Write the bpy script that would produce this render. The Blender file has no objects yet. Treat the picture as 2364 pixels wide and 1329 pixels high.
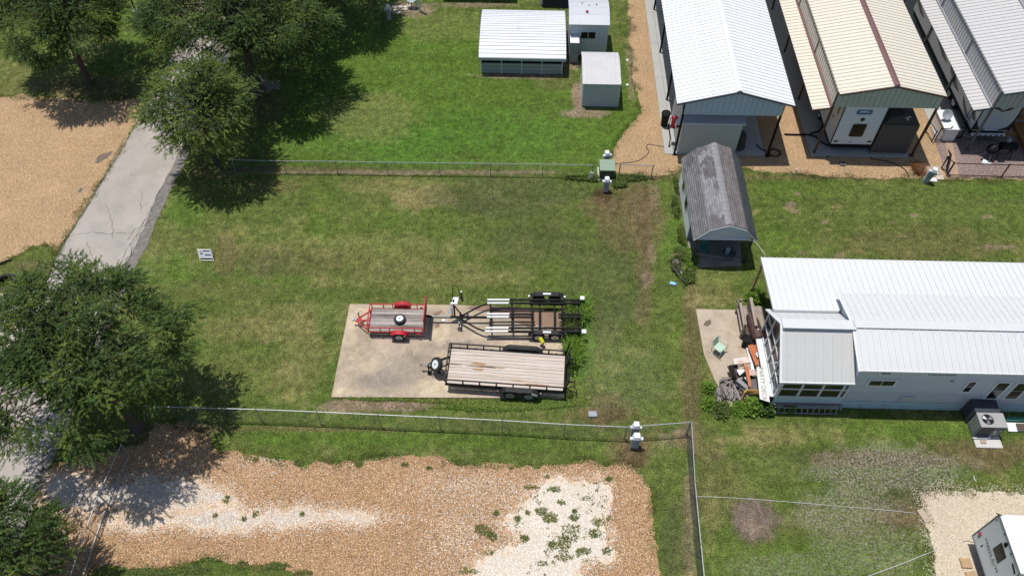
import bpy, bmesh, math, random
import numpy as np
from mathutils import Vector, Matrix
random.seed(7); rng=np.random.default_rng(7)
S=bpy.context.scene; C=bpy.context.collection
# ------------------------------------------------------------ camera
F_,PITCH,YAW,ROLL,CH=1853.0,math.radians(52.78),math.radians(1.08),math.radians(.38),33.5
CX,CY=1182.0,664.5
_cp,_sp=math.cos(PITCH),math.sin(PITCH)
_r=Vector((1,0,0));_u=Vector((0,_sp,_cp));_f=Vector((0,_cp,-_sp))
_c,_s=math.cos(ROLL),math.sin(ROLL)
_r,_u=_c*_r+_s*_u,-_s*_r+_c*_u
_Z=Matrix.Rotation(YAW,3,'Z'); _r=_Z@_r;_u=_Z@_u;_f=_Z@_f
cam=bpy.data.cameras.new('camera');co=bpy.data.objects.new('camera',cam);C.objects.link(co)
cam.sensor_width=36;cam.lens=F_/2364*36;cam.clip_start=.5;cam.clip_end=2000
mw=Matrix((( _r.x,_u.x,-_f.x,0),(_r.y,_u.y,-_f.y,0),(_r.z,_u.z,-_f.z,CH),(0,0,0,1)));co.matrix_world=mw
S.camera=co
# ------------------------------------------------------------ light
w=bpy.data.worlds.new('World');S.world=w;w.use_nodes=True
nt=w.node_tree;sk=nt.nodes.new('ShaderNodeTexSky');sk.sky_type='NISHITA';sk.sun_disc=False
SUN=Vector((-.17,.13,1)).normalized()
sk.sun_elevation=math.asin(SUN.z);sk.sun_rotation=math.atan2(SUN.x,SUN.y)
bg=nt.nodes['Background'];nt.links.new(sk.outputs[0],bg.inputs[0]);bg.inputs[1].default_value=.095
sl=bpy.data.lights.new('sun','SUN');sl.energy=4.2;sl.angle=math.radians(.5);sl.color=(1,.965,.91)
so=bpy.data.objects.new('sun',sl);C.objects.link(so);so.rotation_euler=SUN.to_track_quat('Z','Y').to_euler()
S.view_settings.view_transform='Standard';S.view_settings.look='None';S.view_settings.exposure=0;S.view_settings.gamma=1
S.view_settings.use_curve_mapping=False
# ------------------------------------------------------------ where things stand (photograph pixels of 2364x1329 -> metres)
def _ray(u,v): return _r*(u-CX)-_u*(v-CY)+_f*F_
def P(u,v,z=0.):
    d=_ray(u,v);return Vector((0,0,CH))+d*((z-CH)/d.z)
def PY(u,v,y):
    d=_ray(u,v);return Vector((0,0,CH))+d*(y/d.y)
def PX(u,v,x):
    d=_ray(u,v);return Vector((0,0,CH))+d*(x/d.x)
def poly(pts,z=0.): return [P(u,v,z) for u,v in pts]
def toPix(x,y):
    qx,qy,qz=x,y,-CH
    a=_r.x*qx+_r.y*qy+_r.z*qz;b=_u.x*qx+_u.y*qy+_u.z*qz;c=_f.x*qx+_f.y*qy+_f.z*qz
    return CX+F_*a/c,CY-F_*b/c
# ------------------------------------------------------------ mesh helper
class MB:
    def __init__(s): s.v=[];s.f=[]
    def face(s,pts):
        n=len(s.v);s.v+=[tuple(p) for p in pts];s.f.append(tuple(range(n,n+len(pts))));return s
    def hexa(s,p):   # 8 points: bottom 4 ccw, top 4 ccw
        n=len(s.v);s.v+=[tuple(q) for q in p]
        for f in ((3,2,1,0),(4,5,6,7),(0,1,5,4),(1,2,6,5),(2,3,7,6),(3,0,4,7)): s.f.append(tuple(n+i for i in f))
        return s
    def box(s,c,d,rz=0.):
        c=Vector(c);R=Matrix.Rotation(rz,3,'Z');x,y,z=d[0]/2,d[1]/2,d[2]/2
        return s.hexa([c+R@Vector(q) for q in ((-x,-y,-z),(x,-y,-z),(x,y,-z),(-x,y,-z),(-x,-y,z),(x,-y,z),(x,y,z),(-x,y,z))])
    def b2(s,lo,hi):
        return s.box([(a+b)/2 for a,b in zip(lo,hi)],[abs(b-a) for a,b in zip(lo,hi)])
    def bar(s,p,q,w,h=None,up=(0,0,1)):
        h=h or w;p=Vector(p);q=Vector(q);d=(q-p).normalized();up=Vector(up)
        if abs(d.dot(up))>.98: up=Vector((0,1,0))
        x=d.cross(up).normalized();y=x.cross(d).normalized();x*=w/2;y*=h/2
        return s.hexa([p-x-y,p+x-y,q+x-y,q-x-y,p-x+y,p+x+y,q+x+y,q-x+y])
    def prism(s,pts,z0,z1):
        n=len(pts);k=len(s.v)
        s.v+=[(p[0],p[1],z0) for p in pts]+[(p[0],p[1],z1) for p in pts]
        s.f.append(tuple(k+i for i in range(n))[::-1]);s.f.append(tuple(k+n+i for i in range(n)))
        for i in range(n): j=(i+1)%n;s.f.append((k+i,k+j,k+n+j,k+n+i))
        return s
    def ext(s,pts,d):   # arbitrary planar polygon extruded along d
        d=Vector(d);n=len(pts);k=len(s.v);pts=[Vector(p) for p in pts]
        s.v+=[tuple(p) for p in pts]+[tuple(p+d) for p in pts]
        s.f.append(tuple(k+i for i in range(n))[::-1]);s.f.append(tuple(k+n+i for i in range(n)))
        for i in range(n): j=(i+1)%n;s.f.append((k+i,k+j,k+n+j,k+n+i))
        return s
    def rings(s,cs,caps=True):   # list of rings (same count)
        m=len(cs[0]);k=len(s.v)
        for c in cs: s.v+=[tuple(p) for p in c]
        for i in range(len(cs)-1):
            for j in range(m):
                a=k+i*m+j;b=k+i*m+(j+1)%m;s.f.append((a,b,b+m,a+m))
        if caps: s.f.append(tuple(k+j for j in range(m))[::-1]);s.f.append(tuple(k+(len(cs)-1)*m+j for j in range(m)))
        return s
    def tube(s,pts,r,n=6,caps=True):
        pts=[Vector(p) for p in pts];cs=[];rr=[float(q) for q in (r if isinstance(r,(list,tuple)) else [r]*len(pts))]
        for i,p in enumerate(pts):
            d=(pts[min(i+1,len(pts)-1)]-pts[max(i-1,0)]).normalized()
            up=Vector((0,0,1)) if abs(d.z)<.95 else Vector((0,1,0))
            x=d.cross(up).normalized();y=x.cross(d).normalized()
            cs.append([p+rr[i]*(x*math.cos(2*math.pi*k/n)+y*math.sin(2*math.pi*k/n)) for k in range(n)])
        return s.rings(cs,caps)
    def cyl(s,p,q,r,n=12): return s.tube([p,q],r,n)
    def lathe(s,prof,n=16,c=(0,0,0),axis='Z'):  # prof of (r,h)
        cs=[];c=Vector(c)
        for r,h in prof:
            ring=[]
            for k in range(n):
                a=2*math.pi*k/n;q=Vector((r*math.cos(a),r*math.sin(a),h))
                if axis=='Y': q=Vector((q.x,-q.z,q.y))
                if axis=='X': q=Vector((q.z,q.y,-q.x))
                ring.append(c+q)
            cs.append(ring)
        return s.rings(cs,prof[0][0]>1e-4 or True)
    def xf(s,M,start=0):
        s.v[start:]=[tuple(M@Vector(p)) for p in s.v[start:]];return s
    def mesh(s,name,mat,smooth=False):
        me=bpy.data.meshes.new(name);me.from_pydata(s.v,[],s.f);me.materials.append(mat)
        bm=bmesh.new();bm.from_mesh(me);bmesh.ops.recalc_face_normals(bm,faces=bm.faces);bm.to_mesh(me);bm.free()
        if smooth:
            me.shade_smooth()
            try: me.set_sharp_from_angle(angle=math.radians(40))
            except Exception: pass
        return me
    def build(s,name,mat,parent=None,world=True,smooth=False,bevel=0,label=None):
        if parent is not None and world:
            Mi=parent['_m'] if False else ROOTM.get(parent.name,Matrix.Identity(4)).inverted(); s.xf(Mi)
        me=s.mesh(name,mat,smooth)
        if bevel:
            bm=bmesh.new();bm.from_mesh(me);bmesh.ops.remove_doubles(bm,verts=bm.verts,dist=1e-5)
            bmesh.ops.bevel(bm,geom=[e for e in bm.edges],offset=bevel,segments=1,affect='EDGES',clamp_overlap=True);bm.to_mesh(me);bm.free()
        o=bpy.data.objects.new(name,me);C.objects.link(o)
        if parent is not None: o.parent=parent
        if label: o['label']=label
        return o
ROOTM={}
def thing(name,label,cat,loc=(0,0,0),rz=0.,group=None):
    o=bpy.data.objects.new(name,None);C.objects.link(o);o.empty_display_size=.2
    o.location=loc;o.rotation_euler=(0,0,rz)
    ROOTM[o.name]=Matrix.Translation(Vector(loc))@Matrix.Rotation(rz,4,'Z')
    return tag(o,label,cat,group)
def tag(o,label,cat,group=None):
    o['label']=label;o['category']=cat
    if group:o['group']=group
    return o
def sub(o): ROOTM[o.name]=ROOTM.get(o.parent.name,Matrix.Identity(4)) if o.parent else Matrix.Identity(4);return o
def inst(src,parent,loc=(0,0,0),rot=(0,0,0),name=None,scale=None):
    o=bpy.data.objects.new(name or src.name.split('.')[0],src.data);C.objects.link(o);o.parent=parent;o.location=loc;o.rotation_euler=rot
    if scale:o.scale=scale
    return o
def copytree(o,parent=None,**kw):
    c=o.copy();C.objects.link(c);c.parent=parent
    for ch in list(o.children): copytree(ch,c)
    for k,v in kw.items(): c[k]=v
    return c
def structure(name,mb,mat,**k):
    o=mb.build(name,mat,**k);o['kind']='structure';return o
# ------------------------------------------------------------ noise on arrays
def _h(i,j,s):
    n=(i*374761393+j*668265263+s*1442695041)&0xffffffff
    n=((n^(n>>13))*1274126177)&0xffffffff;return ((n^(n>>16))&0xffff)/65535.
def vnoise(x,y,s=0):
    xi=np.floor(x).astype(np.int64);yi=np.floor(y).astype(np.int64);fx=x-xi;fy=y-yi
    fx=fx*fx*(3-2*fx);fy=fy*fy*(3-2*fy)
    return (_h(xi,yi,s)*(1-fx)+_h(xi+1,yi,s)*fx)*(1-fy)+(_h(xi,yi+1,s)*(1-fx)+_h(xi+1,yi+1,s)*fx)*fy
def fbm(x,y,s=0,o=4):
    t=0;a=.5;n=0
    for k in range(o): t=t+a*vnoise(x*2**k,y*2**k,s+k*17);n+=a;a*=.55
    return t/n
# ------------------------------------------------------------ materials
_mats={}
def M(name,base,rough=.75,metal=0.,var=.12,scale=3.,bump=0.,bscale=60.,stain=None,stamt=.0,sscale=1.5,stretch=(1,1,1),spec=.5,coord='Object'):
    if name in _mats:return _mats[name]
    m=bpy.data.materials.new(name);m.use_nodes=True;n=m.node_tree.nodes;l=m.node_tree.links
    b=n['Principled BSDF'];b.inputs['Roughness'].default_value=rough;b.inputs['Metallic'].default_value=metal
    b.inputs['Specular IOR Level'].default_value=spec
    tc=n.new('ShaderNodeTexCoord');mp=n.new('ShaderNodeMapping');mp.inputs['Scale'].default_value=stretch;l.new(tc.outputs[coord],mp.inputs[0])
    no=n.new('ShaderNodeTexNoise');no.inputs['Scale'].default_value=scale;no.inputs['Detail'].default_value=6;no.inputs['Roughness'].default_value=.65
    l.new(mp.outputs[0],no.inputs[0])
    rm=n.new('ShaderNodeMapRange');rm.inputs[1].default_value=.3;rm.inputs[2].default_value=.7;rm.inputs[3].default_value=1-var;rm.inputs[4].default_value=1+var
    l.new(no.outputs[0],rm.inputs[0])
    mx=n.new('ShaderNodeVectorMath');mx.operation='SCALE';mx.inputs[0].default_value=base[:3];l.new(rm.outputs[0],mx.inputs['Scale'])
    out=mx.outputs[0]
    if stain:
        n2=n.new('ShaderNodeTexNoise');n2.inputs['Scale'].default_value=sscale;n2.inputs['Detail'].default_value=8;n2.inputs['Roughness'].default_value=.7;l.new(mp.outputs[0],n2.inputs[0])
        r2=n.new('ShaderNodeMapRange');r2.inputs[1].default_value=.62-.3*stamt;r2.inputs[2].default_value=.75-.15*stamt;l.new(n2.outputs[0],r2.inputs[0])
        r2.inputs[4].default_value=min(1,.55+.5*stamt)
        m3=n.new('ShaderNodeMix');m3.data_type='RGBA';l.new(r2.outputs[0],m3.inputs[0]);l.new(out,m3.inputs[6]);m3.inputs[7].default_value=(*stain[:3],1);out=m3.outputs[2]
    l.new(out,b.inputs['Base Color'])
    if bump:
        n4=n.new('ShaderNodeTexNoise');n4.inputs['Scale'].default_value=bscale;n4.inputs['Detail'].default_value=4;l.new(mp.outputs[0],n4.inputs[0])
        bp=n.new('ShaderNodeBump');bp.inputs['Strength'].default_value=bump;bp.inputs['Distance'].default_value=.02;l.new(n4.outputs[0],bp.inputs['Height']);l.new(bp.outputs[0],b.inputs['Normal'])
    _mats[name]=m;return m
def Mv(name,rough=.9,fine=.35,fscale=45.,fscale2=9.,bump=.6,trans=0.,spec=.2,f2=.22,bdist=.05):
    """vertex colour 'col' times fine noise"""
    m=bpy.data.materials.new(name);m.use_nodes=True;n=m.node_tree.nodes;l=m.node_tree.links
    b=n['Principled BSDF'];b.inputs['Roughness'].default_value=rough;b.inputs['Specular IOR Level'].default_value=spec
    at=n.new('ShaderNodeAttribute');at.attribute_name='col';out=at.outputs['Color']
    if fine:
        tc=n.new('ShaderNodeTexCoord')
        def nz(sc,lo,hi,d=5):
            q=n.new('ShaderNodeTexNoise');q.inputs['Scale'].default_value=sc;q.inputs['Detail'].default_value=d;q.inputs['Roughness'].default_value=.7;l.new(tc.outputs['Object'],q.inputs[0])
            r=n.new('ShaderNodeMapRange');r.inputs[1].default_value=.36;r.inputs[2].default_value=.64;r.inputs[3].default_value=lo;r.inputs[4].default_value=hi;l.new(q.outputs[0],r.inputs[0]);return q,r
        q,r=nz(fscale,1-fine,1+fine);q2,r2=nz(fscale2,1-f2,1+f2)
        mu=n.new('ShaderNodeMath');mu.operation='MULTIPLY';l.new(r.outputs[0],mu.inputs[0]);l.new(r2.outputs[0],mu.inputs[1])
        sc=n.new('ShaderNodeVectorMath');sc.operation='SCALE';l.new(out,sc.inputs[0]);l.new(mu.outputs[0],sc.inputs['Scale']);out=sc.outputs[0]
        if bump:
            bp=n.new('ShaderNodeBump');bp.inputs['Strength'].default_value=bump;bp.inputs['Distance'].default_value=bdist;l.new(q.outputs[0],bp.inputs['Height']);l.new(bp.outputs[0],b.inputs['Normal'])
    l.new(out,b.inputs['Base Color'])
    if trans:
        t=n.new('ShaderNodeBsdfTranslucent');l.new(out,t.inputs[0]);mxs=n.new('ShaderNodeMixShader');mxs.inputs[0].default_value=trans
        l.new(b.outputs[0],mxs.inputs[1]);l.new(t.outputs[0],mxs.inputs[2]);l.new(mxs.outputs[0],n['Material Output'].inputs[0])
    return m
def npmesh(name,V,Fc,mat,col=None,parent=None,kind=None,smooth=False,nv=3):
    """V (n,3), Fc (m,k) arrays, col (n,3) per-vertex"""
    me=bpy.data.meshes.new(name);V=np.ascontiguousarray(V,dtype=np.float32);Fc=np.ascontiguousarray(Fc,dtype=np.int32);k=Fc.shape[1]
    me.vertices.add(len(V));me.vertices.foreach_set('co',V.ravel())
    me.loops.add(Fc.size);me.loops.foreach_set('vertex_index',Fc.ravel())
    me.polygons.add(len(Fc));me.polygons.foreach_set('loop_start',np.arange(0,Fc.size,k,dtype=np.int32))
    me.update(calc_edges=True)
    if smooth: me.shade_smooth()
    if col is not None:
        a=me.color_attributes.new('col','FLOAT_COLOR','POINT');c4=np.ones((len(V),4),dtype=np.float32);c4[:,:3]=col;a.data.foreach_set('color',c4.ravel())
    me.materials.append(mat);o=bpy.data.objects.new(name,me);C.objects.link(o)
    if parent is not None:
        o.parent=parent
    if kind:o['kind']=kind
    return o
WHITE=M('white_metal_paint',(.73,.74,.75),.45,var=.03,scale=1.2,stain=(.5,.48,.44),stamt=.12,sscale=.9)
BLACK=M('black_steel_paint',(.009,.009,.010),.6,var=.3,stain=(.04,.028,.02),stamt=.2,sscale=6,bump=.05,spec=.15)
STEEL=M('galvanised_steel',(.42,.44,.46),.38,.7,var=.12,scale=12)
GREYPL=M('grey_plastic',(.3,.33,.36),.55,var=.08)
GLASS=M('dark_window_glass',(.010,.012,.014),.15,var=.3,scale=.8,spec=.25)
TYRE=M('tyre_rubber',(.018,.018,.018),.8,var=.2,scale=20,bump=.2)
RIM=M('white_wheel_rim',(.72,.73,.74),.35,var=.06,scale=10)
RUST=M('rusty_steel',(.09,.045,.03),.8,var=.35,scale=6,bump=.2)
# ============================================================ THE GROUND
G_MUD=np.array((.165,.125,.100));G_BRI=np.array((.080,.140,.018));G_OLI=np.array((.098,.126,.028));G_YEL=np.array((.225,.190,.080));G_BRO=np.array((.135,.100,.050))
G_DKW=np.array((.070,.078,.030));G_WHI=np.array((.29,.262,.215));G_LUS=np.array((.070,.152,.018));G_DIR=np.array((.25,.18,.13));G_WET=np.array((.060,.034,.016))
def inpoly(u,v,pl):
    ins=np.zeros(u.shape,bool);n=len(pl);j=n-1
    for i in range(n):
        xi,yi=pl[i];xj,yj=pl[j]
        if yi!=yj:
            c=((yi>v)!=(yj>v))&(u<(xj-xi)*(v-yi)/(yj-yi)+xi);ins^=c
        j=i
    return ins
LOT=[(415,388),(1512,405),(1583,985),(160,945)]
# u,v,ru,rv,colour,strength
BL=[(960,190,420,190,G_BRI,.95),(1130,320,330,70,G_LUS,.55),(1385,300,110,150,G_BRI,.8),(830,330,260,70,G_LUS,.5),(850,270,130,60,G_YEL,.35),(700,380,200,25,G_BRI,.6),
 (60,180,160,60,G_YEL,.3),(230,80,160,90,G_BRI,.6),(200,110,60,40,G_YEL,.35),(1020,60,120,40,G_YEL,.25),
 (980,455,90,28,G_YEL,.75),(930,430,160,20,G_YEL,.45),(1130,450,150,45,G_DKW,.6),(1290,440,90,30,G_DKW,.4),(1230,530,160,60,G_OLI,.5),(1450,500,90,90,G_BRO,.65),
 (1490,600,22,160,G_BRO,.75),(1485,470,30,60,G_BRO,.7),(1392,452,26,22,G_WET,.9),(1385,480,60,30,G_BRO,.5),(1400,660,110,120,G_DKW,.45),(1400,840,60,130,G_WHI,.10),(1460,880,80,80,G_WHI,.12),
 (1520,760,26,200,G_OLI,.5),(1340,790,36,100,G_LUS,.6),(1335,730,26,40,G_LUS,.5),(560,470,130,50,G_OLI,.7),(650,600,170,40,G_BRO,.32),(470,670,180,26,G_BRO,.38),(390,630,60,60,G_LUS,.35),(580,700,200,40,G_OLI,.6),
 (700,740,170,50,G_YEL,.28),(560,760,140,40,G_YEL,.3),(520,860,180,60,G_YEL,.22),(700,830,60,110,G_YEL,.35),(760,740,30,60,G_LUS,.3),(420,500,60,50,G_LUS,.4),(520,560,200,50,G_YEL,.18),(880,580,200,50,G_YEL,.25),(980,640,240,30,G_YEL,.28),
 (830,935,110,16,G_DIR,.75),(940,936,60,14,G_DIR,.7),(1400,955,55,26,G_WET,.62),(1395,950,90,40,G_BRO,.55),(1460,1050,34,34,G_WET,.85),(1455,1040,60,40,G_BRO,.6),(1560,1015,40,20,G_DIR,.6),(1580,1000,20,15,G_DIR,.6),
 (900,1005,420,26,G_BRI,.55),(1180,1025,160,20,G_BRI,.5),(620,1000,60,26,G_BRI,.4),(1200,932,170,14,G_BRI,.5),(960,990,300,8,G_BRO,.3),
 (1550,1120,40,110,G_OLI,.6),(1592,1200,16,150,G_DIR,.55),(1560,1250,36,90,G_DKW,.6),(1500,1250,12,90,G_LUS,.5),(1598,850,26,240,G_BRO,.65),(1620,1030,60,50,G_BRO,.3),
 (1640,640,60,60,G_YEL,.4),(1660,690,70,16,G_YEL,.4),(2080,480,330,80,G_OLI,.65),(1850,430,120,30,G_BRI,.5),(2150,560,220,40,G_BRO,.35),(1800,560,60,40,G_BRI,.4),(2300,440,120,20,G_BRI,.5),
 (2200,990,200,22,G_BRI,.65),(1850,970,120,20,G_OLI,.5),(2250,1035,140,22,G_BRO,.6),(1900,1060,140,30,G_DKW,.4),(2050,1085,190,60,G_WHI,.55),(1950,1180,130,70,G_WHI,.5),(2110,1120,70,60,G_DKW,.4),(2180,1095,60,22,G_BRI,.7),
 (1760,1100,110,60,G_OLI,.6),(2000,1260,160,70,G_WHI,.34),(2080,1180,80,50,G_BRO,.5),(2100,1300,90,50,G_BRI,.35),(1680,1260,80,80,G_OLI,.4),(1830,1310,160,40,G_WHI,.3),
 (1742,1200,60,52,G_MUD,.97),(1738,1215,30,24,G_DIR,.3),(60,610,110,60,G_OLI,.8),(80,630,70,30,G_BRO,.5),(1280,180,60,30,G_BRO,.4),(1336,225,16,40,G_DIR,.95),(1350,262,60,10,G_DIR,.75),(1200,175,110,8,G_DIR,.8),(1320,152,20,12,G_DIR,.8),
 (1458,120,10,120,G_DIR,.6),(1090,12,90,7,G_DIR,.7),(950,22,60,18,G_DIR,.75),(200,200,120,24,G_BRO,.6),(280,225,60,14,G_WET,.5),(600,240,60,50,G_BRO,.55),(450,300,60,60,G_BRO,.35),(480,400,60,20,G_BRO,.5),
 (940,398,400,6,G_DIR,.7),(700,390,200,7,G_BRO,.6),(1420,412,90,8,G_BRO,.5),(350,1010,120,30,G_BRO,.7),(430,990,60,20,G_DIR,.5),(1580,440,26,50,G_DIR,.35),(1560,560,30,80,G_LUS,.45),(1690,640,120,30,G_BRI,.3),(1780,410,500,8,G_BRO,.5),(370,560,26,120,G_YEL,.2)]+[(1840,447,9,4,G_DIR,.8),(1825,475,15,9,G_DIR,.7),(1835,487,9,5,G_DIR,.7),(1745,487,8,6,G_YEL,.8),(1905,512,9,4,G_DIR,.6),(1915,530,12,4,G_YEL,.7),(2110,497,10,4,G_DIR,.6),(1932,478,14,5,G_YEL,.7),(2275,500,16,4,G_DIR,.6),(2300,570,44,6,G_DIR,.6),(1855,583,16,4,G_DIR,.5),(1935,592,14,7,G_DIR,.55),(2085,545,12,4,G_YEL,.7),(2060,515,14,4,G_YEL,.6),(1990,600,20,5,G_YEL,.5),(1495,640,14,26,G_DIR,.5),(1505,585,10,30,G_DIR,.4),(1510,450,14,40,G_DIR,.3),(1980,1058,120,22,G_BRO,.75),(2120,1062,110,20,G_BRO,.7),(2290,1060,90,30,G_BRO,.7),(2060,1110,190,70,G_DKW,.45),(2090,1195,60,24,G_BRO,.7),(1840,1000,140,24,G_YEL,.3),(1650,1130,60,90,G_BRO,.35),(1640,1180,20,90,G_YEL,.35),(1770,1010,80,20,G_YEL,.35),(1925,1200,180,60,G_BRO,.25),(615,790,7,5,G_DIR,.7),(585,855,7,4,G_DIR,.5),(640,990,300,7,G_BRO,.5),(1500,860,20,60,G_WHI,.12),(1240,560,120,50,G_DKW,.45),(1180,480,150,30,G_DKW,.4),(620,430,80,20,G_BRO,.35),(520,600,30,60,G_BRO,.4),(610,610,60,30,G_DKW,.4)]
def lawncol(x,y,speck=True):
    u,v=toPix(x,y)
    n1=fbm(x*.35,y*.35,3);n2=fbm(x*1.3,y*1.3,9);n3=fbm(x*4.5,y*4.5,21,3)
    global DEAD
    DEAD=np.zeros(x.shape);c=np.empty(x.shape+(3,));c[:]=G_OLI
    t=np.clip((n1-.5)*3+.2,0,1)[...,None];c=c*(1-t*.5)+G_BRI*t*.5
    t=np.clip((n2-.56)*5,0,1)[...,None];c=c*(1-t*.35)+G_YEL*t*.35
    wob=1+1.5*(n2-.5)+.9*(n3-.5)
    for bu,bv,ru,rv,col,st in BL:
        d=((u-bu)/ru)**2+((v-bv)/rv)**2
        k=d<5
        if not k.any():continue
        g=np.clip(1.35-d[k]/wob[k],0,1);g=g*g*(3-2*g)*st
        if col is G_WHI: DEAD[k]=np.maximum(DEAD[k],g);g=g*.0
        g=g[...,None];c[k]=c[k]*(1-g)+col*g
    f=(.56+.6*n3+.3*n2)*(.86+.28*fbm(x*.22,y*2.3,77,3))
    return c*f[...,None]
def grid(x0,x1,y0,y1,st):
    nx=int((x1-x0)/st)+1;ny=int((y1-y0)/st)+1
    X,Y=np.meshgrid(np.linspace(x0,x1,nx),np.linspace(y0,y1,ny));i=np.arange(nx*ny).reshape(ny,nx)
    return X.ravel(),Y.ravel(),np.stack([i[:-1,:-1],i[:-1,1:],i[1:,1:],i[1:,:-1]],-1).reshape(-1,4)
LAWN=Mv('lawn_soil_and_grass',fine=.62,fscale=15,fscale2=3.2,bump=1.,f2=.3)
def deadmix(m,sc=9):
    n=m.node_tree.nodes;l=m.node_tree.links;b=n['Principled BSDF'];src=b.inputs['Base Color'].links[0].from_socket
    a=n.new('ShaderNodeAttribute');a.attribute_name='dead';tc=n.new('ShaderNodeTexCoord');q=n.new('ShaderNodeTexNoise');q.inputs['Scale'].default_value=sc;q.inputs['Detail'].default_value=6;q.inputs['Roughness'].default_value=.8;l.new(tc.outputs['Object'],q.inputs[0])
    r=n.new('ShaderNodeMapRange');r.inputs[1].default_value=.49;r.inputs[2].default_value=.56;l.new(q.outputs[0],r.inputs[0])
    mu=n.new('ShaderNodeMath');mu.operation='MULTIPLY';mu.use_clamp=True;l.new(a.outputs['Fac'],mu.inputs[0]);l.new(r.outputs[0],mu.inputs[1])
    mx=n.new('ShaderNodeMix');mx.data_type='RGBA';l.new(mu.outputs[0],mx.inputs[0]);l.new(src,mx.inputs[6]);mx.inputs[7].default_value=(*G_WHI,1);l.new(mx.outputs[2],b.inputs['Base Color'])
deadmix(LAWN)
X,Y,Fq=grid(-46,44,6,62,.13)
_c0=lawncol(X,Y);_g=npmesh('ground',np.stack([X,Y,np.zeros_like(X)],1),Fq,LAWN,_c0,kind='structure')
_a=_g.data.attributes.new('dead','FLOAT','POINT');_a.data.foreach_set('value',np.clip(DEAD*1.7,0,1).astype(np.float32))
# the same lawn carries on to the horizon all round
far=MB();a0,b0,a1,b1=-46,6,44,62;L=900
for q in (((-L,-L),(L,-L),(L,b0),(-L,b0)),((-L,b1),(L,b1),(L,L),(-L,L)),((-L,b0),(a0,b0),(a0,b1),(-L,b1)),((a1,b0),(L,b0),(L,b1),(a1,b1))):
    far.face([(x,y,-.01) for x,y in q])
structure('terrain',far,M('distant_grass',(.075,.098,.026),.9,var=.3,scale=.25))
# ---- sheets with ragged outlines
def rag(pts,amp=.12,step=.1,seed=0,z=0.):
    W=[P(u,v) for u,v in pts];out=[]
    for i,p in enumerate(W):
        q=W[(i+1)%len(W)];n=max(1,int((q-p).length/step));d=(q-p).normalized() if (q-p).length>0 else Vector((1,0,0));nn=Vector((-d.y,d.x,0))
        for k in range(n):
            r=p.lerp(q,k/n);a=amp*(fbm(np.array([r.x*2.1]),np.array([r.y*2.1]),seed,4)[0]-.5)*3
            out.append(r+nn*a)
    return [(p.x,p.y,z) for p in out]
def sheet(name,pts,z,mat,amp=.12,seed=0,col=None):
    mb=MB();mb.face(rag(pts,amp,.1,seed,z));me=mb.mesh(name,mat)
    bm=bmesh.new();bm.from_mesh(me);bmesh.ops.triangulate(bm,faces=bm.faces);
    for f in bm.faces:
        if f.normal.z<0:f.normal_flip()
    bm.to_mesh(me);bm.free();o=bpy.data.objects.new(name,me);C.objects.link(o);o['kind']='structure';return o
def Mg(name,c1,c2,c3,sc=16,bump=.9,big=.16,dark=(.12,.08,.05),seed=0.,pale=None):
    """loose stones: cells of their own tone, with soil between them"""
    m=bpy.data.materials.new(name);m.use_nodes=True;n=m.node_tree.nodes;l=m.node_tree.links;b=n['Principled BSDF'];b.inputs['Roughness'].default_value=.85;b.inputs['Specular IOR Level'].default_value=.3
    tc=n.new('ShaderNodeTexCoord');vo=n.new('ShaderNodeTexVoronoi');vo.inputs['Scale'].default_value=sc;l.new(tc.outputs['Object'],vo.inputs['Vector'])
    sp=n.new('ShaderNodeSeparateColor');l.new(vo.outputs['Color'],sp.inputs[0])
    cr=n.new('ShaderNodeValToRGB');e=cr.color_ramp.elements;e[0].color=(*c1,1);e[1].color=(*c3,1);e[1].position=.95;q=e.new(.5);q.color=(*c2,1);l.new(sp.outputs[0],cr.inputs[0])
    no=n.new('ShaderNodeTexNoise');no.inputs['Scale'].default_value=.45;no.inputs['Detail'].default_value=7;no.inputs['Roughness'].default_value=.65;l.new(tc.outputs['Object'],no.inputs[0])
    r=n.new('ShaderNodeMapRange');r.inputs[1].default_value=.3;r.inputs[2].default_value=.7;r.inputs[3].default_value=1-big;r.inputs[4].default_value=1+big;l.new(no.outputs[0],r.inputs[0])
    sc_=n.new('ShaderNodeVectorMath');sc_.operation='SCALE';l.new(cr.outputs[0],sc_.inputs[0]);l.new(r.outputs[0],sc_.inputs['Scale'])
    md=n.new('ShaderNodeMapRange');md.inputs[1].default_value=.35;md.inputs[2].default_value=.75;l.new(vo.outputs['Distance'],md.inputs[0])
    mx=n.new('ShaderNodeMix');mx.data_type='RGBA';l.new(md.outputs[0],mx.inputs[0]);l.new(sc_.outputs[0],mx.inputs[6]);mx.inputs[7].default_value=(*dark,1)
    l.new(mx.outputs[2],b.inputs['Base Color'])
    bp=n.new('ShaderNodeBump');bp.invert=True;bp.inputs['Strength'].default_value=bump;bp.inputs['Distance'].default_value=.03;l.new(vo.outputs['Distance'],bp.inputs['Height']);l.new(bp.outputs[0],b.inputs['Normal'])
    return m
ORANGE=Mg('orange_pea_gravel',(.36,.185,.085),(.51,.295,.14),(.65,.45,.27),sc=30,bump=.8)
ORANGE2=Mg('tan_pea_gravel',(.41,.25,.12),(.55,.36,.19),(.66,.49,.30),sc=34,bump=.6,dark=(.17,.11,.065))
WHITEG=Mg('white_limestone_gravel',(.50,.42,.36),(.64,.58,.50),(.74,.70,.65),dark=(.30,.24,.19),sc=26)
CALICHE=Mg('cream_caliche',(.50,.42,.31),(.58,.50,.38),(.66,.59,.48),sc=22,bump=.35,big=.12,dark=(.42,.34,.25))
LIMEP=Mg('packed_white_limestone',(.58,.53,.45),(.66,.61,.53),(.74,.70,.62),sc=20,bump=.35,big=.08,dark=(.50,.44,.36))
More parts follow.
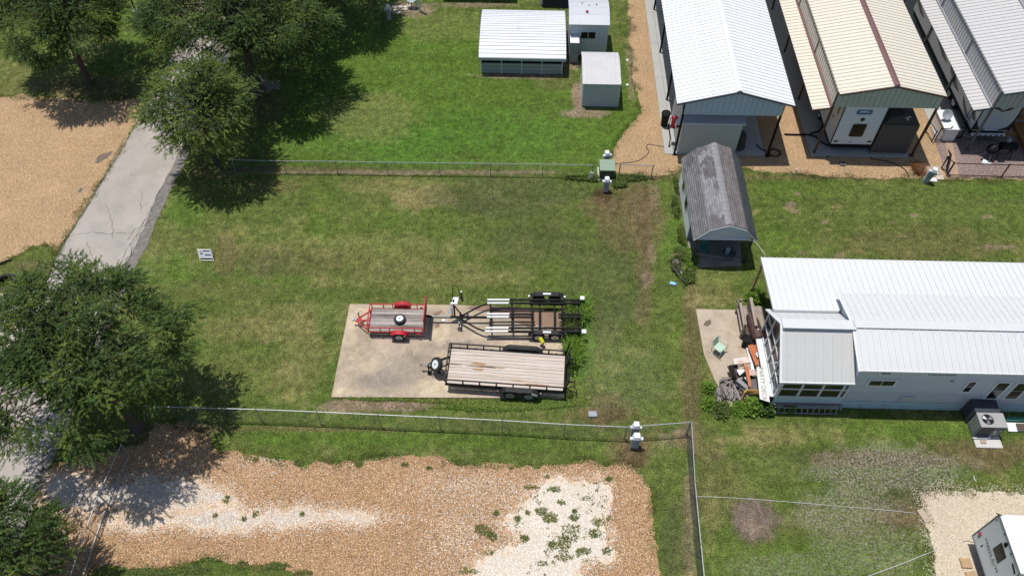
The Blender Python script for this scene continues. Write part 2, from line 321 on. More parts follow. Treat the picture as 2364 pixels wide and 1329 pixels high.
PINKG=Mg('pink_crushed_granite',(.24,.16,.15),(.34,.25,.23),(.46,.38,.36),dark=(.12,.08,.07),sc=28)
yardL=[(-60,226),(60,221),(110,226),(170,226),(225,236),(270,232),(330,226),(338,240),(300,310),(255,385),(205,465),(175,515),(150,552),(128,588),(105,560),(70,572),(40,590),(10,604),(-80,615)]
sheet('gravel_yard',yardL,.008,ORANGE2,.16,1)
drive=[(1440,-70),(1450,30),(1457,60),(1453,100),(1463,135),(1459,180),(1470,215),(1482,262),(1455,290),(1437,310),(1425,335),(1414,360),(1405,392),(1430,404),(1512,408),(1560,400),(1580,384),(1650,390),(1715,388),(1760,398),(1850,399),(1900,406),(2040,412),(2130,409),(2188,414),(2600,414),(2620,-70)]
sheet('gravel_driveway',drive,.008,ORANGE2,.16,2)
lotB=[(160,1200),(118,1205),(92,1150),(96,1120),(110,1085),(185,1050),(260,1035),(330,1022),(360,975),(420,985),(470,1000),(500,1045),(545,1042),(600,1052),(660,1062),(690,1078),(740,1066),(820,1068),(870,1056),(930,1050),(1000,1052),(1060,1072),(1130,1068),(1200,1078),(1260,1074),(1310,1068),(1360,1058),(1395,1076),(1440,1064),(1475,1082),(1490,1108),(1506,1135),(1500,1170),(1511,1215),(1514,1270),(1528,1330),(1540,1420),(780,1440),(690,1330),(640,1300),(560,1305),(470,1290),(400,1312),(330,1312),(250,1300),(200,1330),(60,1420),(10,1340),(80,1250)]
sheet('gravel_lot',lotB,.008,ORANGE,.2,3)
streakA=[(92,1135),(115,1100),(170,1088),(240,1116),(330,1100),(400,1108),(470,1122),(530,1140),(548,1160),(470,1172),(380,1184),(310,1178),(250,1172),(200,1180),(150,1172),(110,1170)]
streakB=[(240,1198),(310,1197),(430,1182),(520,1171),(600,1176),(720,1181),(800,1186),(870,1190),(862,1204),(790,1206),(700,1210),(560,1222),(470,1224),(410,1210),(320,1214),(250,1212)]
white_c=[(1160,1210),(1225,1140),(1262,1104),(1330,1108),(1404,1116),(1402,1160),(1398,1195),(1402,1225),(1404,1262),(1420,1285),(1380,1300),(1340,1310),(1352,1345),(1340,1440),(1020,1440),(1072,1330),(1102,1298),(1180,1262),(1212,1240)]
sheet('white_gravel_streak',streakA,.013,WHITEG,.3,4);sheet('white_gravel_streak',streakB,.013,WHITEG,.34,5)
sheet('limestone_patch',white_c,.013,LIMEP,.3,6)
sheet('caliche_yard',[(2122,1134),(2200,1128),(2300,1136),(2480,1140),(2560,1480),(2180,1480),(2160,1330),(2150,1250),(2135,1200)],.008,CALICHE,.14,7)
sheet('pale_gravel_verge',[(-40,680),(20,672),(70,660),(88,690),(60,770),(20,860),(-60,960)],.008,WHITEG,.3,8)
sheet('pale_gravel_verge',[(520,170),(585,168),(640,186),(650,205),(590,225),(560,250),(530,290),(480,300)],.008,Mg('grey_driveway_gravel',(.22,.2,.19),(.32,.3,.28),(.42,.4,.38)),.3,9)
sheet('granite_yard',[(2146,296),(2260,296),(2620,310),(2620,411),(2188,411)],.014,PINKG,.04,10)
# ---- road
ROADM=M('weathered_asphalt',(.345,.31,.275),.88,var=.13,scale=.8,bump=.5,bscale=40,stain=(.41,.375,.335),stamt=.5,sscale=.3)
ROADE=M('broken_road_edge',(.17,.155,.14),.9,var=.4,scale=4,bump=.9,bscale=14)
Lp=[(-260,1330),(-60,948),(60,735),(120,622),(150,556),(205,468),(255,385),(300,312),(338,240),(362,190),(420,85),(475,-30)]
Rp=[(590,-30),(540,85),(490,190),(452,292),(415,380),(378,450),(330,560),(290,642),(245,745),(200,850),(160,948),(120,1038),(84,1128),(40,1240),(10,1330)]
Rin=[(u-13,v-2) for u,v in Rp]
sheet('road_shoulder',Lp+[(u+10,v) for u,v in Rp],.012,ROADE,.10,11)
sheet('road',[(u+4,v) for u,v in Lp]+Rin,.018,ROADM,.07,12)
crack=MB()
def crackline(pts,seed,wd=.011,z=.0225):
    W=[P(u,v) for u,v in pts];r=random.Random(seed);prev=None
    for i in range(len(W)-1):
        n=max(2,int((W[i+1]-W[i]).length/.18))
        for k in range(n):
            q=W[i].lerp(W[i+1],k/n)+Vector((r.gauss(0,.035),r.gauss(0,.035),0));q.z=z
            if prev is not None:
                d=(q-prev);nn=Vector((-d.y,d.x,0)).normalized()*wd*r.uniform(.4,1.4);crack.face([prev-nn,q-nn,q+nn,prev+nn])
            prev=q
for i,t in enumerate([[(375,430),(350,480),(318,545),(300,590),(268,640)],[(362,470),(335,505),(305,560),(300,600),(262,655)],[(300,560),(283,600),(262,640)],[(268,352),(255,385),(215,450),(178,515),(150,560)],[(290,315),(275,345),(262,362)],[(155,530),(140,580),(118,610)],[(330,440),(325,500)],[(340,520),(310,530),(290,560)],[(150,570),(135,600)],[(60,1060),(70,1095),(50,1130)],[(35,1040),(70,1095)],[(70,1050),(60,1100)],[(175,541),(215,537),(245,540),(300,539)],[(300,400),(318,408)],[(245,470),(262,520),(258,560)],[(200,560),(215,600),(205,640)],[(278,612),(300,585)]]): crackline(t,i)
crack_o=structure('road_crack',crack,M('crack_tar',(.07,.06,.055),.9))
sheet('dark_patch',[(214,378),(222,366),(240,356),(262,346),(258,356),(244,366),(230,376)],.0125,M('dark_wet_gravel',(.13,.10,.08),.8,var=.3,scale=12,bump=.4),.14,61);sheet('dark_patch',[(178,442),(186,432),(192,438),(186,446)],.0125,_mats['dark_wet_gravel'],.1,62)
# ---- concrete slabs (joined sheet pieces are pavement)
CONC=M('weathered_concrete',(.43,.335,.235),.85,var=.2,scale=1.1,bump=.3,bscale=60,stain=(.255,.205,.155),stamt=.62,sscale=.38)
CONC2=M('shed_slab_concrete',(.36,.36,.34),.8,var=.08,scale=.8,bump=.2)
def slab(name,pts,h,mat,z=0,smat=None):
    mb=MB();mb.prism([P(u,v) for u,v in pts],z+.0,z+h);return structure(name,mb,mat,bevel=.008)
slab('trailer_slab',[(808,703),(1060,705),(1296,722),(1303,921),(1180,919),(765,918)],.07,CONC)
# soil that has washed over the slab
for i,pl in enumerate([[(1075,712),(1110,706),(1190,712),(1296,722),(1296,775),(1270,760),(1240,752),(1225,760),(1180,738),(1130,722)],[(1000,726),(1020,716),(1022,722),(1002,736)],[(1003,750),(1014,745),(1016,756),(1005,758)]]):
    sheet('washed_soil',pl,.0745,M('dry_silt',(.23,.15,.105),.9,var=.2,scale=3,bump=.4),.06,20+i)
def surf(name,q,z,nx,ny,base,blobs,mat,amp=.25):
    A,B,Cc,D=[np.array(P(*p)) for p in q];s,t=np.meshgrid(np.linspace(.002,.998,nx),np.linspace(.002,.998,ny));s=s.ravel()[:,None];t=t.ravel()[:,None]
    V=(A*(1-s)+B*s)*(1-t)+(D*(1-s)+Cc*s)*t;V[:,2]=z;x,y=V[:,0],V[:,1];u,v=toPix(x,y);c=np.empty((len(x),3));c[:]=base
    n1=fbm(x*.9,y*.9,51,5);n2=fbm(x*3.5,y*3.5,52,4)
    for bu,bv,ru,rv,col,st in blobs:
        d=((u-bu)/ru)**2+((v-bv)/rv)**2;g=np.clip(1.4-d/(1+2.2*(n1-.5)+1.6*(n2-.5)),0,1)*st;g=g[:,None];c=c*(1-g)+np.array(col)*g
    c*=(1+amp*2*(n1-.5)+amp*1.6*(n2-.5))[:,None];i=np.arange(nx*ny).reshape(ny,nx)
    return npmesh(name,V,np.stack([i[1:,:-1],i[1:,1:],i[:-1,1:],i[:-1,:-1]],-1).reshape(-1,4),mat,c,kind='structure')
SLM=Mv('slab_surface',.85,fine=.14,fscale=30,fscale2=8,bump=.25,f2=.1,bdist=.01)
GR_=(.235,.20,.165);TN_=(.50,.405,.28);DK_=(.165,.135,.11);PK_=(.40,.31,.25)
surf('slab_surface',[(808,703),(1296,722),(1303,921),(765,918)],.0712,260,110,(.40,.325,.24),[(870,880,60,22,GR_,.75),(925,868,70,30,GR_,.6),(960,830,60,20,GR_,.45),(1050,800,90,14,GR_,.55),(1000,780,60,16,PK_,.5),(900,800,50,20,PK_,.6),(1000,890,50,14,TN_,.5),(830,740,30,24,TN_,.55),(850,850,20,20,TN_,.4),(1020,765,18,30,TN_,.7),(1210,790,100,10,TN_,.5),(1150,730,60,12,PK_,.5),(1180,735,60,10,GR_,.5),(800,905,40,8,TN_,.6),(1040,905,80,8,TN_,.5),(975,850,16,10,DK_,.3),(945,815,10,14,DK_,.25),(890,905,26,7,DK_,.3),(1110,793,50,7,DK_,.35),(1020,820,26,14,TN_,.5),(815,800,14,50,TN_,.5)],SLM,.3)
crack=MB()
for i,t_ in enumerate([[(942,787),(936,800),(925,822),(912,836)],[(966,795),(958,812),(955,828)],[(990,784),(1015,788),(1045,786),(1062,791),(1085,787)],[(905,838),(880,850),(862,860)],[(873,870),(874,895)],[(965,843),(958,858)]]): crackline(t_,40+i,.011,.0735)
structure('slab_crack',crack,M('pale_mineral_line',(.52,.45,.36),.9))
slab('patio_slab',[(1606,714),(1725,717),(1800,940),(1690,945),(1650,880),(1625,820)],.06,M('patio_concrete',(.42,.35,.27),.85,var=.14,scale=.9,bump=.3,stain=(.29,.19,.11),stamt=.45,sscale=.8))
sheet('water_stain',[(1628,742),(1640,738),(1642,748),(1632,755),(1624,752)],.0645,M('damp_soil',(.12,.085,.055),.7,var=.2),.05,31)
sheet('granite_border',[(2178,300),(2192,300),(2215,410),(2196,410)],.020,M('orange_flagging',(.36,.24,.17),.8,var=.15),.02,33)
# ---- loose stones scattered as real pebbles over the gravel
def scatter_in(pl,n,zone=None):
    us=[p[0] for p in pl];vs=[p[1] for p in pl];W=[P(u,v) for u,v in pl]
    x0,x1=min(p.x for p in W),max(p.x for p in W);y0,y1=min(p.y for p in W),max(p.y for p in W)
    x=rng.uniform(x0,x1,n);y=rng.uniform(y0,y1,n);k=inpoly(x,y,[(p.x,p.y) for p in W]);x,y=x[k],y[k]
    u,v=toPix(x,y);k=(u>-40)&(u<2400)&(v>-30)&(v<1370);return x[k],y[k]
def pebbles(name,x,y,size,cols,z,flat=.6):
    n=len(x);s=size*rng.uniform(.6,1.5,n);a=rng.uniform(0,6.28,n)
    ring=[]
    for k in range(5):
        t=a+k*2*np.pi/5;rr=s*rng.uniform(.65,1.15,n);ring.append(np.stack([x+rr*np.cos(t),y+rr*.75*np.sin(t),np.full(n,z)],1))
    top=np.stack([x+s*rng.uniform(-.3,.3,n),y+s*rng.uniform(-.3,.3,n),z+s*flat*rng.uniform(.6,1.3,n)],1)
    V=np.stack(ring+[top],1).reshape(-1,3);b=np.arange(n)*6
    Fc=np.concatenate([np.stack([b+k,b+(k+1)%5,b+5],1) for k in range(5)])
    cc=np.array(cols)[rng.integers(0,len(cols),n)]*rng.uniform(.75,1.2,(n,1));return npmesh(name,V,Fc,PEB,np.repeat(cc,6,0),kind='stuff')
PEB=Mv('pebble',.8,fine=0)
OC=[(.58,.34,.17),(.52,.30,.15),(.62,.41,.23),(.42,.23,.11),(.66,.48,.30),(.70,.60,.46)]
TC=[(.58,.39,.21),(.53,.34,.18),(.65,.48,.28),(.46,.28,.14),(.68,.55,.37)]
WC=[(.66,.62,.56),(.72,.69,.64),(.60,.53,.45),(.50,.36,.25)]
x,y=scatter_in(lotB,60000);pebbles('gravel_stones',x,y,.019,OC,.008)
x,y=scatter_in(yardL,24000);pebbles('gravel_stones',x,y,.018,TC,.008)
x,y=scatter_in(drive,34000);pebbles('gravel_stones',x,y,.018,TC,.008)
for pl_ in (streakA,streakB,white_c):
    W_=rag(pl_,.3,.1,5);xy=np.array([(p[0],p[1]) for p in W_]);xy=np.repeat(xy,28,0)+rng.normal(0,.13,(len(xy)*28,2));pebbles('gravel_stones',xy[:,0],xy[:,1],.02,OC,.013)
    xy=np.array([(p[0],p[1]) for p in W_]);xy=np.repeat(xy,26,0)+rng.normal(0,.22,(len(xy)*26,2));pebbles('white_stones',xy[:,0],xy[:,1],.021,WC,.012)
for s_,n_ in ((streakA,5000),(streakB,6000),(white_c,9000)):
    x,y=scatter_in(s_,n_);x=x+rng.normal(0,.2,len(x));y=y+rng.normal(0,.2,len(x));pebbles('white_stones',x,y,.022,WC,.013)
# white stones strewn through the orange ones
Wx=[];Wy=[]
for (u,v,ru,rv,n) in ((1030,1120,110,40,900),(1180,1130,120,40,1000),(1100,1200,130,60,1100),(600,1080,160,30,350),(860,1195,90,16,420),(640,1190,200,30,800),(300,1200,160,40,700),(450,1140,160,40,700),(1050,1280,100,50,700),(620,1060,60,10,200),(1240,1250,170,90,900),(1050,1230,60,40,300)):
    uu=rng.normal(u,ru*.6,n);vv=rng.normal(v,rv*.6,n)
    for a_,b_ in zip(uu,vv):
        q=P(a_,b_);Wx.append(q.x);Wy.append(q.y)
Wx=np.array(Wx);Wy=np.array(Wy);k=inpoly(Wx,Wy,[(p.x,p.y) for p in poly(lotB)]);pebbles('white_stones',Wx[k],Wy[k],.021,WC,.010)
x,y=scatter_in([(2122,1134),(2480,1140),(2560,1480),(2180,1480)],3500);pebbles('caliche_stones',x,y,.016,[(.6,.52,.42),(.68,.62,.54),(.36,.28,.2)],.008)
x_=rag([(2122,1134),(2200,1128),(2300,1136),(2480,1140),(2560,1480),(2180,1480),(2160,1330),(2150,1250),(2135,1200)],.2,.08,9);xy=np.array([(p[0],p[1]) for p in x_]);xy=np.repeat(xy,16,0)+rng.normal(0,.2,(len(xy)*16,2));pebbles('caliche_stones',xy[:,0],xy[:,1],.02,[(.58,.5,.38),(.64,.57,.46),(.5,.42,.32)],.006)
# ---- grass blades over every lawn
def notlawn(x,y):
    b=np.zeros(x.shape,bool)
    for pl,m in NOG:
        W=[P(u,v) for u,v in pl];b|=inpoly(x,y,[(p.x,p.y) for p in W])
    return b
NOG=[(yardL,0),(drive,0),(lotB,0),(Lp+[(u+10,v) for u,v in Rp],0),([(808,703),(1060,705),(1296,722),(1303,921),(765,918)],0),([(1606,714),(1725,717),(1800,940),(1690,945),(1650,880)],0),
 ([(2122,1134),(2480,1140),(2560,1480),(2180,1480),(2150,1250)],0),([(1700,1160),(1770,1165),(1790,1220),(1740,1250),(1695,1210)],0),([(1105,133),(1308,133),(1300,168),(1110,168)],0),([(1340,200),(1428,200),(1428,250),(1340,250)],0),([(1790,860),(2400,860),(2400,942),(1790,935)],0)]
GRASS=Mv('grass_blade',.75,fine=0,trans=.25,spec=.25)
def blades(name,x,y,col,h=.06,wd=.011,lean=.6,z=0.,jit=(.6,1.5),segs=1,group=None,parent=None,kind='stuff'):
    n=len(x);a=rng.uniform(0,6.283,n);hh=h*rng.uniform(.5,1.4,n);w2=wd*rng.uniform(.6,1.4,n);l=lean*hh*rng.uniform(.2,1.6,n);b=a+rng.uniform(-1.,1.,n)+1.57
    dx,dy=np.cos(a)*w2,np.sin(a)*w2
    p0=np.stack([x-dx,y-dy,np.full(n,z)],1);p1=np.stack([x+dx,y+dy,np.full(n,z)],1)
    tip=np.stack([x+np.cos(b)*l,y+np.sin(b)*l,z+hh],1)
    cc=col*rng.uniform(jit[0],jit[1],(n,1))
    if segs==1:
        V=np.stack([p0,p1,tip],1).reshape(-1,3);i=np.arange(n)*3;Fc=np.stack([i,i+1,i+2],1);cc=np.repeat(cc,3,0)
    else:
        mid=np.stack([x+np.cos(b)*l*.3,y+np.sin(b)*l*.3,z+hh*.65],1);d=np.stack([dx*.8,dy*.8,np.zeros(n)],1)
        V=np.stack([p0,p1,mid-d,mid+d,tip],1).reshape(-1,3);i=np.arange(n)*5
        Fc=np.concatenate([np.stack([i,i+1,i+3],1),np.stack([i,i+3,i+2],1),np.stack([i+2,i+3,i+4],1)]);cc=np.repeat(cc,5,0)
    return npmesh(name,V,Fc,GRASS,cc,kind=kind)
def lawnblades():
    n=1000000;x=rng.uniform(-42,40,n);y=rng.uniform(9,54,n);u,v=toPix(x,y);k=(u>-30)&(u<2394)&(v>-30)&(v<1360)
    x,y=x[k],y[k];k=fbm(x*3.1,y*3.1,5,3)>rng.uniform(.2,.75,len(x));x,y=x[k],y[k]
    k=~notlawn(x,y);x,y=x[k],y[k]
    c=lawncol(x,y)*1.3;dd=(rng.uniform(0,1,len(x))<DEAD*1.1)
    dry=rng.uniform(0,1,len(x))<.13;c[dry]=c[dry]*.5+np.array((.20,.17,.08))*.6
    c[dd]=G_WHI*1.5
    blades('lawn_grass',x,y,c,.06,.014,.9,jit=(.35,1.75))
lawnblades()
for pl_ in (lotB,drive,yardL,[(2122,1134),(2480,1140),(2560,1480),(2180,1480),(2150,1250)]):
    W_=rag(pl_,.3,.07,12);xy=np.array([(p[0],p[1]) for p in W_]);k=fbm(xy[:,0]*1.7,xy[:,1]*1.7,8,3)>.42;xy=xy[k];xy=np.repeat(xy,26,0)+rng.normal(0,.13,(len(xy)*26,2))
    u_,v_=toPix(xy[:,0],xy[:,1]);k=(u_>-20)&(u_<2390)&(v_>-20)&(v_<1350);xy=xy[k];blades('edge_grass',xy[:,0],xy[:,1],lawncol(xy[:,0],xy[:,1])*1.25,.06,.014,1.,jit=(.5,1.5))
# ============================================================ TREES
BARK=M('tree_bark',(.075,.058,.045),.9,var=.35,scale=8,bump=.6,bscale=14,stretch=(1,1,.25))
LEAF=Mv('tree_leaf',.6,fine=0,trans=.3,spec=.3)
def leafspray(O,D,L,cols,ls=.05,lw=.017,droop=.25,per=13,seedcol=None):
    """O (n,3) origins, D (n,3) unit directions, L (n) lengths -> leaves in two ranks along each twig"""
    n=len(O);t=(np.arange(per)+.6)/per
    side=np.cross(D,np.array([0,0,1.]));side/=np.linalg.norm(side,axis=1,keepdims=True)+1e-6
    roll=rng.uniform(-.9,.9,n)[:,None];upv=np.cross(side,D);side=side*np.cos(roll)+upv*np.sin(roll)
    Pm=O[:,None,:]+D[:,None,:]*(L[:,None]*t)[...,None];Pm[...,2]-=droop*(L[:,None]*t)**2
    Vs=[];Cs=[]
    for sg in (-1,1):
        dirv=D[:,None,:]*.75+sg*side[:,None,:]+rng.normal(0,.28,(n,per,3));dirv/=np.linalg.norm(dirv,axis=2,keepdims=True)
        ln=ls*rng.uniform(.7,1.5,(n,per,1))*(1.15-.5*t)[None,:,None]
        wv=np.cross(dirv,rng.normal(0,.5,(n,per,3))+np.array([0,0,1.]));wv/=np.linalg.norm(wv,axis=2,keepdims=True)+1e-6;wv*=lw*rng.uniform(.8,1.5,(n,per,1))
        q=np.stack([Pm,Pm+dirv*ln*.5+wv,Pm+dirv*ln*1.1,Pm+dirv*ln*.5-wv],2).reshape(-1,3)
        Vs.append(q);Cs.append(np.repeat(np.repeat(cols,per,0)*rng.uniform(.75,1.3,(n*per,1)),4,0))
    V=np.concatenate(Vs);c=np.concatenate(Cs);return V,c
def tree(label,base,center,rad,seed,nb=150,ntw=13,trunk_r=.2,hue=0.,per=9,pad=1.,dens=1.):
    r=np.random.default_rng(seed);base=Vector(base);root=thing('tree',label,'tree',base)
    Cn=np.array(center,float);R=np.array(rad,float)
    fork=Vector((base.x*.55+Cn[0]*.45,base.y*.55+Cn[1]*.45,max(Cn[2]-R[2]*.55,1.2)))
    tb=MB();mid=base.lerp(fork,.5)+Vector((r.normal(0,.08),r.normal(0,.08),0))
    topc=Vector((Cn[0],Cn[1],Cn[2]+R[2]*.55))
    tb.tube([base+Vector((0,0,-.1)),base+Vector((0,0,.25)),mid,fork],[trunk_r*1.6,trunk_r*1.1,trunk_r*.95,trunk_r*.8],9)
    tb.build('trunk',BARK,root,smooth=True)
    lb=MB();lb.tube([fork,fork.lerp(topc,.5)+Vector((r.normal(0,.2),r.normal(0,.2),0)),topc],[trunk_r*.8,trunk_r*.5,.03],7)
    # tips over an uneven ellipsoid shell, some inside
    tips=[];k=0
    while len(tips)<nb:
        d=r.normal(0,1,3);d/=np.linalg.norm(d)
        lump=.78+.55*float(fbm(np.array([d[0]*2.2+seed]),np.array([d[1]*2.2+d[2]*1.7]),seed,3)[0])
        if d[2]<-.5: continue
        f=(r.uniform(.3,.9) if r.random()<.4 else r.uniform(.84,1.0))*lump
        tips.append(Cn+d*R*f)
    tips=np.array(tips)
    O=[];D=[];L=[];TN=[]
    fk=np.array(fork);ax=np.array(topc)
    for ti,tp in enumerate(tips):
        hgt=np.clip((tp[2]-fk[2])/(ax[2]-fk[2]+1e-3)*.75-.12,0,.95);st=fk+(ax-fk)*hgt
        ln=np.linalg.norm(tp-st);md=(st+tp)/2+np.array([0,0,.10*ln])+r.normal(0,.08*ln,3)
        lb.tube([Vector(st),Vector(md),Vector(tp)],[max(.010,.013*ln),max(.008,.007*ln),.004],4,False)
        out=(tp-Cn)/R;out/=np.linalg.norm(out)+1e-6
        # a pad of foliage round the tip, flattened and drooping at its rim
        pr=r.uniform(.42,.85)*pad;m=int(ntw*2.2*dens*(pr/.62)**2)
        q=r.normal(0,1,(m,3));q/=np.linalg.norm(q,axis=1,keepdims=True);q*=(r.uniform(0,1,m)**.45)[:,None]
        off=q*np.array([pr,pr,pr*.42]);off[:,2]-=.28*(off[:,0]**2+off[:,1]**2)/pr
        pp=tp+off
        dd=q*np.array([1,1,.25])*.9+out*.45+r.normal(0,.38,(m,3))*np.array([1,1,.5])+np.array([0,0,-.12]);dd/=np.linalg.norm(dd,axis=1,keepdims=True)
        O.append(pp);D.append(dd);L.append(r.uniform(.22,.52,m));TN.append(np.full(m,r.normal(0,.25)))
    O=np.concatenate(O);D=np.concatenate(D);L=np.concatenate(L);TN=np.concatenate(TN)[:,None]
    n=len(O);tone=fbm(O[:,0]*1.1+seed,O[:,1]*1.1+O[:,2]*.9,seed+3,3)[:,None]
    c1=np.array((.045,.085,.016));c2=np.array((.160,.215,.034));c3=np.array((.080,.138,.040))
    kk=np.clip((tone-.35)*1.7+TN+r.normal(0,.14,(n,1))+hue,0,1);cols=c1*(1-kk)+c2*kk;m=r.random(n)<.2;cols[m]=c3*r.uniform(.7,1.3,(m.sum(),1))
    V,c=leafspray(O,D,L,cols,per=per,ls=.062,lw=.021)
    i=np.arange(len(V)//4)*4;Fq=np.stack([i,i+1,i+2,i+3],1)
    V=V-np.array(base);npmesh('crown',V,Fq,LEAF,c,parent=root)
    tw=MB()
    for q in range(0,n,3):
        o=O[q];e=o+D[q]*L[q];e[2]-=.2*L[q]**2;w_=.006;k=len(tw.v);tw.v+=[(o[0]-w_,o[1],o[2]),(o[0]+w_,o[1]+w_,o[2]),tuple(e)];tw.f.append((k,k+1,k+2))
    lb.build('limbs',BARK,root);tw.build('twigs',BARK,root)['kind']='stuff'
    return root
tree('large spreading tree over the left boundary and the lower end of the road',P(318,985),(-18.6,17.6,5.3),(3.95,4.0,2.7),11,215,15,.27,0.0,dens=1.15)
tree('tree at the bottom left corner beside the leaning driveway gate',P(165,1370),(-19.9,9.5,4.3),(2.5,2.5,2.0),12,95,15,.2,.02,dens=1.3)
tree('young bright green tree standing where the far fence meets the road',P(500,378),(-17.8,33.9,4.4),(2.7,2.4,2.5),13,115,14,.13,.42,dens=1.15)
tree('dark full tree with a bare leaning trunk at the edge of the gravel yard',P(207,192),(-28.6,42.3,5.0),(3.9,3.6,2.8),14,190,15,.2,-.12,dens=1.4)
tree('biggest tree at the top of the picture, with pale driveway under its trunk',P(600,207),(-17.4,41.3,5.0),(5.2,4.6,3.1),15,300,14,.28,-.14,dens=1.3)
tree('tree cut off by the top edge, shading the lawn beside the utility pedestal',P(770,-10),(-12.9,49.5,4.6),(3.2,4.0,2.6),16,170,14,.22,-.12,dens=1.3)
# ---- weeds and tall grass

def weed(name,label,cat,u,v,ru,rv,n,h,col,wd=.02,group=None,lean=.9,kind='stuff'):
    c0=P(u,v);px=P(u+ru,v)-c0;py=P(u,v-rv)-c0;a=rng.uniform(0,6.283,n);q=np.sqrt(rng.uniform(0,1,n))*(.6+.6*fbm(np.cos(a)*2+u,np.sin(a)*2+v,4,2))
    x=c0.x+px.x*q*np.cos(a);y=c0.y+py.y*q*np.sin(a);cc=np.array(col)*rng.uniform(.8,1.2,(n,1))
    o=blades(name,x,y,cc,h,wd,lean,segs=2,kind=None);tag(o,label,cat,group);
    if kind:o['kind']=kind
    return o
DG=(.12,.165,.04);BG=(.15,.26,.035);OG=(.20,.21,.065)
weed('tall_grass','tall bright grass growing up behind the boat trailer','grass',1342,720,15,30,650,.5,BG,.025)
weed('tall_grass','tall bright grass growing under the rear of the boat trailer','grass',1320,745,22,44,800,.4,DG,.022)
weed('tall_grass','tall grass between the boat trailer and the rear of the black trailer','grass',1326,815,17,32,850,.45,BG,.022)
for (u,v,ru,rv,n) in ((1180,937,130,8,3600),(1260,932,70,9,3000),(1230,922,60,4,900),(1040,928,120,4,1000),(870,922,90,4,700),(1330,925,40,14,900),(1110,944,120,6,1500)):
    weed('weed_strip','low weeds along the near edge of the trailer slab','weeds',u,v,ru,rv,int(n*.6),.09,(.24,.30,.07) if u%3 else (.17,.27,.05),.022,'weeds along the trailer slab')
for (u,v,ru,rv,n) in ((1345,412,45,5,700),(1430,415,22,8,700),(1460,412,40,6,900),(1430,428,20,8,400),(1370,415,16,6,300)):
    weed('weed_strip','leafy weeds round the green transformer','weeds',u,v,ru,rv,n,.16,DG,.035,'weeds round the green transformer')
lotw=[(1112,1222,26,18,600),(1136,1236,18,13,350),(1210,1243,14,11,300),(1270,1195,26,18,600),(1250,1180,20,12,300),(1318,1230,30,30,500),(1300,1255,22,26,600),(1275,1258,12,14,260),(1325,1195,14,9,200),(1380,1205,22,14,300),(1370,1232,14,12,260),(1345,1272,24,12,300),(1225,1125,26,7,240),(1280,1130,20,8,240),(1405,1105,10,8,220),(1180,1080,9,5,90),(1146,1185,8,9,160),(1195,1197,11,9,160),(1218,1183,8,7,120),(1295,1160,12,8,130),(1325,1180,8,8,120),(1263,1100,8,6,90),(1355,1150,14,8,70),(590,1187,9,8,130),(497,1190,9,7,120),(525,1152,9,12,170),(563,1198,7,7,100),(698,1186,8,6,110),(1400,1272,14,12,200),(690,1068,16,10,400),(590,1062,10,6,160),(1065,1070,16,8,400),(935,1072,12,5,160),(760,1065,10,6,200),(830,1072,12,9,300),(990,1080,9,5,120),(1080,1318,30,10,260),(640,1306,40,10,900),(560,1300,16,8,200),(700,1322,30,9,400),(345,1320,90,12,1600),(450,1316,60,14,900),(1300,1285,30,10,200),(1250,1300,24,8,120),(1130,1275,20,8,80),(1405,1195,8,10,80)]
BIGW={(1112,1222):'largest weed clump on the orange gravel, left of the white patch',(1136,1236):'weed clump with seedy right edge just right of the largest one',(1210,1243):'round weed clump at the lower left of the white limestone patch',(1270,1195):'broad weed clump on the upper left part of the white limestone patch',(1250,1180):'ragged weed clump at the top left of the limestone patch',(1318,1230):'wide weed clump in the middle of the white limestone patch',(1300,1255):'lower middle weed clump of the white limestone patch',(1380,1205):'weed clump near the right edge of the limestone patch',(345,1320):'low green growth at the bottom edge left of the gravel',(450,1316):'green strip of weeds at the bottom edge of the near gravel',(640,1306):'weed clump at the bottom edge below the white stone streak',(690,1068):'tuft hanging over the top edge of the near gravel lot, left part',(1065,1070):'tuft hanging over the top edge of the near gravel lot, middle'}
for i,(u,v,ru,rv,n) in enumerate(lotw):
    weed('weed_clump',BIGW.get((u,v),'small low weed tuft pushing up through the near gravel lot'),'weed',u,v,ru*.8,rv*.8,int(n*.55),.07,(.155,.19,.055) if i%3 else OG,.02,'weed clumps in the near gravel lot',1.1,None)
for (u,v,ru,rv,n,c) in ((1572,590,20,14,700,DG),(1598,600,18,24,900,BG),(1590,640,20,18,800,DG),(1560,615,16,20,500,(.12,.13,.06)),(1575,545,14,24,700,DG),(1560,480,12,30,500,DG),(1562,430,10,24,350,DG)):
    weed('overgrown_weeds','tall overgrown weeds along the left side of the shingled shed','weeds',u,v,ru*.8,rv,int(n*.6),.22,c,.026,'weeds beside the shingled shed')
sx,sy=scatter_in(white_c,900);kk=fbm(sx*1.3,sy*1.3,4,3)>.52;sx,sy=sx[kk],sy[kk];sx=np.repeat(sx,7)+rng.normal(0,.05,len(sx)*7);sy=np.repeat(sy,7)+rng.normal(0,.05,len(sy)*7)
blades('sparse_weeds',sx,sy,np.tile(np.array((.17,.19,.07)),(len(sx),1)),.05,.018,1.2,.013,segs=2)
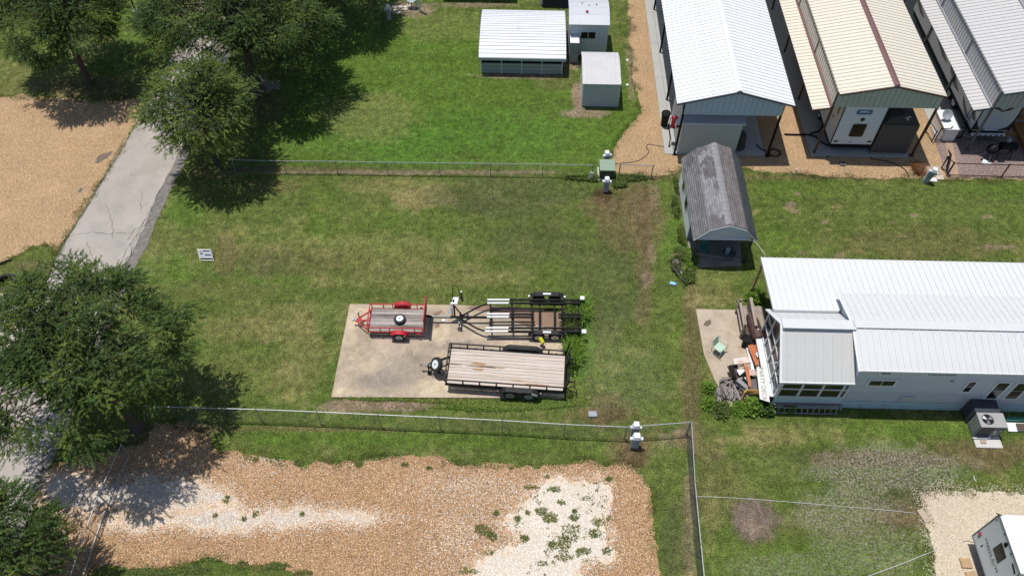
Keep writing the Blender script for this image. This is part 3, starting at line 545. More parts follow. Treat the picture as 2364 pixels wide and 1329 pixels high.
def bush(label,u,v,r,h,n,col,seed,leaf=.06,group=None):
    b=P(u,v);root=thing('bush',label,'bush',b,group=group);r_=np.random.default_rng(seed)
    st=MB()
    for k in range(9):
        a=r_.uniform(0,6.28);st.tube([b,b+Vector((math.cos(a)*r*.5,math.sin(a)*r*.5,h*.8))],[.012,.005],4)
    st.build('stems',BARK,root)
    d=r_.normal(0,1,(n,3));d/=np.linalg.norm(d,axis=1,keepdims=True);d[:,2]=np.abs(d[:,2])
    f=r_.uniform(.35,1.,n)*(.7+.5*fbm(d[:,0]*2.3+seed,d[:,1]*2.3,seed,2));O=d*np.array([r,r,h])*f[:,None]
    D=d+r_.normal(0,.5,(n,3));D/=np.linalg.norm(D,axis=1,keepdims=True)
    V,c=leafspray(O,D,np.full(n,.16),np.array(col)*r_.uniform(.6,1.4,(n,1)),leaf,leaf*.4,per=4);i=np.arange(len(V)//4)*4
    npmesh('foliage',V,np.stack([i,i+1,i+2,i+3],1),LEAF,c,parent=root);return root
bush('small rounded bush at the corner of the patio slab, left of the woodpile',1634,897,.27,.32,200,BG,1)
bush('bushy weeds below the woodpile, leftmost of the bushes along its near side',1634,934,.3,.25,220,BG,2)
bush('dense bush spreading over the grass just below the woodpile',1664,948,.42,.3,460,DG,3)
bush('bright low bush between the woodpile and the broad-leaved shrub',1705,945,.42,.18,330,BG,4)
bush('broad-leaved shrub beside the orange bent frame',1736,942,.42,.5,260,BG,5,.12)
bush('broad-leaved shrub growing through the left end of the ladder',1766,947,.36,.45,200,(.08,.15,.03),6,.12)
bush('green shrub under the corner of the porch roof by its wooden post',1742,690,.5,.6,480,BG,7)
bush('small plant between the rungs of the ladder',1822,945,.2,.4,90,BG,8,.09)
# ============================================================ FENCES AND SERVICES
def chainlink(name,label,posts,h,ends=(),mesh=True,cat='fence',pr=.026,rail=True,cell=.075,mat=STEEL,brail=False):
    """posts: ground points; a rail along the top, a woven mesh of crossing wires below it"""
    root=thing(name,label,cat,posts[0])
    proto={}
    for i,p in enumerate(posts):
        mb=MB();mb.cyl(Vector(p)-Vector((0,0,.02)),Vector(p)+Vector((0,0,h)),pr*(1.35 if i in ends else 1),8);mb.lathe([(pr*1.2,0),(pr*1.3,.03),(.004,.06)],8,Vector(p)+Vector((0,0,h)));mb.build('post',mat,root)
    if rail:
        mb=MB();mb.tube([Vector(p)+Vector((0,0,h)) for p in posts],.022,6);mb.build('top_rail',mat,root)
    if brail:
        mb=MB();mb.tube([Vector(p)+Vector((0,0,.06)) for p in posts],.024,6);mb.build('bottom_rail',mat,root)
    if mesh:
        V=[];Fc=[]
        wm=M('fence_wire',(.16,.165,.17),.45,.5,var=.1)
        for a,b in zip(posts[:-1],posts[1:]):
            a=Vector(a);b=Vector(b);L=(b-a).length;d=(b-a)/L;hh=h-.03;nn=Vector((-d.y,d.x,0))
            n=int(L/cell)
            for sg in (1,-1):
                for k in range(-int(hh/cell),n+1):
                    s0=k*cell;s1=s0+hh
                    z0=0.;z1=hh
                    if s0<0: z0=-s0;s0=0
                    if s1>L: z1=hh-(s1-L);s1=L
                    if s1<=s0: continue
                    if sg<0: p,q=a+d*(L-s0),a+d*(L-s1)
                    else: p,q=a+d*s0,a+d*s1
                    p=p+Vector((0,0,z0+.02));q=q+Vector((0,0,z1+.02));w=.0011
                    o=nn*w;uz=Vector((0,0,w*1.2));k0=len(V);V+=[p+o,p-o+uz,p-o-uz,q+o,q-o+uz,q-o-uz];Fc+=[(k0,k0+1,k0+4,k0+3),(k0+1,k0+2,k0+5,k0+4),(k0+2,k0,k0+3,k0+5)]
        o=npmesh('chain_link_mesh',np.array([tuple(v) for v in V])-np.array(tuple(posts[0])),np.array(Fc),wm,parent=root,kind='stuff')
    return root
def line(a,b,n): 
    A=P(*a);B=P(*b);return [A.lerp(B,i/n) for i in range(n+1)]
# far fence: tops were at (530,372)-(1365,380); feet below
chainlink('chain_link_fence','long chain link fence along the far side of the empty lot, below the bright lawn',[P(545,397),P(662,400),P(780,401),P(897,403),P(1016,404.5),P(1133,406),P(1252,407.5),P(1366,409)],.98,(0,7))
chainlink('chain_link_fence','short separate length of chain link fence right of the green transformer',[P(1428,408),P(1503,411)],1.0,(0,1))
chainlink('chain_link_fence','long chain link fence between the trailer slab and the near gravel lot',[P(345,965),P(468,969),P(605,973),P(742,978.5),P(880,985),P(1017,991),P(1160,998),P(1302,1007),P(1441,1013),P(1583,1002)],1.18,(0,8,9))
chainlink('chain_link_fence','chain link fence running down from the lot corner to the bottom edge',[P(1585,1004),P(1592,1140),P(1605,1280),P(1618,1420)],1.28,(0,),cell=.05)
chainlink('chain_link_fence','leaning chain link panels with crossbars over the pale stones, lower left',[P(300,1050),P(250,1164),P(224,1236),P(197,1318),P(180,1370)],1.05,(0,1,3),cell=.11,brail=True)
# ---- hook-up pedestals
PEDM=M('pedestal_grey_enamel',(.36,.41,.46),.5,var=.08,scale=6);PEDT=M('pedestal_white_hood',(.74,.77,.8),.45,var=.04)
def pedestal(label,u,v,h=1.12,wd=.33,rz=0.,hood=True,tilt=0.):
    t=thing('utility_pedestal',label,'utility pedestal',P(u,v),rz,'hook-up pedestals')
    mb=MB();mb.hexa([(-wd*.42,-.11,0),(wd*.42,-.11,0),(wd*.42,.11,0),(-wd*.42,.11,0),(-wd/2,-.13,h*.82),(wd/2,-.13,h*.82),(wd/2,.13,h*.82),(-wd/2,.13,h*.82)]);mb.build('cabinet',PEDM,t,False,bevel=.012)
    mb=MB();mb.hexa([(-wd*.4,-.17,h*.82),(wd*.4,-.17,h*.82),(wd*.4,.14,h*.82),(-wd*.4,.14,h*.82),(-wd*.36,-.12,h),(wd*.36,-.12,h),(wd*.36,.14,h),(-wd*.36,.14,h)]);mb.build('hood',PEDT,t,False,bevel=.015)
    for s in(-1,1):
        mb=MB();mb.b2((s*wd*.5,-.12,h*.66),(s*wd*.78,.02,h*.84));mb.build('meter_box',PEDT,t,False,bevel=.02)
    mb=MB();mb.b2((-wd*.3,-.145,h*.34),(wd*.3,-.132,h*.72));mb.build('door',M('pedestal_door',(.25,.29,.34),.5,var=.05),t,False,bevel=.003)
    mb=MB();mb.cyl((-wd*.1,-.05,-.02),(-wd*.1,-.05,.1),.04,8);mb.build('conduit',GREYPL,t,False)
    if tilt: t.rotation_euler=(0,tilt,rz)
    return t
pedestal('white-hooded pedestal standing behind the green transformer at the gravel edge',1398,382,1.1,rz=.25)
pedestal('white-hooded pedestal in front of the green transformer above a wet brown patch',1398,441,1.05)
pedestal('white-topped grey pedestal just inside the near fence',1463,1004,1.1,.34)
pedestal('white-topped grey pedestal just outside the near fence, casting a black shadow',1464,1030,1.12,.38)
pedestal('pale blue-grey leaning pedestal by the small pavers, below the cream carport',2134,420,1.15,.34,-.35,tilt=.16)
pedestal('dark grey-blue pedestal in tree shade beside the round stepping stones, near the top',899,46,1.15,.3,.1)
# ---- green transformer
t=thing('transformer','pale green pad-mounted transformer between the two pedestals','transformer',P(1400,415))
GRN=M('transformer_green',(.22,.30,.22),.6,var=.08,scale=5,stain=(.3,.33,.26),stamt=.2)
L0,R0=P(1384,417),P(1417,417);wx=(R0.x-L0.x);cx_=0
mb=MB();mb.b2((-wx/2-.1,-.15,0),(wx/2+.1,.95,.1));mb.build('pad',M('pad_concrete',(.4,.38,.35),.9),t,False,bevel=.01)
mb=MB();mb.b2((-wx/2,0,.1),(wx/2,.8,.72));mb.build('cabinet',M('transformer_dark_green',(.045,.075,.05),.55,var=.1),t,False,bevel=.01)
mb=MB();mb.hexa([(-wx/2-.03,-.03,.69),(wx/2+.03,-.03,.69),(wx/2+.03,.84,.72),(-wx/2-.03,.84,.72),(-wx/2-.03,-.03,.78),(wx/2+.03,-.03,.78),(wx/2+.03,.84,.84),(-wx/2-.03,.84,.84)]);mb.build('lid',GRN,t,False,bevel=.012)
mb=MB();mb.b2((-.02,-.03,.38),(.02,-.005,.46));mb.build('latch',STEEL,t,False)
mb=MB();a=P(1362,415);mb.bar(a,a+Vector((.08,.05,.55)),.2,.05);tag(mb.build('utility_marker',M('white_plastic',(.7,.7,.7),.5,var=.04),bevel=.008),'small leaning white marker board left of the green transformer','marker')
# ---- small things on the grass
mb=MB();a=P(1368,957);mb.box(a+Vector((0,0,.06)),(.42,.3,.14),.05);tag(mb.build('junction_box',M('weathered_grey_box',(.30,.31,.33),.8,var=.12),bevel=.03),'square grey ground box in the grass between the near fence and the slab','utility box')
t=thing('marker_flag','small blue marker flag on a thin wire at the near edge of the slab','flag',P(1143,925))
mb=MB();mb.cyl((0,0,0),(0,0,.62),.006,5);mb.build('wire',STEEL,t,False)
mb=MB();mb.b2((-.05,-.004,.5),(.05,.004,.62));mb.build('flag_sheet',M('flag_blue',(.05,.12,.36),.6),t,False)
t=thing('pipe_marker','thin blue stub pipe standing in weeds on the near edge of the slab','pipe',P(1144,928));mb=MB();mb.cyl((.05,0,0),(.05,.02,.3),.02,8);mb.build('stub',M('flag_blue',(.05,.12,.36),.6),t,False)
# fold-out estate sign, lying tilted in a frame
A,B,Cc,D=P(457,580,.30),P(488,577.5,.30),P(499,592,.12),P(465,594,.12)
t=thing('yard_sign','tilted yard sign in a pale metal frame standing alone in the empty lot','sign',P(478,600))
SGN=M('sign_panel_silver',(.50,.52,.58),.5,var=.06);SFR=M('sign_frame_cream',(.75,.74,.66),.5,var=.05);SBK=M('sign_black_print',(.02,.02,.03),.5)
base=P(478,600);Lw=.70
def sg(x,s): return base+Vector((x+.10*(-s),.02+s*.30,.18+s*.28))
mb=MB();mb.ext([sg(-.34,0),sg(.34,0),sg(.34,1),sg(-.34,1)],(0,-.012,.012));mb.build('panel',SGN,t)
for s in (-.03,1.03):
    mb=MB();mb.bar(sg(-.37,s),sg(.37,s),.035);mb.build('frame_rail',SFR,t)
mb=MB();mb.bar(sg(-.30,-.35),sg(.34,-.35),.035);mb.build('foot_rail',SFR,t)
for x in(-.36,.36):
    mb=MB();mb.bar(sg(x,1.),sg(x,-.5),.02);mb.bar(sg(x,1.),sg(x,1)+Vector((0,.25,-.44)),.02);mb.build('stand',SFR,t)
up=Vector((0,-.014,.016))
for (x0,x1,s0,s1) in ((-.08,.30,.80,.93),(-.02,.30,.28,.42),(-.25,-.12,.42,.56),(-.28,-.14,.72,.79)):
    mb=MB();mb.ext([sg(x0,s0)+up,sg(x1,s0)+up,sg(x1,s1)+up,sg(x0,s1)+up],(0,-.002,.002));mb.build('print_bar',SBK,t)
# lamp post at the top
b=P(320,42);t=thing('lamp_post','thin dark lamp post on a concrete footing, top left lawn','lamp post',b)
mb=MB();mb.lathe([(.24,0),(.24,.62),(.2,.66)],14);mb.build('footing',M('pad_concrete',(.4,.38,.35),.9),t,False)
mb=MB();mb.cyl((0,0,.6),(0,0,4.6),.05,8);mb.build('pole',BLACK,t,False)
mb=MB();mb.lathe([(.06,4.6),(.2,4.65),(.24,5.),(.06,5.15)],10);mb.build('lantern',BLACK,t,False)
# cables lying on the grass at lower right
ROPE=M('white_rope',(.55,.55,.52),.7,var=.06)
def cable(name,label,cat,pts,r,mat,z=.02,parent=None):
    mb=MB();W=[]
    for q in pts: W.append(P(q[0],q[1],q[2] if len(q)>2 else z))
    out=[]
    for i in range(len(W)-1):   # catmull
        p0=W[max(i-1,0)];p1=W[i];p2=W[i+1];p3=W[min(i+2,len(W)-1)]
        n=max(2,min(10,int((p2-p1).length/.12)))
        for k in range(n):
            t_=k/n;out.append(.5*((2*p1)+(p2-p0)*t_+(2*p0-5*p1+4*p2-p3)*t_*t_+(3*p1-p0-3*p2+p3)*t_**3))
    out.append(W[-1]);mb.tube(out,r,5);o=mb.build(name,mat,smooth=True);return tag(o,label,cat)
cable('white_pipe','long thin white pipe lying in the grass across from the right-hand fence','pipe',[(1604,1145,.1),(1700,1149),(1850,1160),(1950,1169),(2040,1176),(2115,1184)],.011,ROPE,.03)
cable('white_cable','white cable lying across the dry grass to the camper in the bottom right corner','cable',[(1960,1345),(2080,1301),(2150,1273),(2220,1249),(2255,1238,.5)],.015,ROPE,.03)
cable('white_hose_scrap','small curled scrap of white hose in the grass above the sandy yard','hose',[(2248,1098),(2250,1106),(2254,1110)],.02,ROPE)
mb=MB()
a=P(1553,656);mb.box(a+Vector((0,0,.06)),(.34,.2,.11),-.25);tag(mb.build('plastic_crate',M('light_blue_plastic',(.25,.50,.75),.45,var=.06),bevel=.03),'light blue plastic tub lying in the weeds left of the shingled shed','tub')
mb=MB();a=P(2132,1190);mb.box(a+Vector((.0,0,.03)),(.28,.62,.05),.35);tag(mb.build('concrete_block',M('tan_paver',(.42,.34,.25),.9,var=.1),bevel=.01),'tan paver lying on the left edge of the sandy yard','paver')
mb=MB();a=P(2228,1300);mb.box(a+Vector((0,0,.06)),(.42,.4,.1),-.02);tag(mb.build('leveling_board',M('plywood_tan',(.40,.27,.15),.85,var=.12),bevel=.006),'square tan board lying in front of the camper, upper of two','board')
mb=MB();a=P(2248,1345);mb.box(a+Vector((0,0,.05)),(.42,.9,.08),.12);tag(mb.build('leveling_board',M('plywood_tan',(.40,.27,.15),.85,var=.12),bevel=.006),'longer tan board lying at the bottom edge in front of the camper','board')
# left edge: dark ring and log
t=thing('fire_ring','dark half-round tyre ring in the grass at the left edge','ring',P(14,655));mb=MB()
mb.lathe([(.55,0),(.6,.1),(.55,.2),(.42,.2),(.38,.1),(.42,0)],24);mb.build('tyre',TYRE,t,False,smooth=True)
cable('metal_bar','short dark bar with a pale tip lying at the gravel edge, far left','bar',[(-6,612),(8,606),(16,602),(26,600)],.05,BLACK,.05)
# plastic bags / litter in the lawn
for (u,v,lb) in ((1448,197,'scrap of white litter in the grass right of the small metal shed'),(1448,140,'tiny white scrap in the grass beside the gravel drive, above the small metal shed'),(903,735,'white paper scrap on the trailer slab between the red trailer and the boat trailer winch')):
    if u==903:u=1024;v=740
    z=.07 if u==1024 else 0
    a=P(u,v,z);mb=MB();mb.lathe([(.02,0),(.10,.01),(.09,.05),(.02,.06)],9,a);tag(mb.build('litter_scrap',M('white_plastic',(.7,.7,.7),.5,var=.04)),lb,'litter')
# stepping stones at the top
STN=M('stepping_stone_buff',(.48,.42,.35),.85,var=.15)
for i,(u,v) in enumerate(((911,18),(925,17),(937,17),(935,23),(915,24),(918,31),(954,20),(944,14))):
    a=P(u,v);mb=MB();r=.2;pts=[(a.x+r*math.cos(k*.785)*(1+.15*math.sin(k*3+i)),a.y+r*.8*math.sin(k*.785)*(1+.1*math.cos(k*2+i))) for k in range(8)];mb.prism(pts,.0,.06)
    tag(mb.build('stepping_stone',STN,bevel=.01),'round buff stepping stone in the dirt patch at the top of the lawn','stepping stone','stepping stones in the dirt patch')
t=thing('white_post','white post standing by the stepping stones at the top edge','post',P(970,27));mb=MB();mb.b2((-.07,-.07,0),(.07,.07,2.6));mb.build('post_shaft',WHITE,t,False,bevel=.01)
t=thing('satellite_dish','grey dish on a tripod above the stepping stones at the top edge','satellite dish',P(952,16));mb=MB()
for k in range(3): mb.tube([(0,0,.75),(.4*math.cos(k*2.1+.5),.35*math.sin(k*2.1+.5),0)],.025,6)
mb.build('tripod',BLACK,t,False);mb=MB();mb.lathe([(.03,0),(.25,.03),(.42,.10),(.44,.12),(.25,.05),(.02,.02)],18);mb.xf(Matrix.Translation((0,-.02,.85))@Matrix.Rotation(.9,4,'X'));mb.build('dish',PEDM,t,False,smooth=True)
# ============================================================ TRAILERS
def axisM(c,d):
    d=Vector(d).normalized();return Matrix.Translation(Vector(c))@d.to_track_quat('Z','Y').to_matrix().to_4x4()
def wheel(root,c,axis=(0,-1,0),r=.33,wd=.2,rim=RIM,name='wheel',spokes=5,world=False):
    Mx=axisM(c,axis);mb=MB();mb.lathe([(r*.58,-wd*.45),(r*.85,-wd*.5),(r*.97,-wd*.38),(r,-wd*.15),(r,wd*.15),(r*.97,wd*.38),(r*.85,wd*.5),(r*.6,wd*.45)],24);mb.xf(Mx)
    o=mb.build(name,TYRE,root,world,smooth=True)
    if world: ROOTM[o.name]=ROOTM[root.name]
    mb=MB();mb.lathe([(r*.6,wd*.47),(r*.57,wd*.40),(r*.50,wd*.28),(r*.34,wd*.34),(r*.2,wd*.42),(r*.17,wd*.40),(.001,wd*.38)],20);mb.xf(Mx);mb.build('rim',rim,o,world,smooth=True)
    mb=MB()
    mb.lathe([(r*.13,wd*.36),(r*.12,wd*.5),(r*.05,wd*.54)],10)
    for k in range(spokes):
        a=k*2*math.pi/spokes;mb.lathe([(r*.045,wd*.30),(r*.045,wd*.42),(.002,wd*.42)],6,(r*.30*math.cos(a),r*.30*math.sin(a),0))
    mb.xf(Mx);h=mb.build('hub',BLACK,o,world);return o
def fender(root,c,L,r,wd,mat,world=False,name='fender',teardrop=True):
    """curved guard over one or two wheels, side plate towards the deck"""
    c=Vector(c);h=wd/2;prof=[]
    n=14
    for k in range(n+1):
        a=math.pi*k/n;x=-math.cos(a)*L/2;z=(math.sin(a)**.55)*r
        prof.append((x,z))
    mb=MB();out=[];
    for (x,z) in prof: out.append([c+Vector((x,-h,z)),c+Vector((x,h,z)),c+Vector((x*.985,h,z-.012)),c+Vector((x*.985,-h,z-.012))])
    mb.rings(out,True);o=mb.build(name,mat,root,world,smooth=False);return o
# ---------- red utility trailer
RED=M('red_trailer_paint',(.42,.012,.022),.4,var=.12,scale=3,stain=(.30,.05,.04),stamt=.2,sscale=3)
GWOOD=M('weathered_grey_plank',(.30,.26,.235),.85,var=.30,scale=1.6,stretch=(.35,5,5),bump=.5,bscale=30,stain=(.085,.065,.05),stamt=.62,sscale=1.1)
t=thing('utility_trailer','small red utility trailer with grey wooden deck and upright rear gate','trailer',(-6.17,22.88,.07),math.radians(.4));R=t
L,W,z0=2.72,1.40,.46
for k in range(7):
    yy=-W/2+(k+.5)*W/7;mb=MB();mb.box((0,yy,z0+random.uniform(-.004,.004)),(L-.02,W/7-.012,.035));mb.build('plank',M('weathered_grey_plank_%s'%'abc'[k%3],[(.34,.30,.27),(.27,.235,.21),(.38,.345,.32)][k%3],.85,var=.32,scale=1.7,stretch=(.35,5,5),bump=.5,bscale=30,stain=(.07,.052,.042),stamt=[.5,.75,.35][k%3],sscale=1.2),t,False,bevel=.004)
mb=MB()
for y in(-W/2,W/2): mb.bar((-L/2-.03,y,z0-.05),(L/2,y,z0-.05),.05,.07)
for x in(-L/2-.03,-.45,.45,L/2): mb.bar((x,-W/2,z0-.056),(x,W/2,z0-.056),.05,.05)
mb.build('chassis',RED,t,False)
for y in(-W/2-.02,W/2+.02):
    mb=MB();mb.bar((-L/2-.04,y,z0+.33),(L/2+.02,y,z0+.33),.05);mb.build('side_rail',RED,t,False,bevel=.006)
    for x in (-L/2+.02,-.75,-.28,.36,.95,L/2-.02):
        mb=MB();mb.bar((x,y*.999,z0-.05),(x,y*.999,z0+.31),.038);mb.build('rail_post',M('dark_red_paint',(.16,.01,.014),.5),t,False)
mb=MB();mb.bar((-L/2-.04,-W/2,z0+.332),(-L/2-.04,W/2,z0+.332),.05);mb.build('front_rail',RED,t,False,bevel=.006)
mb=MB();mb.bar((-L/2-.04,-.42,z0-.03),(-L/2-.04,-.42,z0+.31),.04);mb.bar((-L/2-.04,.42,z0-.03),(-L/2-.04,.42,z0+.31),.04);mb.build('front_post',RED,t,False)
for s in(-1,1):
    mb=MB();mb.bar((-L/2,s*.62,z0-.08),(-L/2-.72,s*.03,z0-.09),.055,.07);mb.build('tongue_arm',RED,t,False)
mb=MB();mb.bar((-L/2,0,z0-.085),(-L/2-.80,0,z0-.085),.055,.07);mb.b2((-L/2-.62,-.12,z0-.05),(-L/2-.42,.12,z0-.03));mb.build('tongue',RED,t,False)
mb=MB();mb.lathe([(.05,0),(.065,.05),(.05,.11),(.001,.13)],10,(-L/2-.84,0,z0-.08));mb.bar((-L/2-.84,0,z0-.05),(-L/2-.66,0,z0-.04),.06,.05);mb.build('coupler',STEEL,t,False,smooth=True)
mb=MB();mb.cyl((-L/2-.58,.2,.03),(-L/2-.58,.2,z0+.28),.028,8);mb.cyl((-L/2-.58,.2,z0+.26),(-L/2-.44,.3,z0+.30),.012,6);mb.lathe([(.07,0),(.07,.02),(.03,.03)],10,(-L/2-.58,.2,.0));mb.build('jack',BLACK,t,False)
for s in(-1,1):
    wheel(t,(.18,s*(W/2+.19),.29),(0,s,0),.29,.18,M('silver_wheel_rim',(.38,.40,.43),.3,.6,var=.08))
    o=fender(t,(.18,s*(W/2+.18),.30),.86,.37,.25,RED)
    mb=MB();pts=[Vector((.18-math.cos(math.pi*k/12)*.42,s*(W/2+.055),.30+(math.sin(math.pi*k/12)**.55)*.36)) for k in range(13)];mb.ext(pts,(0,s*.008,0));mb.build('fender_plate',RED,t,False)
    mb=MB();mb.b2((.44,s*(W/2+.30),.42),(.50,s*(W/2+.312),.56)) ;mb.build('reflector',M('reflector_white',(.75,.7,.66),.4),t,False)
    mb=MB();mb.b2((L/2-.28,s*(W/2+.08),z0-.16),(L/2-.15,s*(W/2+.14),z0-.02)) ;mb.build('tail_lamp',RED,t,False)
mb=MB();gx=L/2+.05
for y in(-W/2,W/2): mb.bar((gx,y,z0-.02),(gx+.06,y,z0+1.12),.045)
for z in(z0,z0+.55,z0+1.12): mb.bar((gx+.05*(z-z0),-W/2,z),(gx+.05*(z-z0),W/2,z),.044)
mb.build('gate_frame',RED,t,False)
mb=MB()
for k in range(30):
    y=-W/2+.03+k*(W-.06)/29;mb.bar((gx+.002,y,z0),(gx+.058,y,z0+1.1),.006)
for k in range(20):
    z=z0+.04+k*.055;mb.bar((gx+.05*(z-z0)+.006,-W/2,z),(gx+.05*(z-z0)+.006,W/2,z),.02,.012)
o=mb.build('gate_mesh',M('dark_red_paint',(.16,.01,.014),.5),t,False);o['kind']='stuff'
# spare on the deck
t=thing('spare_wheel','small spare tyre with white rim lying flat on the red trailer deck','wheel',P(923,737,.64));wheel(t,(0,0,.0),(0,0.06,1),.30,.19,RIM,'tyre',1)
# ---------- black flatbed
PWOOD=M('pale_pine_plank',(.47,.385,.32),.8,var=.16,scale=1.2,stretch=(.3,4,4),bump=.35,bscale=30,stain=(.30,.17,.08),stamt=.12,sscale=.7)
t=thing('flatbed_trailer','long black tandem trailer with pale plank deck and side rails','trailer',(-.62,20.06,.07),math.radians(-2.95))
L,W,z0=5.55,1.96,.62
nP=11
for k in range(nP):
    yy=-W/2+(k+.5)*W/nP;mb=MB();mb.box((0,yy,z0+random.uniform(-.005,.005)),(L-.04,W/nP-.012,.04));mb.build('plank',M('pale_pine_plank_%s'%'abcd'[(k*3)%4],[(.53,.455,.39),(.59,.51,.44),(.48,.41,.345),(.56,.47,.40)][(k*3)%4],.8,var=.18,scale=1.5,stretch=(.3,5,5),bump=.4,bscale=30,stain=(.29,.19,.12),stamt=[.12,.3,.1,.22][(k*3)%4],sscale=1.3),t,False,bevel=.004)
mb=MB()
for y in(-W/2-.03,W/2+.03): mb.bar((-L/2-.05,y,z0-.05),(L/2+.03,y,z0-.05),.06,.13)
for k in range(8):
    x=-L/2+k*L/7;mb.bar((x,-W/2,z0-.09),(x,W/2,z0-.09),.05,.08)
mb.bar((L/2+.01,-W/2,z0-.02),(L/2+.01,W/2,z0-.02),.05,.1)
mb.build('chassis',BLACK,t,False)
BGR=M('black_rail_paint',(.020,.020,.021),.5,var=.25,scale=4,spec=.25)
for y in(-W/2-.03,W/2+.03):
    mb=MB();mb.bar((-L/2-.06,y,z0+.36),(L/2+.04,y,z0+.36),.06,.055);mb.build('side_rail',BGR,t,False,bevel=.006)
    for k in range(8):
        x=-L/2+.02+k*(L-.04)/7;mb=MB();mb.bar((x,y*.998,z0+.01),(x,y*.998,z0+.335),.065,.05);mb.build('rail_post',BLACK,t,False)
    for k in range(7):
        x=-L/2+.42+k*(L)/7.1;mb=MB();mb.b2((x-.05,y-.04 if y<0 else y-.01,z0-.01),(x+.05,y+.01 if y<0 else y+.04,z0+.035));mb.build('stake_pocket',BLACK,t,False)
mb=MB();mb.bar((-L/2-.05,-W/2,z0+.362),(-L/2-.05,W/2,z0+.362),.06,.055);mb.build('front_rail',BGR,t,False,bevel=.006)
mb=MB()
for y in(-.72,-.36,0,.36,.72): mb.bar((-L/2-.05,y,z0),(-L/2-.05,y,z0+.335),.05)
mb.build('front_posts',BLACK,t,False)
for s in(-1,1):
    mb=MB();mb.bar((-L/2,s*.58,z0-.14),(-L/2-1.0,s*.05,z0-.15),.07,.10);mb.build('tongue_arm',BLACK,t,False)
mb=MB();mb.b2((-L/2-1.12,-.06,z0-.2),(-L/2-.9,.06,z0-.1));mb.cyl((-L/2-1.1,0,z0-.13),(-L/2-1.3,0,z0-.14),.045,8);mb.lathe([(.055,0),(.065,.06),(.001,.1)],10,(-L/2-1.33,0,z0-.17));mb.build('coupler',M('worn_steel',(.22,.21,.2),.5,.5,var=.3),t,False)
mb=MB();mb.cyl((-L/2-.95,-.18,.02),(-L/2-.95,-.18,z0+.2),.035,8);mb.cyl((-L/2-.95,-.18,z0+.2),(-L/2-.85,-.32,z0+.2),.012,6);mb.lathe([(.1,0),(.1,.02),(.03,.03)],10,(-L/2-.95,-.18,0));mb.build('jack',BLACK,t,False)
for k in range(3):
    mb=MB();mb.tube([(-L/2-1.0,.05-.05*k,z0-.15),(-L/2-.85,-.1*k,.25),(-L/2-.5,-.15+.2*k,.35)],.008,4);mb.build('safety_chain',STEEL,t,False)
for s in(-1,1):
    for x in(.27,1.14):
        wheel(t,(x,s*(W/2+.21),.34),(0,s,0),.34,.21,M('grey_wheel_rim',(.26,.29,.33),.4,.4,var=.08),spokes=6)
    mb=MB();c=Vector((.70,s*(W/2+.20),0));out=[]
    for (x,z) in ((-.98,.50),(-.80,.68),(-.62,.77),(.62,.77),(.80,.68),(.98,.50)): out.append([c+Vector((x,-.13,z)),c+Vector((x,.13,z)),c+Vector((x*.985,.13,z-.015)),c+Vector((x*.985,-.13,z-.015))])
    mb.rings(out);mb.build('fender',BGR,t,False)
    mb=MB();mb.ext([c+Vector((x,-s*.13,z)) for x,z in ((-.98,.50),(-.80,.68),(-.62,.77),(.62,.77),(.80,.68),(.98,.50),(.8,.58),(-.8,.58))],(0,s*.01,0));mb.build('fender_plate',BLACK,t,False)
    for x in(-.37,1.76):
        mb=MB();mb.bar((x,s*(W/2+.06),z0-.1),(x+.14*(1 if x<0 else -1),s*(W/2+.24),z0-.16),.03);mb.build('step_bracket',M('worn_steel',(.22,.21,.2)),t,False)
mb=MB();c=Vector((.70+.71,-(W/2+.335),.725));mb.ext([c+Vector((-.13,0,.055)),c+Vector((.13,0,-.07)),c+Vector((.13,-.03,-.18)),c+Vector((-.13,-.03,-.06))],(0,-.006,0));mb.build('number_plate',M('plate_white',(.7,.7,.68),.5),t,False)
for k in range(5):
    mb=MB();cc=c+Vector((-.09+.045*k,-.03,.0-.021*k-.015));mb.box(cc,(.025,.012,.06));mb.build('plate_mark',M('plate_ink',(.12,.12,.16),.6),t,False)
for (sx_,sy_,sl_2,sw_,sc_) in ((-1.35,.18,.42,.07,(.36,.20,.09)),(-1.2,.02,.75,.05,(.22,.13,.08)),(-1.35,-.14,.3,.06,(.34,.19,.08)),(-2.45,.06,.42,.035,(.17,.12,.09)),(-.5,.03,.5,.03,(.33,.22,.13)),(.6,-.62,.5,.035,(.33,.22,.13)),(1.5,-.75,.6,.03,(.34,.24,.15))):
    mb=MB();rr3=random.Random(int(sx_*100));mb.face([(sx_+sl_2*math.cos(a*.524)*rr3.uniform(.7,1.1),sy_+sw_*math.sin(a*.524)*rr3.uniform(.6,1.2),z0+.0275) for a in range(12)]);mb.build('rust_stain',M('deck_stain_%d'%int(sc_[0]*100),sc_,.85,var=.3,scale=9),t,False)
# fold-up ramps at the back
for s in(-1,1):
    y0=s*.62;mb=MB();x=L/2+.07
    for y in(y0-.22,y0+.22): mb.bar((x,y,z0-.1),(x+.16,y,z0+.95 if s>0 else z0+.8),.045)
    for k in range(5): z=z0-.02+k*.2;mb.bar((x+.15*(z-z0+.1),y0-.2,z),(x+.15*(z-z0+.1),y0+.2,z),.035)
    mb.build('ramp',BLACK,t,False)
    mb=MB();mb.bar((x+.05,y0-.18,z0-.05),(x+.42,y0-.1,z0+.1),.04);mb.bar((x+.05,y0+.18,z0-.05),(x+.42,y0+.1,z0+.1),.04);mb.bar((x+.42,y0-.25,z0+.1),(x+.42,y0+.22,z0+.1),.045);mb.build('ramp_foot',BLACK,t,False)
mb=MB();mb.bar((L/2+.02,W/2+.03,z0),(L/2+.14,W/2+.06,z0+.95),.06);mb.bar((L/2+.02,-W/2-.03,z0),(L/2+.02,-W/2-.03,z0+.42),.06);mb.build('rear_post',BLACK,t,False)
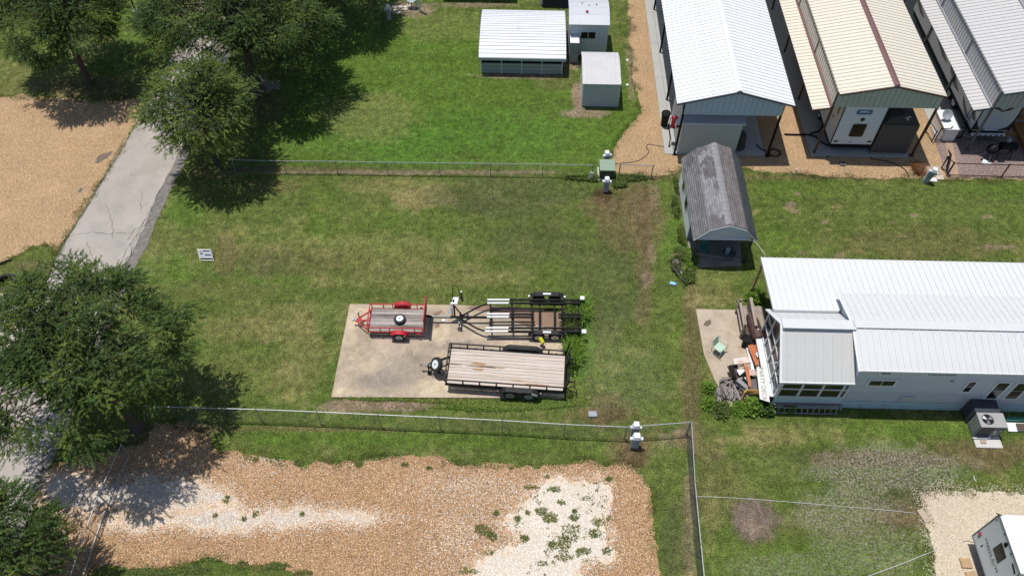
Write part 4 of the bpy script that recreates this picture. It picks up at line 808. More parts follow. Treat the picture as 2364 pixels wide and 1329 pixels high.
# spare on the tongue
t2=thing('spare_wheel','spare tyre with white rim mounted upright over the black trailer tongue','wheel',P(1008,841,.82))
wheel(t2,(0,0,0),(-.62,-.30,.62),.36,.22,RIM,'tyre',6)
mb=MB();mb.bar((.04,.02,-.06),(.28,.0,-.2),.05);mb.build('bracket',BLACK,t2,False)
# ---------- boat trailer
t=thing('boat_trailer','empty black boat trailer with white-ended bunks, behind the flatbed trailer','trailer',P(1180,735,.07))
def Q(u,v,z=.62): return P(u,v,z)
BW=M('bunk_white_cover',(.62,.62,.60),.6,var=.08,scale=6)
mb=MB();mb.bar(Q(993,731,.50),Q(1130,732.5,.50),.09,.09);mb.build('tongue',BLACK,t)
mb=MB();mb.bar(Q(998,731,.52),Q(1039,731.5,.52),.06,.10);mb.build('tongue_cover',M('worn_grey_paint',(.36,.36,.36),.5),t)
mb=MB();mb.cyl(Q(985,729,.5),Q(996,731,.5),.06,8);mb.build('coupler',BLACK,t)
for pts in ([(1060,731),(1075,724),(1095,713),(1112,705),(1126,701),(1160,699.5),(1238,699.5),(1341,699)],[(1060,734),(1078,744),(1096,755),(1112,762),(1127,765),(1160,766),(1240,766.5),(1341,767)]):
    mb=MB();mb.tube([Q(u,v,.52) for u,v in pts],.05,6);mb.build('side_frame',BLACK,t,smooth=True)
for u in(1132.5,1182,1228,1245.5,1280,1297.5,1336.5):
    mb=MB();w=.075;mb.bar(Q(u,699,.50),Q(u,767,.50),w,.07);mb.build('cross_member',BLACK,t)
for (v,u0,u1,uw) in ((692,1125,1340,1176),(699.5,1125,1340,1175),(724.8,1124,1231,1176),(731.5,1124,1232,1175),(757,1120.5,1340,1174),(764.8,1119,1341,1173)):
    mb=MB();mb.bar(Q(uw,v,.66),Q(u1,v+.4,.66),.10,.06);mb.build('bunk',BLACK,t)
    mb=MB();mb.bar(Q(u0,v,.663),Q(uw,v,.663),.10,.066);mb.build('bunk_cover',BW,t)
for v in(725.5,732.5):
    mb=MB();mb.bar(Q(1289,v,.66),Q(1341,v,.66),.10,.06);mb.build('bunk',BLACK,t)
for v0 in(694,727,760):
    for u in(1133,1182,1228,1297,1336):
        mb=MB();mb.bar(Q(u,v0+2,.5),Q(u,v0+2,.63),.06);mb.build('bunk_bracket',BLACK,t)
for (u,v) in((1345,694),(1349,771)):
    b=Q(u-3,v,.5);mb=MB();mb.bar(b,b+Vector((0,0,.22)),.05);mb.build('guide_post',BLACK,t)
    mb=MB();mb.hexa([b+Vector(q) for q in((-.09,-.12,.2),(.16,-.12,.2),(.16,.13,.2),(-.09,.13,.2),(-.06,-.10,.28),(.14,-.10,.28),(.14,.11,.28),(-.06,.11,.28))]);mb.build('guide_cap',WHITE,t,bevel=.02)
a=P(1240,766,.3);a2=P(1280,767,.3)
for s,vv in((1,690),(-1,775)):
    for u in(1243,1281):
        c=P(u,vv,.31);wheel(t,c+Vector((0,s*.05,0)),(0,s,0),.32,.2,M('silver_wheel_rim',(.38,.40,.43),.3,.6),world=True)
    c=P(1262,vv,.31);c=Vector((c.x,c.y+s*.04,0));mb=MB();out=[]
    for (x,z) in ((-.92,.42),(-.78,.60),(-.58,.70),(.58,.70),(.78,.60),(.92,.42)): out.append([c+Vector((x,-.13,z)),c+Vector((x,.13,z)),c+Vector((x*.985,.13,z-.015)),c+Vector((x*.985,-.13,z-.015))])
    mb.rings(out);mb.build('fender',BGR,t)
    mb=MB();mb.b2(c+Vector((-.20,-.05,.702)),c+Vector((.2,.05,.712)));mb.build('tread_plate',WHITE,t)
    mb=MB();mb.b2(c+Vector((-.95,-s*.14,.5)),c+Vector((-.86,-s*.04,.62)));mb.b2(c+Vector((.86,-s*.14,.5)),c+Vector((.95,-s*.04,.62)));mb.build('fender_bracket',WHITE,t)
# winch stand
mb=MB();f=Q(1050,731,.5);tp=f+Vector((-.05,.35,.95));mb.bar(f,tp,.09,.07);mb.bar(f+Vector((.42,0,0)),f+Vector((.02,.2,.62)),.05);mb.bar(f+Vector((-.12,0,.0)),tp+Vector((-.1,0,-.05)),.05);mb.build('winch_post',BLACK,t)
WH=M('winch_white_plate',(.76,.76,.80),.5,var=.05)
mb=MB();q=Q(1045,713,.95);mb.hexa([f+Vector(p) for p in((-.34,.02,.15),(-.22,.02,.15),(-.22,.04,.15),(-.34,.04,.15),(-.20,.26,.80),(-.06,.26,.80),(-.06,.3,.80),(-.20,.3,.80))]);mb.build('winch_side_plate',WH,t)
mb=MB();mb.hexa([f+Vector(p) for p in((-.16,.20,.78),(.14,.20,.78),(.22,.52,.92),(-.06,.52,.92),(-.16,.20,.82),(.14,.20,.82),(.22,.52,.96),(-.06,.52,.96))]);mb.build('winch_top_plate',WH,t)
mb=MB();h=f+Vector((.0,.52,.9));mb.tube([h+Vector((-.08,0,0)),h+Vector((-.08,.12,.7)),h+Vector((-.02,.14,.8)),h+Vector((.12,.14,.8)),h+Vector((.2,.12,.7)),h+Vector((.28,.0,0))],.022,6);mb.bar(h+Vector((-.1,0,0)),h+Vector((.36,0,0)),.04);mb.build('bow_hoop',BLACK,t,smooth=True)
mb=MB();mb.bar(h+Vector((.40,-.22,-.05)),h+Vector((.34,.14,.25)),.09,.07);mb.build('bow_pad',BLACK,t)
mb=MB();mb.lathe([(.03,0),(.045,.04),(.01,.06)],8,h+Vector((.34,.16,.28)));mb.build('pad_tip',WH,t)
mb=MB();j=Q(1062,735,.5);mb.bar(j+Vector((0,.35,.05)),j+Vector((0,-.45,.05)),.07);mb.build('jack_arm',BLACK,t)
mb=MB();j2=P(1061,758,.2);mb.cyl(j2+Vector((0,0,-.1)),j2+Vector((0,0,.55)),.035,8);mb.cyl(j2+Vector((0,0,.45)),j2+Vector((.1,.05,.62)),.015,6);mb.build('jack',STEEL,t)
wheel(t,j2+Vector((0,-.02,.0)),(0,-1,0),.11,.07,STEEL,'jack_wheel',3,world=True)
# yellow canister on its wheel
c0,c1=P(1247,780,.62),P(1253,790,.45);t=thing('wheel_lock','bright yellow wheel lock clamped over a wheel of the boat trailer','wheel lock',c1)
YEL=M('bright_yellow_paint',(.80,.74,.02),.45,var=.05)
mb=MB();mb.cyl(c0,c1,.10,10);mb.build('lock_body',YEL,t,smooth=True);mb=MB();mb.cyl(c1,c1+(c1-c0)*.35,.045,8);mb.build('lock_stem',BLACK,t)
# ============================================================ METAL BUILDINGS
def ribsheet(root,name,o,along,slope,n,mat,ribs=3,rh=.034,rw=.036,th=.012,flip=False,seam=.0,label=None):
    """n sheets side by side: o corner, 'along' the whole run across the ribs, 'slope' the rib direction"""
    o=Vector(o);al=Vector(along)/n;sl_=Vector(slope);nn=al.cross(sl_).normalized()
    if abs(nn.z)>.05: nn=nn if nn.z>0 else -nn
    elif flip: nn=-nn
    mb=MB();a=al*(1-seam/max(al.length,.01));
    mb.hexa([Vector((0,0,0)),a,a+sl_,sl_,nn*th,a+nn*th,a+sl_+nn*th,sl_+nn*th] if nn.dot(al.cross(sl_))>0 else [nn*th,a+nn*th,a+sl_+nn*th,sl_+nn*th,Vector((0,0,0)),a,a+sl_,sl_])
    u=al.normalized()
    for k in range(ribs):
        c=al*((k+.5)/ribs)+nn*th
        p=[c-u*rw/2,c+u*rw/2,c+u*rw/2+sl_,c-u*rw/2+sl_];q=[c-u*rw*.42+nn*rh,c+u*rw*.42+nn*rh,c+u*rw*.42+nn*rh+sl_,c-u*rw*.42+nn*rh+sl_]
        mb.hexa(p+q)
    me=mb.mesh(name,mat);M0=ROOTM.get(root.name,Matrix.Identity(4)).inverted();out=[]
    for k in range(n):
        ob=bpy.data.objects.new(name,me);C.objects.link(ob);ob.parent=root;ob.location=M0@(o+al*k);ob['label']=label if label else '' 
        if not label: del ob['label']
        out.append(ob)
    return out
def quadpart(root,name,pts,d,mat,**k):
    mb=MB();mb.ext(pts,d);return mb.build(name,mat,root,**k)
CREAM=M('cream_roof_metal',(.66,.61,.51),.5,var=.03,scale=1.,stain=(.45,.4,.3),stamt=.05);PALEG=M('pale_grey_roof_metal',(.53,.52,.51),.45,var=.03)
BLUEW=M('blue_grey_siding',(.47,.56,.64),.5,var=.04);SAGE=M('sage_gable_siding',(.46,.50,.44),.5,var=.04);GREYW=M('grey_gable_siding',(.40,.41,.415),.5,var=.04)
BRN=M('brown_steel_trim',(.16,.075,.07),.5,var=.1);DBRN=M('dark_brown_steel',(.055,.03,.025),.5,var=.15);NAVY=M('dark_navy_trim',(.04,.045,.06),.45,var=.1)
DGREY=M('dark_grey_trim',(.10,.105,.115),.45,var=.08);RIDGEG=M('grey_ridge_cap',(.27,.28,.30),.45,var=.05)
def carport(name,label,x0,x1,yf,ye,ze,zr,roof,gable,post,ridgem,trim,over=.45,gh=1.02,posts_x=None,ny=None,rem=None,leanto=None):
    t=thing(name,label,'carport',((x0+x1)/2,yf,0));xm=(x0+x1)/2
    n=ny or int((ye-yf)/.92);yl=n*.92
    xl,xr=x0-over,x1+over;ym=yf-.15;zel=ze-over*(zr-ze)/(xm-x0)
    if leanto: xl=x0;zel=ze
    zer=ze-over*(zr-ze)/(x1-xm)
    ribsheet(t,'roof_panel',(xl,ym,zel),(0,yl,0),(xm-xl,0,zr-zel),n,roof)
    ribsheet(t,'roof_panel',(xr,ym,zer),(0,yl,0),(xm-xr,0,zr-zer),n,roof,flip=True)
    s=(zr-ze)/(xm-x0);mb=MB();q=[(xm-.16,ym-.03,zr-.16*s+.085),(xm,ym-.03,zr+.105),(xm+.16,ym-.03,zr-.16*s+.085),(xm,ym-.03,zr+.075)];mb.ext(q,(0,yl+.06,0));mb.build('ridge_cap',ridgem,t)
    for a,b in (((xl-.02,zel),(xm,zr)),((xr+.02,zer),(xm,zr))):
        mb=MB();mb.bar((a[0],ym-.03,a[1]-.03),(b[0],ym-.03,b[1]-.03),.07,.13,up=(0,1,0));mb.build('rake_trim',trim,t)
    mb=MB();mb.bar((xr+.01,ym,zer-.05),(xr+.01,ym+yl,zer-.05),.03,.1);mb.build('eave_trim',trim,t)
    # gable wall of ribbed sheets, cut to the pitch
    wn=max(6,int((x1-x0)/.30));dx=(x1-x0)/wn;zb=ze-gh
    for k in range(wn):
        xa=x0+k*dx+.003;xb=xa+dx-.006;za=ze+s*(min(xa-x0,x1-xa))-.05;zb2=ze+s*(min(xb-x0,x1-xb))-.05
        mb=MB();pts=[(xa,yf,zb),(xb,yf,zb),(xb,yf,zb2),(xa,yf,za)]
        if xa<xm<xb: pts=[(xa,yf,zb),(xb,yf,zb),(xb,yf,zb2),(xm,yf,zr-.05),(xa,yf,za)]
        mb.ext(pts,(0,.02,0));mb.bar((xa+.02,yf-.005,zb),(xa+.02,yf-.005,za-.02),.04,.03,up=(0,1,0));mb.build('gable_panel',gable,t)
    mb=MB();mb.bar((x0,yf+.05,zb+.02),(x1,yf+.05,zb+.02),.07,.05);mb.build('gable_sill',trim,t)
    px=posts_x or (x0,x1)
    for x in px:
        y=yf+.08
        while y<min(ye,62):
            mb=MB();mb.bar((x,y,0),(x,y,ze-.05),.11);mb.b2((x-.14,y-.14,0),(x+.14,y+.14,.02));mb.build('post',post,t);y+=4.9
    for x in px:
        mb=MB();mb.bar((x,yf,ze-.1),(x,ym+yl,ze-.1),.1,.14);mb.build('eave_beam',post,t)
    if leanto:
        lx,lzo,lzi=leanto   # outer x, outer z, z where it meets the wall
        n2=n;ribsheet(t,'lean_to_panel',(lx,ym+.25,lzo),(0,yl,0),(x0-.06-lx,0,lzi-lzo),n2,roof)
        ribsheet(t,'side_wall_panel',(x0-.01,ym+.2,lzi),(0,yl,0),(0,0,ze-lzi-.02),n2,roof,flip=True)
        mb=MB();mb.bar((x0-.07,ym+.2,lzi+.07),(x0-.07,ym+.2+yl,lzi+.07),.13,.03);mb.build('flashing',ridgem,t)
        mb=MB();mb.bar((lx-.02,ym+.22,lzo-.03),(x0,ym+.22,lzi-.03),.07,.1,up=(0,1,0));mb.build('rake_trim',trim,t)
    return t
carport('rv_carport','big white-roofed carport with blue-grey gable, left of three',9.02,14.56,35.72,57,4.16,4.93,WHITE,BLUEW,BLACK,WHITE,NAVY,over=.52)
carport('rv_carport','cream-roofed carport with brown ridge and a lower side roof, middle of three',17.42,23.27,36.0,57,4.66,5.30,CREAM,SAGE,DBRN,BRN,DBRN,over=.05,gh=1.0,leanto=(16.35,3.34,3.52))
carport('rv_carport','pale grey-roofed carport with dark grey ridge, rightmost of three',26.79,33.6,36.6,60,4.42,5.15,PALEG,GREYW,DGREY,RIDGEG,NAVY,over=.1,gh=1.1,leanto=(25.78,3.02,3.22))
# slabs under them
def flat(name,lo,hi,h,mat):
    mb=MB();mb.b2((lo[0],lo[1],0),(hi[0],hi[1],h));return structure(name,mb,mat,bevel=.006)
for i in range(6): flat('carport_slab',(8.45,35.75+i*3.6,0),(8.95,39.34+i*3.6,0),.05,CONC2)
for i in range(5): flat('carport_slab',(8.96,35.75+i*3.6,0),(14.45,39.34+i*3.6,0),.06,CONC2)
for i in range(6): flat('carport_slab',(17.2,35.85+i*3.6,0),(23.0,39.44+i*3.6,0),.06,CONC2)
flat('carport_slab',(25.2,37.9,0),(33,60,0),.05,CONC2)
def boxwall(root,x0,x1,y0,y1,z0,z1,mat,th=.03,name='wall'):
    for a,b in (((x0,y0),(x1,y0)),((x1,y0),(x1,y1)),((x1,y1),(x0,y1)),((x0,y1),(x0,y0))):
        mb=MB();d=Vector((b[0]-a[0],b[1]-a[1],0)).normalized();n_=Vector((-d.y,d.x,0))*th;a=Vector((*a,z0));b=Vector((*b,z0));mb.ext([a,b,b+Vector((0,0,z1-z0)),a+Vector((0,0,z1-z0))],n_);mb.build(name,mat,root)
# ---- storage room under the white carport
SHW=M('warm_white_siding',(.50,.53,.52),.6,var=.04,scale=1)
t=thing('storage_shed','pale grey storage room with metal roof, built under the white carport','shed',(9.2,35.82,0))
xs=[9.2,10.35,11.5,12.62]
for a,b in zip(xs[:-1],xs[1:]):
    mb=MB();mb.b2((a+.004,35.82,.06),(b-.004,35.86,2.46));mb.build('siding_panel',SHW,t)
mb=MB();mb.ext([(9.2,35.87,.06),(9.2,39.4,.06),(9.2,39.4,2.9),(9.2,37.6,3.1),(9.2,35.87,2.46)],(.04,0,0));mb.build('side_wall',M('white_siding',(.62,.63,.62),.6,var=.04),t)
mb=MB();mb.ext([(12.58,35.87,.06),(12.58,39.4,.06),(12.58,39.4,2.9),(12.58,37.6,3.1),(12.58,35.87,2.46)],(.04,0,0));mb.build('side_wall',SHW,t)
ribsheet(t,'roof_panel',(9.12,35.72,2.46),(3.62,0,0),(0,2.0,.62),4,M('blue_grey_roof_metal',(.45,.50,.60),.35,.3,var=.05),ribs=4,flip=False)
mb=MB();mb.bar((9.12,35.71,2.45),(12.74,35.71,2.45),.02,.06);mb.build('eave_trim',WHITE,t)
t=thing('air_conditioner','white window air conditioner on the side wall of the storage room','air conditioner',(9.05,36.6,1.5));mb=MB();mb.b2((8.88,36.35,1.55),(9.19,36.9,1.95));mb.build('casing',WHITE,t,bevel=.01)
for k in range(2):
    mb=MB();mb.b2((8.92+.13*k,36.342,1.58),(9.03+.13*k,36.352,1.78));mb.build('grille',BLACK,t)
t=thing('fire_extinguisher','red gas cylinder with hose hanging at the left post of the white carport','cylinder',PY(1556,285,36.8));b=t.location
mb=MB();mb.lathe([(.02,-.1),(.16,-.08),(.18,0),(.18,.62),(.12,.72),(.04,.76)],12,b+Vector((0,0,-.2)));mb.build('tank',M('tank_red',(.35,.015,.03),.4),t,smooth=True)
mb=MB();mb.tube([b+Vector((0,0,.55)),b+Vector((-.25,0,.4)),b+Vector((-.3,-.1,-.2)),b+Vector((-.1,-.3,-.9)),b+Vector((-.12,-.5,-1.6))],.035,6);mb.build('hose',BLACK,t)
mb=MB();mb.lathe([(.2,0),(.27,.9),(.3,.95),(.27,1.0),(.02,1.03)],12,Vector((8.62,38.3,.05)));tag(mb.build('trash_can',BLACK),'black bin on the narrow slab beside the left eave of the white carport','bin')
# covered grill
t=thing('covered_grill','dark grey fabric-covered grill beside the storage room under the white carport','grill cover',(12.95,36.6,.06));mb=MB();cs=[]
r_=random.Random(3)
for z,s in((0,.42),(.25,.40),(.55,.36),(.85,.33),(1.02,.2),(1.06,.05)):
    cs.append([(12.95+s*math.cos(k*.523)*(1+r_.uniform(-.09,.09)),36.6+1.2*s*math.sin(k*.523)*(1+r_.uniform(-.09,.09)),z+.06) for k in range(12)])
mb.rings(cs);mb.build('fabric_cover',M('charcoal_fabric',(.055,.055,.055),.9,var=.3,scale=5),t,smooth=True)
t=thing('garden_hose','coiled dark red hose on the gravel by the right front post','hose',(15.05,36.0,.03));mb=MB()
for k in range(4):
    r=.28+.045*k;mb.tube([(15.05+r*math.cos(a*.3),36.05+r*.9*math.sin(a*.3),.03+.02*(k%2)) for a in range(22)],.018,5,False)
mb.build('coil',M('hose_red',(.12,.03,.02),.5),t)
cable('power_cord','thin black cord running over the gravel from the carport post to the pedestal','cord',[(1557,330,1.0),(1552,332),(1536,338),(1510,335),(1497,333),(1492,340),(1498,350),(1490,360),(1470,372),(1430,377),(1404,379)],.02,M('cord_dark',(.06,.035,.025),.6),.03)
cable('sewer_hose','short black hose on the slab under the white carport','hose',[(1746,333),(1753,341),(1768,350)],.035,BLACK,.09)
cable('drain_pipe','black drain pipe crossing the gravel strip from the middle carport','pipe',[(1811,310),(1830,311),(1855,311),(1872,312)],.06,BLACK,.06)
cable('sewer_hose','thick crinkled black hose looping on the slab beside the middle camper','hose',[(1868,312,.1),(1878,306,.12),(1888,304,.14),(1896,296,.16),(1900,290,.3)],.05,BLACK,.1)
cable('sewer_hose','second black hose curving towards the rear corner of the middle camper','hose',[(1872,314,.1),(1884,315,.1),(1890,324,.1),(1905,333,.1),(1912,335),(1919,330)],.045,BLACK,.1)
cable('power_cord','black cord lying along the front of the middle carport to the pedestal','cord',[(1925,345),(1940,352),(1965,350),(1990,349),(2005,358),(2012,366),(2035,370),(2060,376),(2085,388),(2095,400),(2098,410)],.022,BLACK,.04)
t=thing('tyre_chock','small dark grey chock with a hole on the gravel in front of the cream carport','chock',P(1945,380));mb=MB();a=P(1945,380);mb.box(a+Vector((0,0,.06)),(.36,.30,.12),-.1);mb.build('body',M('chock_grey',(.10,.10,.11),.7),t,bevel=.03);mb=MB();mb.box(a+Vector((0,0,.125)),(.12,.12,.01),-.1);mb.build('hole',BLACK,t)
mb=MB();a=P(1835,403);mb.cyl(a,a+Vector((0,.02,.42)),.04,8);tag(mb.build('marker_post',WHITE),'little white stub post at the grass edge below the white carport','post')
# ---- fifth-wheel campers
def camper(name,label,x0,x1,yr,L,z0,z1,body,parts,win=True):
    t=thing(name,label,'camper',((x0+x1)/2,yr,0))
    mb=MB();mb.b2((x0,yr,z0),(x1,yr+L,z1));mb.build('body',body,t,bevel=.04)
    mb=MB();mb.b2((x0+.12,yr+.15,z0-.35),(x1-.12,yr+L,z0));mb.build('chassis',BLACK,t)
    for s,x in((-1,x0+.25),(1,x1-.25)):
        for y in(yr+3.2,yr+4.1): wheel(t,(x,y,.38),(s,0,0),.38,.24,world=True)
    for a,b in(((x0,yr),(x0,yr)),((x1,yr),(x1,yr))):
        mb=MB();mb.bar((a[0],yr-.005,z0),(a[0],yr-.005,z1),.05);mb.build('corner_trim',BLACK,t)
    mb=MB();mb.bar((x0,yr-.005,z1),(x1,yr-.005,z1),.05);mb.build('top_trim',BLACK,t)
    return t
RVW=M('camper_white_gelcoat',(.66,.72,.78),.3,var=.02);RVG=M('camper_grey_decal',(.12,.125,.135),.4);RVB=M('camper_black_decal',(.02,.02,.022),.35)
t=camper('fifth_wheel_camper','white camper with a single dark rear window, parked under the cream carport',18.15,20.62,36.1,9.5,.75,3.75,RVW,None)
def plate(root,name,pts,y,mat,th=.012,lab=None):
    mb=MB();mb.ext([(x,y,z) for x,z in pts],(0,-th,0));return mb.build(name,mat,root,label=lab)
def rr(cx,cz,w,h,r=.08,n=4,sh=0):
    out=[]
    for qx,qz,a0 in((1,1,0),(-1,1,90),(-1,-1,180),(1,-1,270)):
        for k in range(n+1):
            a=math.radians(a0+90*k/n);out.append((cx+qx*(w/2-r)+r*math.cos(a),cz+qz*(h/2-r)+r*math.sin(a)))
    return out
wn=plate(t,'rear_window',rr(19.42,1.86,.82,.98,.12),36.095,RVB)
ROOTM[wn.name]=ROOTM[t.name]
plate(wn,'pane',rr(19.42,1.86,.70,.84,.08),36.085,M('brown_tinted_glass',(.022,.020,.012),.2,spec=.2),.006)
plate(t,'badge',rr(19.35,3.22,.9,.34,.12),36.095,M('badge_blue',(.06,.14,.32),.4))
plate(t,'badge_arch',[(19.02,3.2),(19.68,3.2),(19.62,3.26),(19.5,3.3),(19.35,3.32),(19.2,3.3),(19.08,3.26)],36.085,M('badge_pale',(.55,.6,.66),.4),.006)
plate(t,'vent',[(19.42+.13*math.cos(k*.524),2.68+.13*math.sin(k*.524)) for k in range(12)],36.095,RVB)
for x in(18.42,20.4): plate(t,'tail_lamp',rr(x,1.0 if x<19 else 1.02,.24,.12,.03),36.095,M('lamp_dark_red',(.10,.02,.02),.4))
plate(t,'outlet',[(19.3+.04*math.cos(k*.785),.95+.04*math.sin(k*.785)) for k in range(8)],36.095,BLACK)
for (y,z,h) in((36.6,2.6,.5),(37.0,2.0,.16),(37.5,1.2,.3)):
    mb=MB();mb.b2((18.135,y,z),(18.15,y+.16,z+h));mb.build('side_marking',RVG,t)
mb=MB();mb.b2((17.55,39.2,1.2),(18.15,42.2,3.4));mb.build('slide_out',M('slideout_tan',(.45,.42,.37),.5),t,bevel=.02)
# dark shed beside it
DK=M('dark_brown_shed_siding',(.095,.085,.075),.8,var=.1);t=thing('storage_shed','dark brown shed tucked behind the camper under the cream carport','shed',(21.8,36.15,0))
for k in range(9):
    mb=MB();x=20.75+k*.24;mb.b2((x+.003,36.15,.1),(x+.237,36.2,2.25));mb.build('siding_board',DK,t)
mb=MB();mb.ext([(20.75,36.2,2.25),(22.9,36.2,2.25),(22.5,36.2,2.75),(21.8,36.2,3.0),(21.1,36.2,2.75)],(0,3.4,0));mb.build('roof',M('charcoal_shingle',(.05,.05,.05),.9,var=.2,scale=6),t)
mb=MB();mb.b2((20.75,36.21,.1),(20.8,39.6,2.25));mb.b2((22.86,36.21,.1),(22.91,39.6,2.25));mb.build('side_walls',DK,t)
mb=MB();mb.b2((20.75,36.0,.05),(22.75,36.12,.14));tag(mb.build('threshold_beam',M('pale_timber',(.3,.28,.25),.8)),'pale timber beam on the slab in front of the dark brown shed','beam')
plate(t,'vent_bracket',[(21.9,2.75),(22.12,2.86),(22.12,2.92),(21.85,2.78),(22.1,2.62),(22.1,2.68)],36.18,M('white_plastic',(.7,.7,.7),.5))
mb=MB();a=P(1940,368);mb.lathe([(.16,0),(.16,.03),(.02,.05)],10,P(1911,360));tag(mb.build('drain_cover',M('dark_green_plastic',(.03,.09,.07),.6)),'small dark green disc at the front edge of the cream carport slab','lid')
# bricks / pavers right of the carport
PAVM=M('tan_paving_stone',(.40,.30,.21),.9,var=.15)
for r in range(5):
    for c_ in range(3):
        u=2140+c_*12+r*3.0;v=385+r*5.5
        a=P(u,v);mb=MB();mb.box(a+Vector((.0,0,.02)),(.27,.2,.05),.02);o=mb.build('paver',PAVM,bevel=.006);tag(o,'tan paver in the little path beside the blue-grey pedestal','paver','pavers beside the leaning pedestal')
a=P(2169,411);mb=MB();mb.box(a+Vector((0,0,.03)),(.42,.34,.06),.02);tag(mb.build('paver',M('pale_paving_stone',(.5,.44,.37),.9,var=.1),bevel=.008),'larger pale square stone at the foot of the tan paver path','paver')
a=P(2153,417);mb=MB();mb.box(a+Vector((0,0,.06)),(.42,.32,.12),-.1);tag(mb.build('white_box',M('white_plastic',(.7,.7,.7),.5),bevel=.03),'white slab-like box at the foot of the leaning pedestal','box')
cable('dead_twigs','tangle of thin brown dead stems on the gravel beside the leaning pedestal','stems',[(2108,405),(2112,395),(2120,388),(2116,380),(2125,392),(2130,400)],.02,RUST,.05)
weed('dead_plant','brown dead plant on the gravel left of the leaning pedestal','dead plant',2118,393,13,16,500,.28,(.22,.11,.05),.014,None,1.3,None)
# ---- third bay: grey camper with swoosh decals
t=camper('fifth_wheel_camper','white camper with black swoosh graphics, under the pale grey carport',26.85,29.05,37.4,12.5,.85,3.3,M('camper_cool_white',(.50,.55,.60),.3,var=.02),None)
def c3(x): return 26.85+(x-27.25)*2.2/2.95
for pts in ([(27.3,3.1),(28.1,2.6),(28.9,2.45),(28.2,2.8),(27.3,3.25)],[(30.15,3.1),(29.4,2.55),(28.6,2.35),(29.3,2.75),(30.15,3.25)],[(27.3,1.0),(28.3,1.0),(27.6,1.25),(27.3,1.7)],[(30.15,1.0),(29.2,1.0),(29.9,1.25),(30.15,1.7)],[(28.3,3.0),(29.2,2.75),(30.1,2.95),(29.3,2.85)]):
    plate(t,'swoosh_decal',[(c3(x),z-.05) for x,z in pts],37.395,RVB)
for k,(y,z,l,h) in enumerate(((37.5,1.5,1.2,.9),(38.2,1.1,1.6,.5),(38.9,2.1,1.8,.6),(40.4,1.3,2.4,.7),(41.6,2.3,2.0,.45),(43.,1.5,3.,.6),(45.6,2.2,2.4,.5),(48,1.4,2.5,.6))):
    mb=MB();mb.ext([(26.845,y,z),(26.845,y+l,z+h),(26.845,y+l*.8,z+h*.3),(26.845,y+l*.3,z-.1)],(-.01,0,0));mb.build('swoosh_decal',RVB,t)
for (y,z) in((39.9,1.75),(41.0,2.1),(43.6,1.9),(46.6,1.9)):
    mb=MB();mb.b2((26.83,y,z),(26.85,y+.55,z+.6));mb.build('side_window',GLASS,t)
mb=MB();mb.b2((26.95,37.25,.6),(28.95,37.4,.72));mb.build('bumper',WHITE,t)
for k in range(6):
    mb=MB();mb.b2((27.05+k*.32,37.23,.63),(27.22+k*.32,37.25,.69));mb.build('bumper_mark',BLACK,t)
for y in(38.1,38.4):
    mb=MB();mb.bar((26.8,y,.9),(26.8,y,2.6),.03);mb.build('ladder_rail',BLACK,t)
# white tank table, between second and third bays
t=thing('white_chest','white chest-like box with a dish on top, behind the black metal fence','box',P(2182,326))
b=t.location;mb=MB();mb.b2(b+Vector((-.4,.0,.0)),b+Vector((.5,1.7,.9)));mb.build('cabinet',WHITE,t,bevel=.02)
mb=MB();mb.b2(b+Vector((-.44,-.05,.9)),b+Vector((.54,1.75,.97)));mb.build('lid',WHITE,t,bevel=.01)
mb=MB();mb.lathe([(.02,0),(.2,.04),(.32,.12),(.3,.12),(.18,.06),(.01,.03)],14);mb.xf(Matrix.Translation(b+Vector((-.2,.9,1.3)))@Matrix.Rotation(.8,4,'X'));mb.build('dish',GREYPL,t,smooth=True)
mb=MB();mb.cyl(b+Vector((-.2,.95,1.0)),b+Vector((-.2,.95,1.3)),.03,8);mb.build('dish_stand',GREYPL,t)
mb=MB();mb.b2((22.4,41.2,3.30),(24.2,41.25,3.35));
# black fences
def picket(name,label,a,b,h=.95,n=None,mid=False,post_ends=True,gap=.11):
    a=Vector(a);b=Vector(b);t=thing(name,label,'fence',a)
    for z in((h,.12) if not mid else (h,.5,.12)):
        mb=MB();mb.bar(a+Vector((0,0,z)),b+Vector((0,0,z)),.03,.04);mb.build('rail',BLACK,t)
    for p in(a,b):
        mb=MB();mb.bar(p,p+Vector((0,0,h+.08)),.05);mb.build('post',BLACK,t)
    L=(b-a).length;k=int(L/gap) if gap else 0
    for i in range(1,k):
        p=a.lerp(b,i/k);mb=MB();mb.bar(p+Vector((0,0,.1)),p+Vector((0,0,h)),.016);mb.build('picket',BLACK,t)
    return t
picket('metal_fence','black picket fence panel in front of the white chest',P(2157,327),P(2180,325),1.0)
picket('metal_fence','black picket fence panel in the shade right of the white chest',P(2182,322),P(2215,322),.95)
picket('metal_fence','low black rail running along the path edge beside the cream carport',P(2136,306),P(2150,328),.8,gap=0)
picket('metal_fence','thin black two-rail fence along the grass in front of the granite yard',P(2184,407),P(2310,411),1.05,gap=0)
picket('metal_fence','thin black fence stub at the far right edge, above the grass',P(2310,411),P(2374,411),1.05,gap=0)
picket('metal_gate','black open gate frame standing at the corner of the granite yard',P(2172,390),P(2187,404),.95,gap=0)
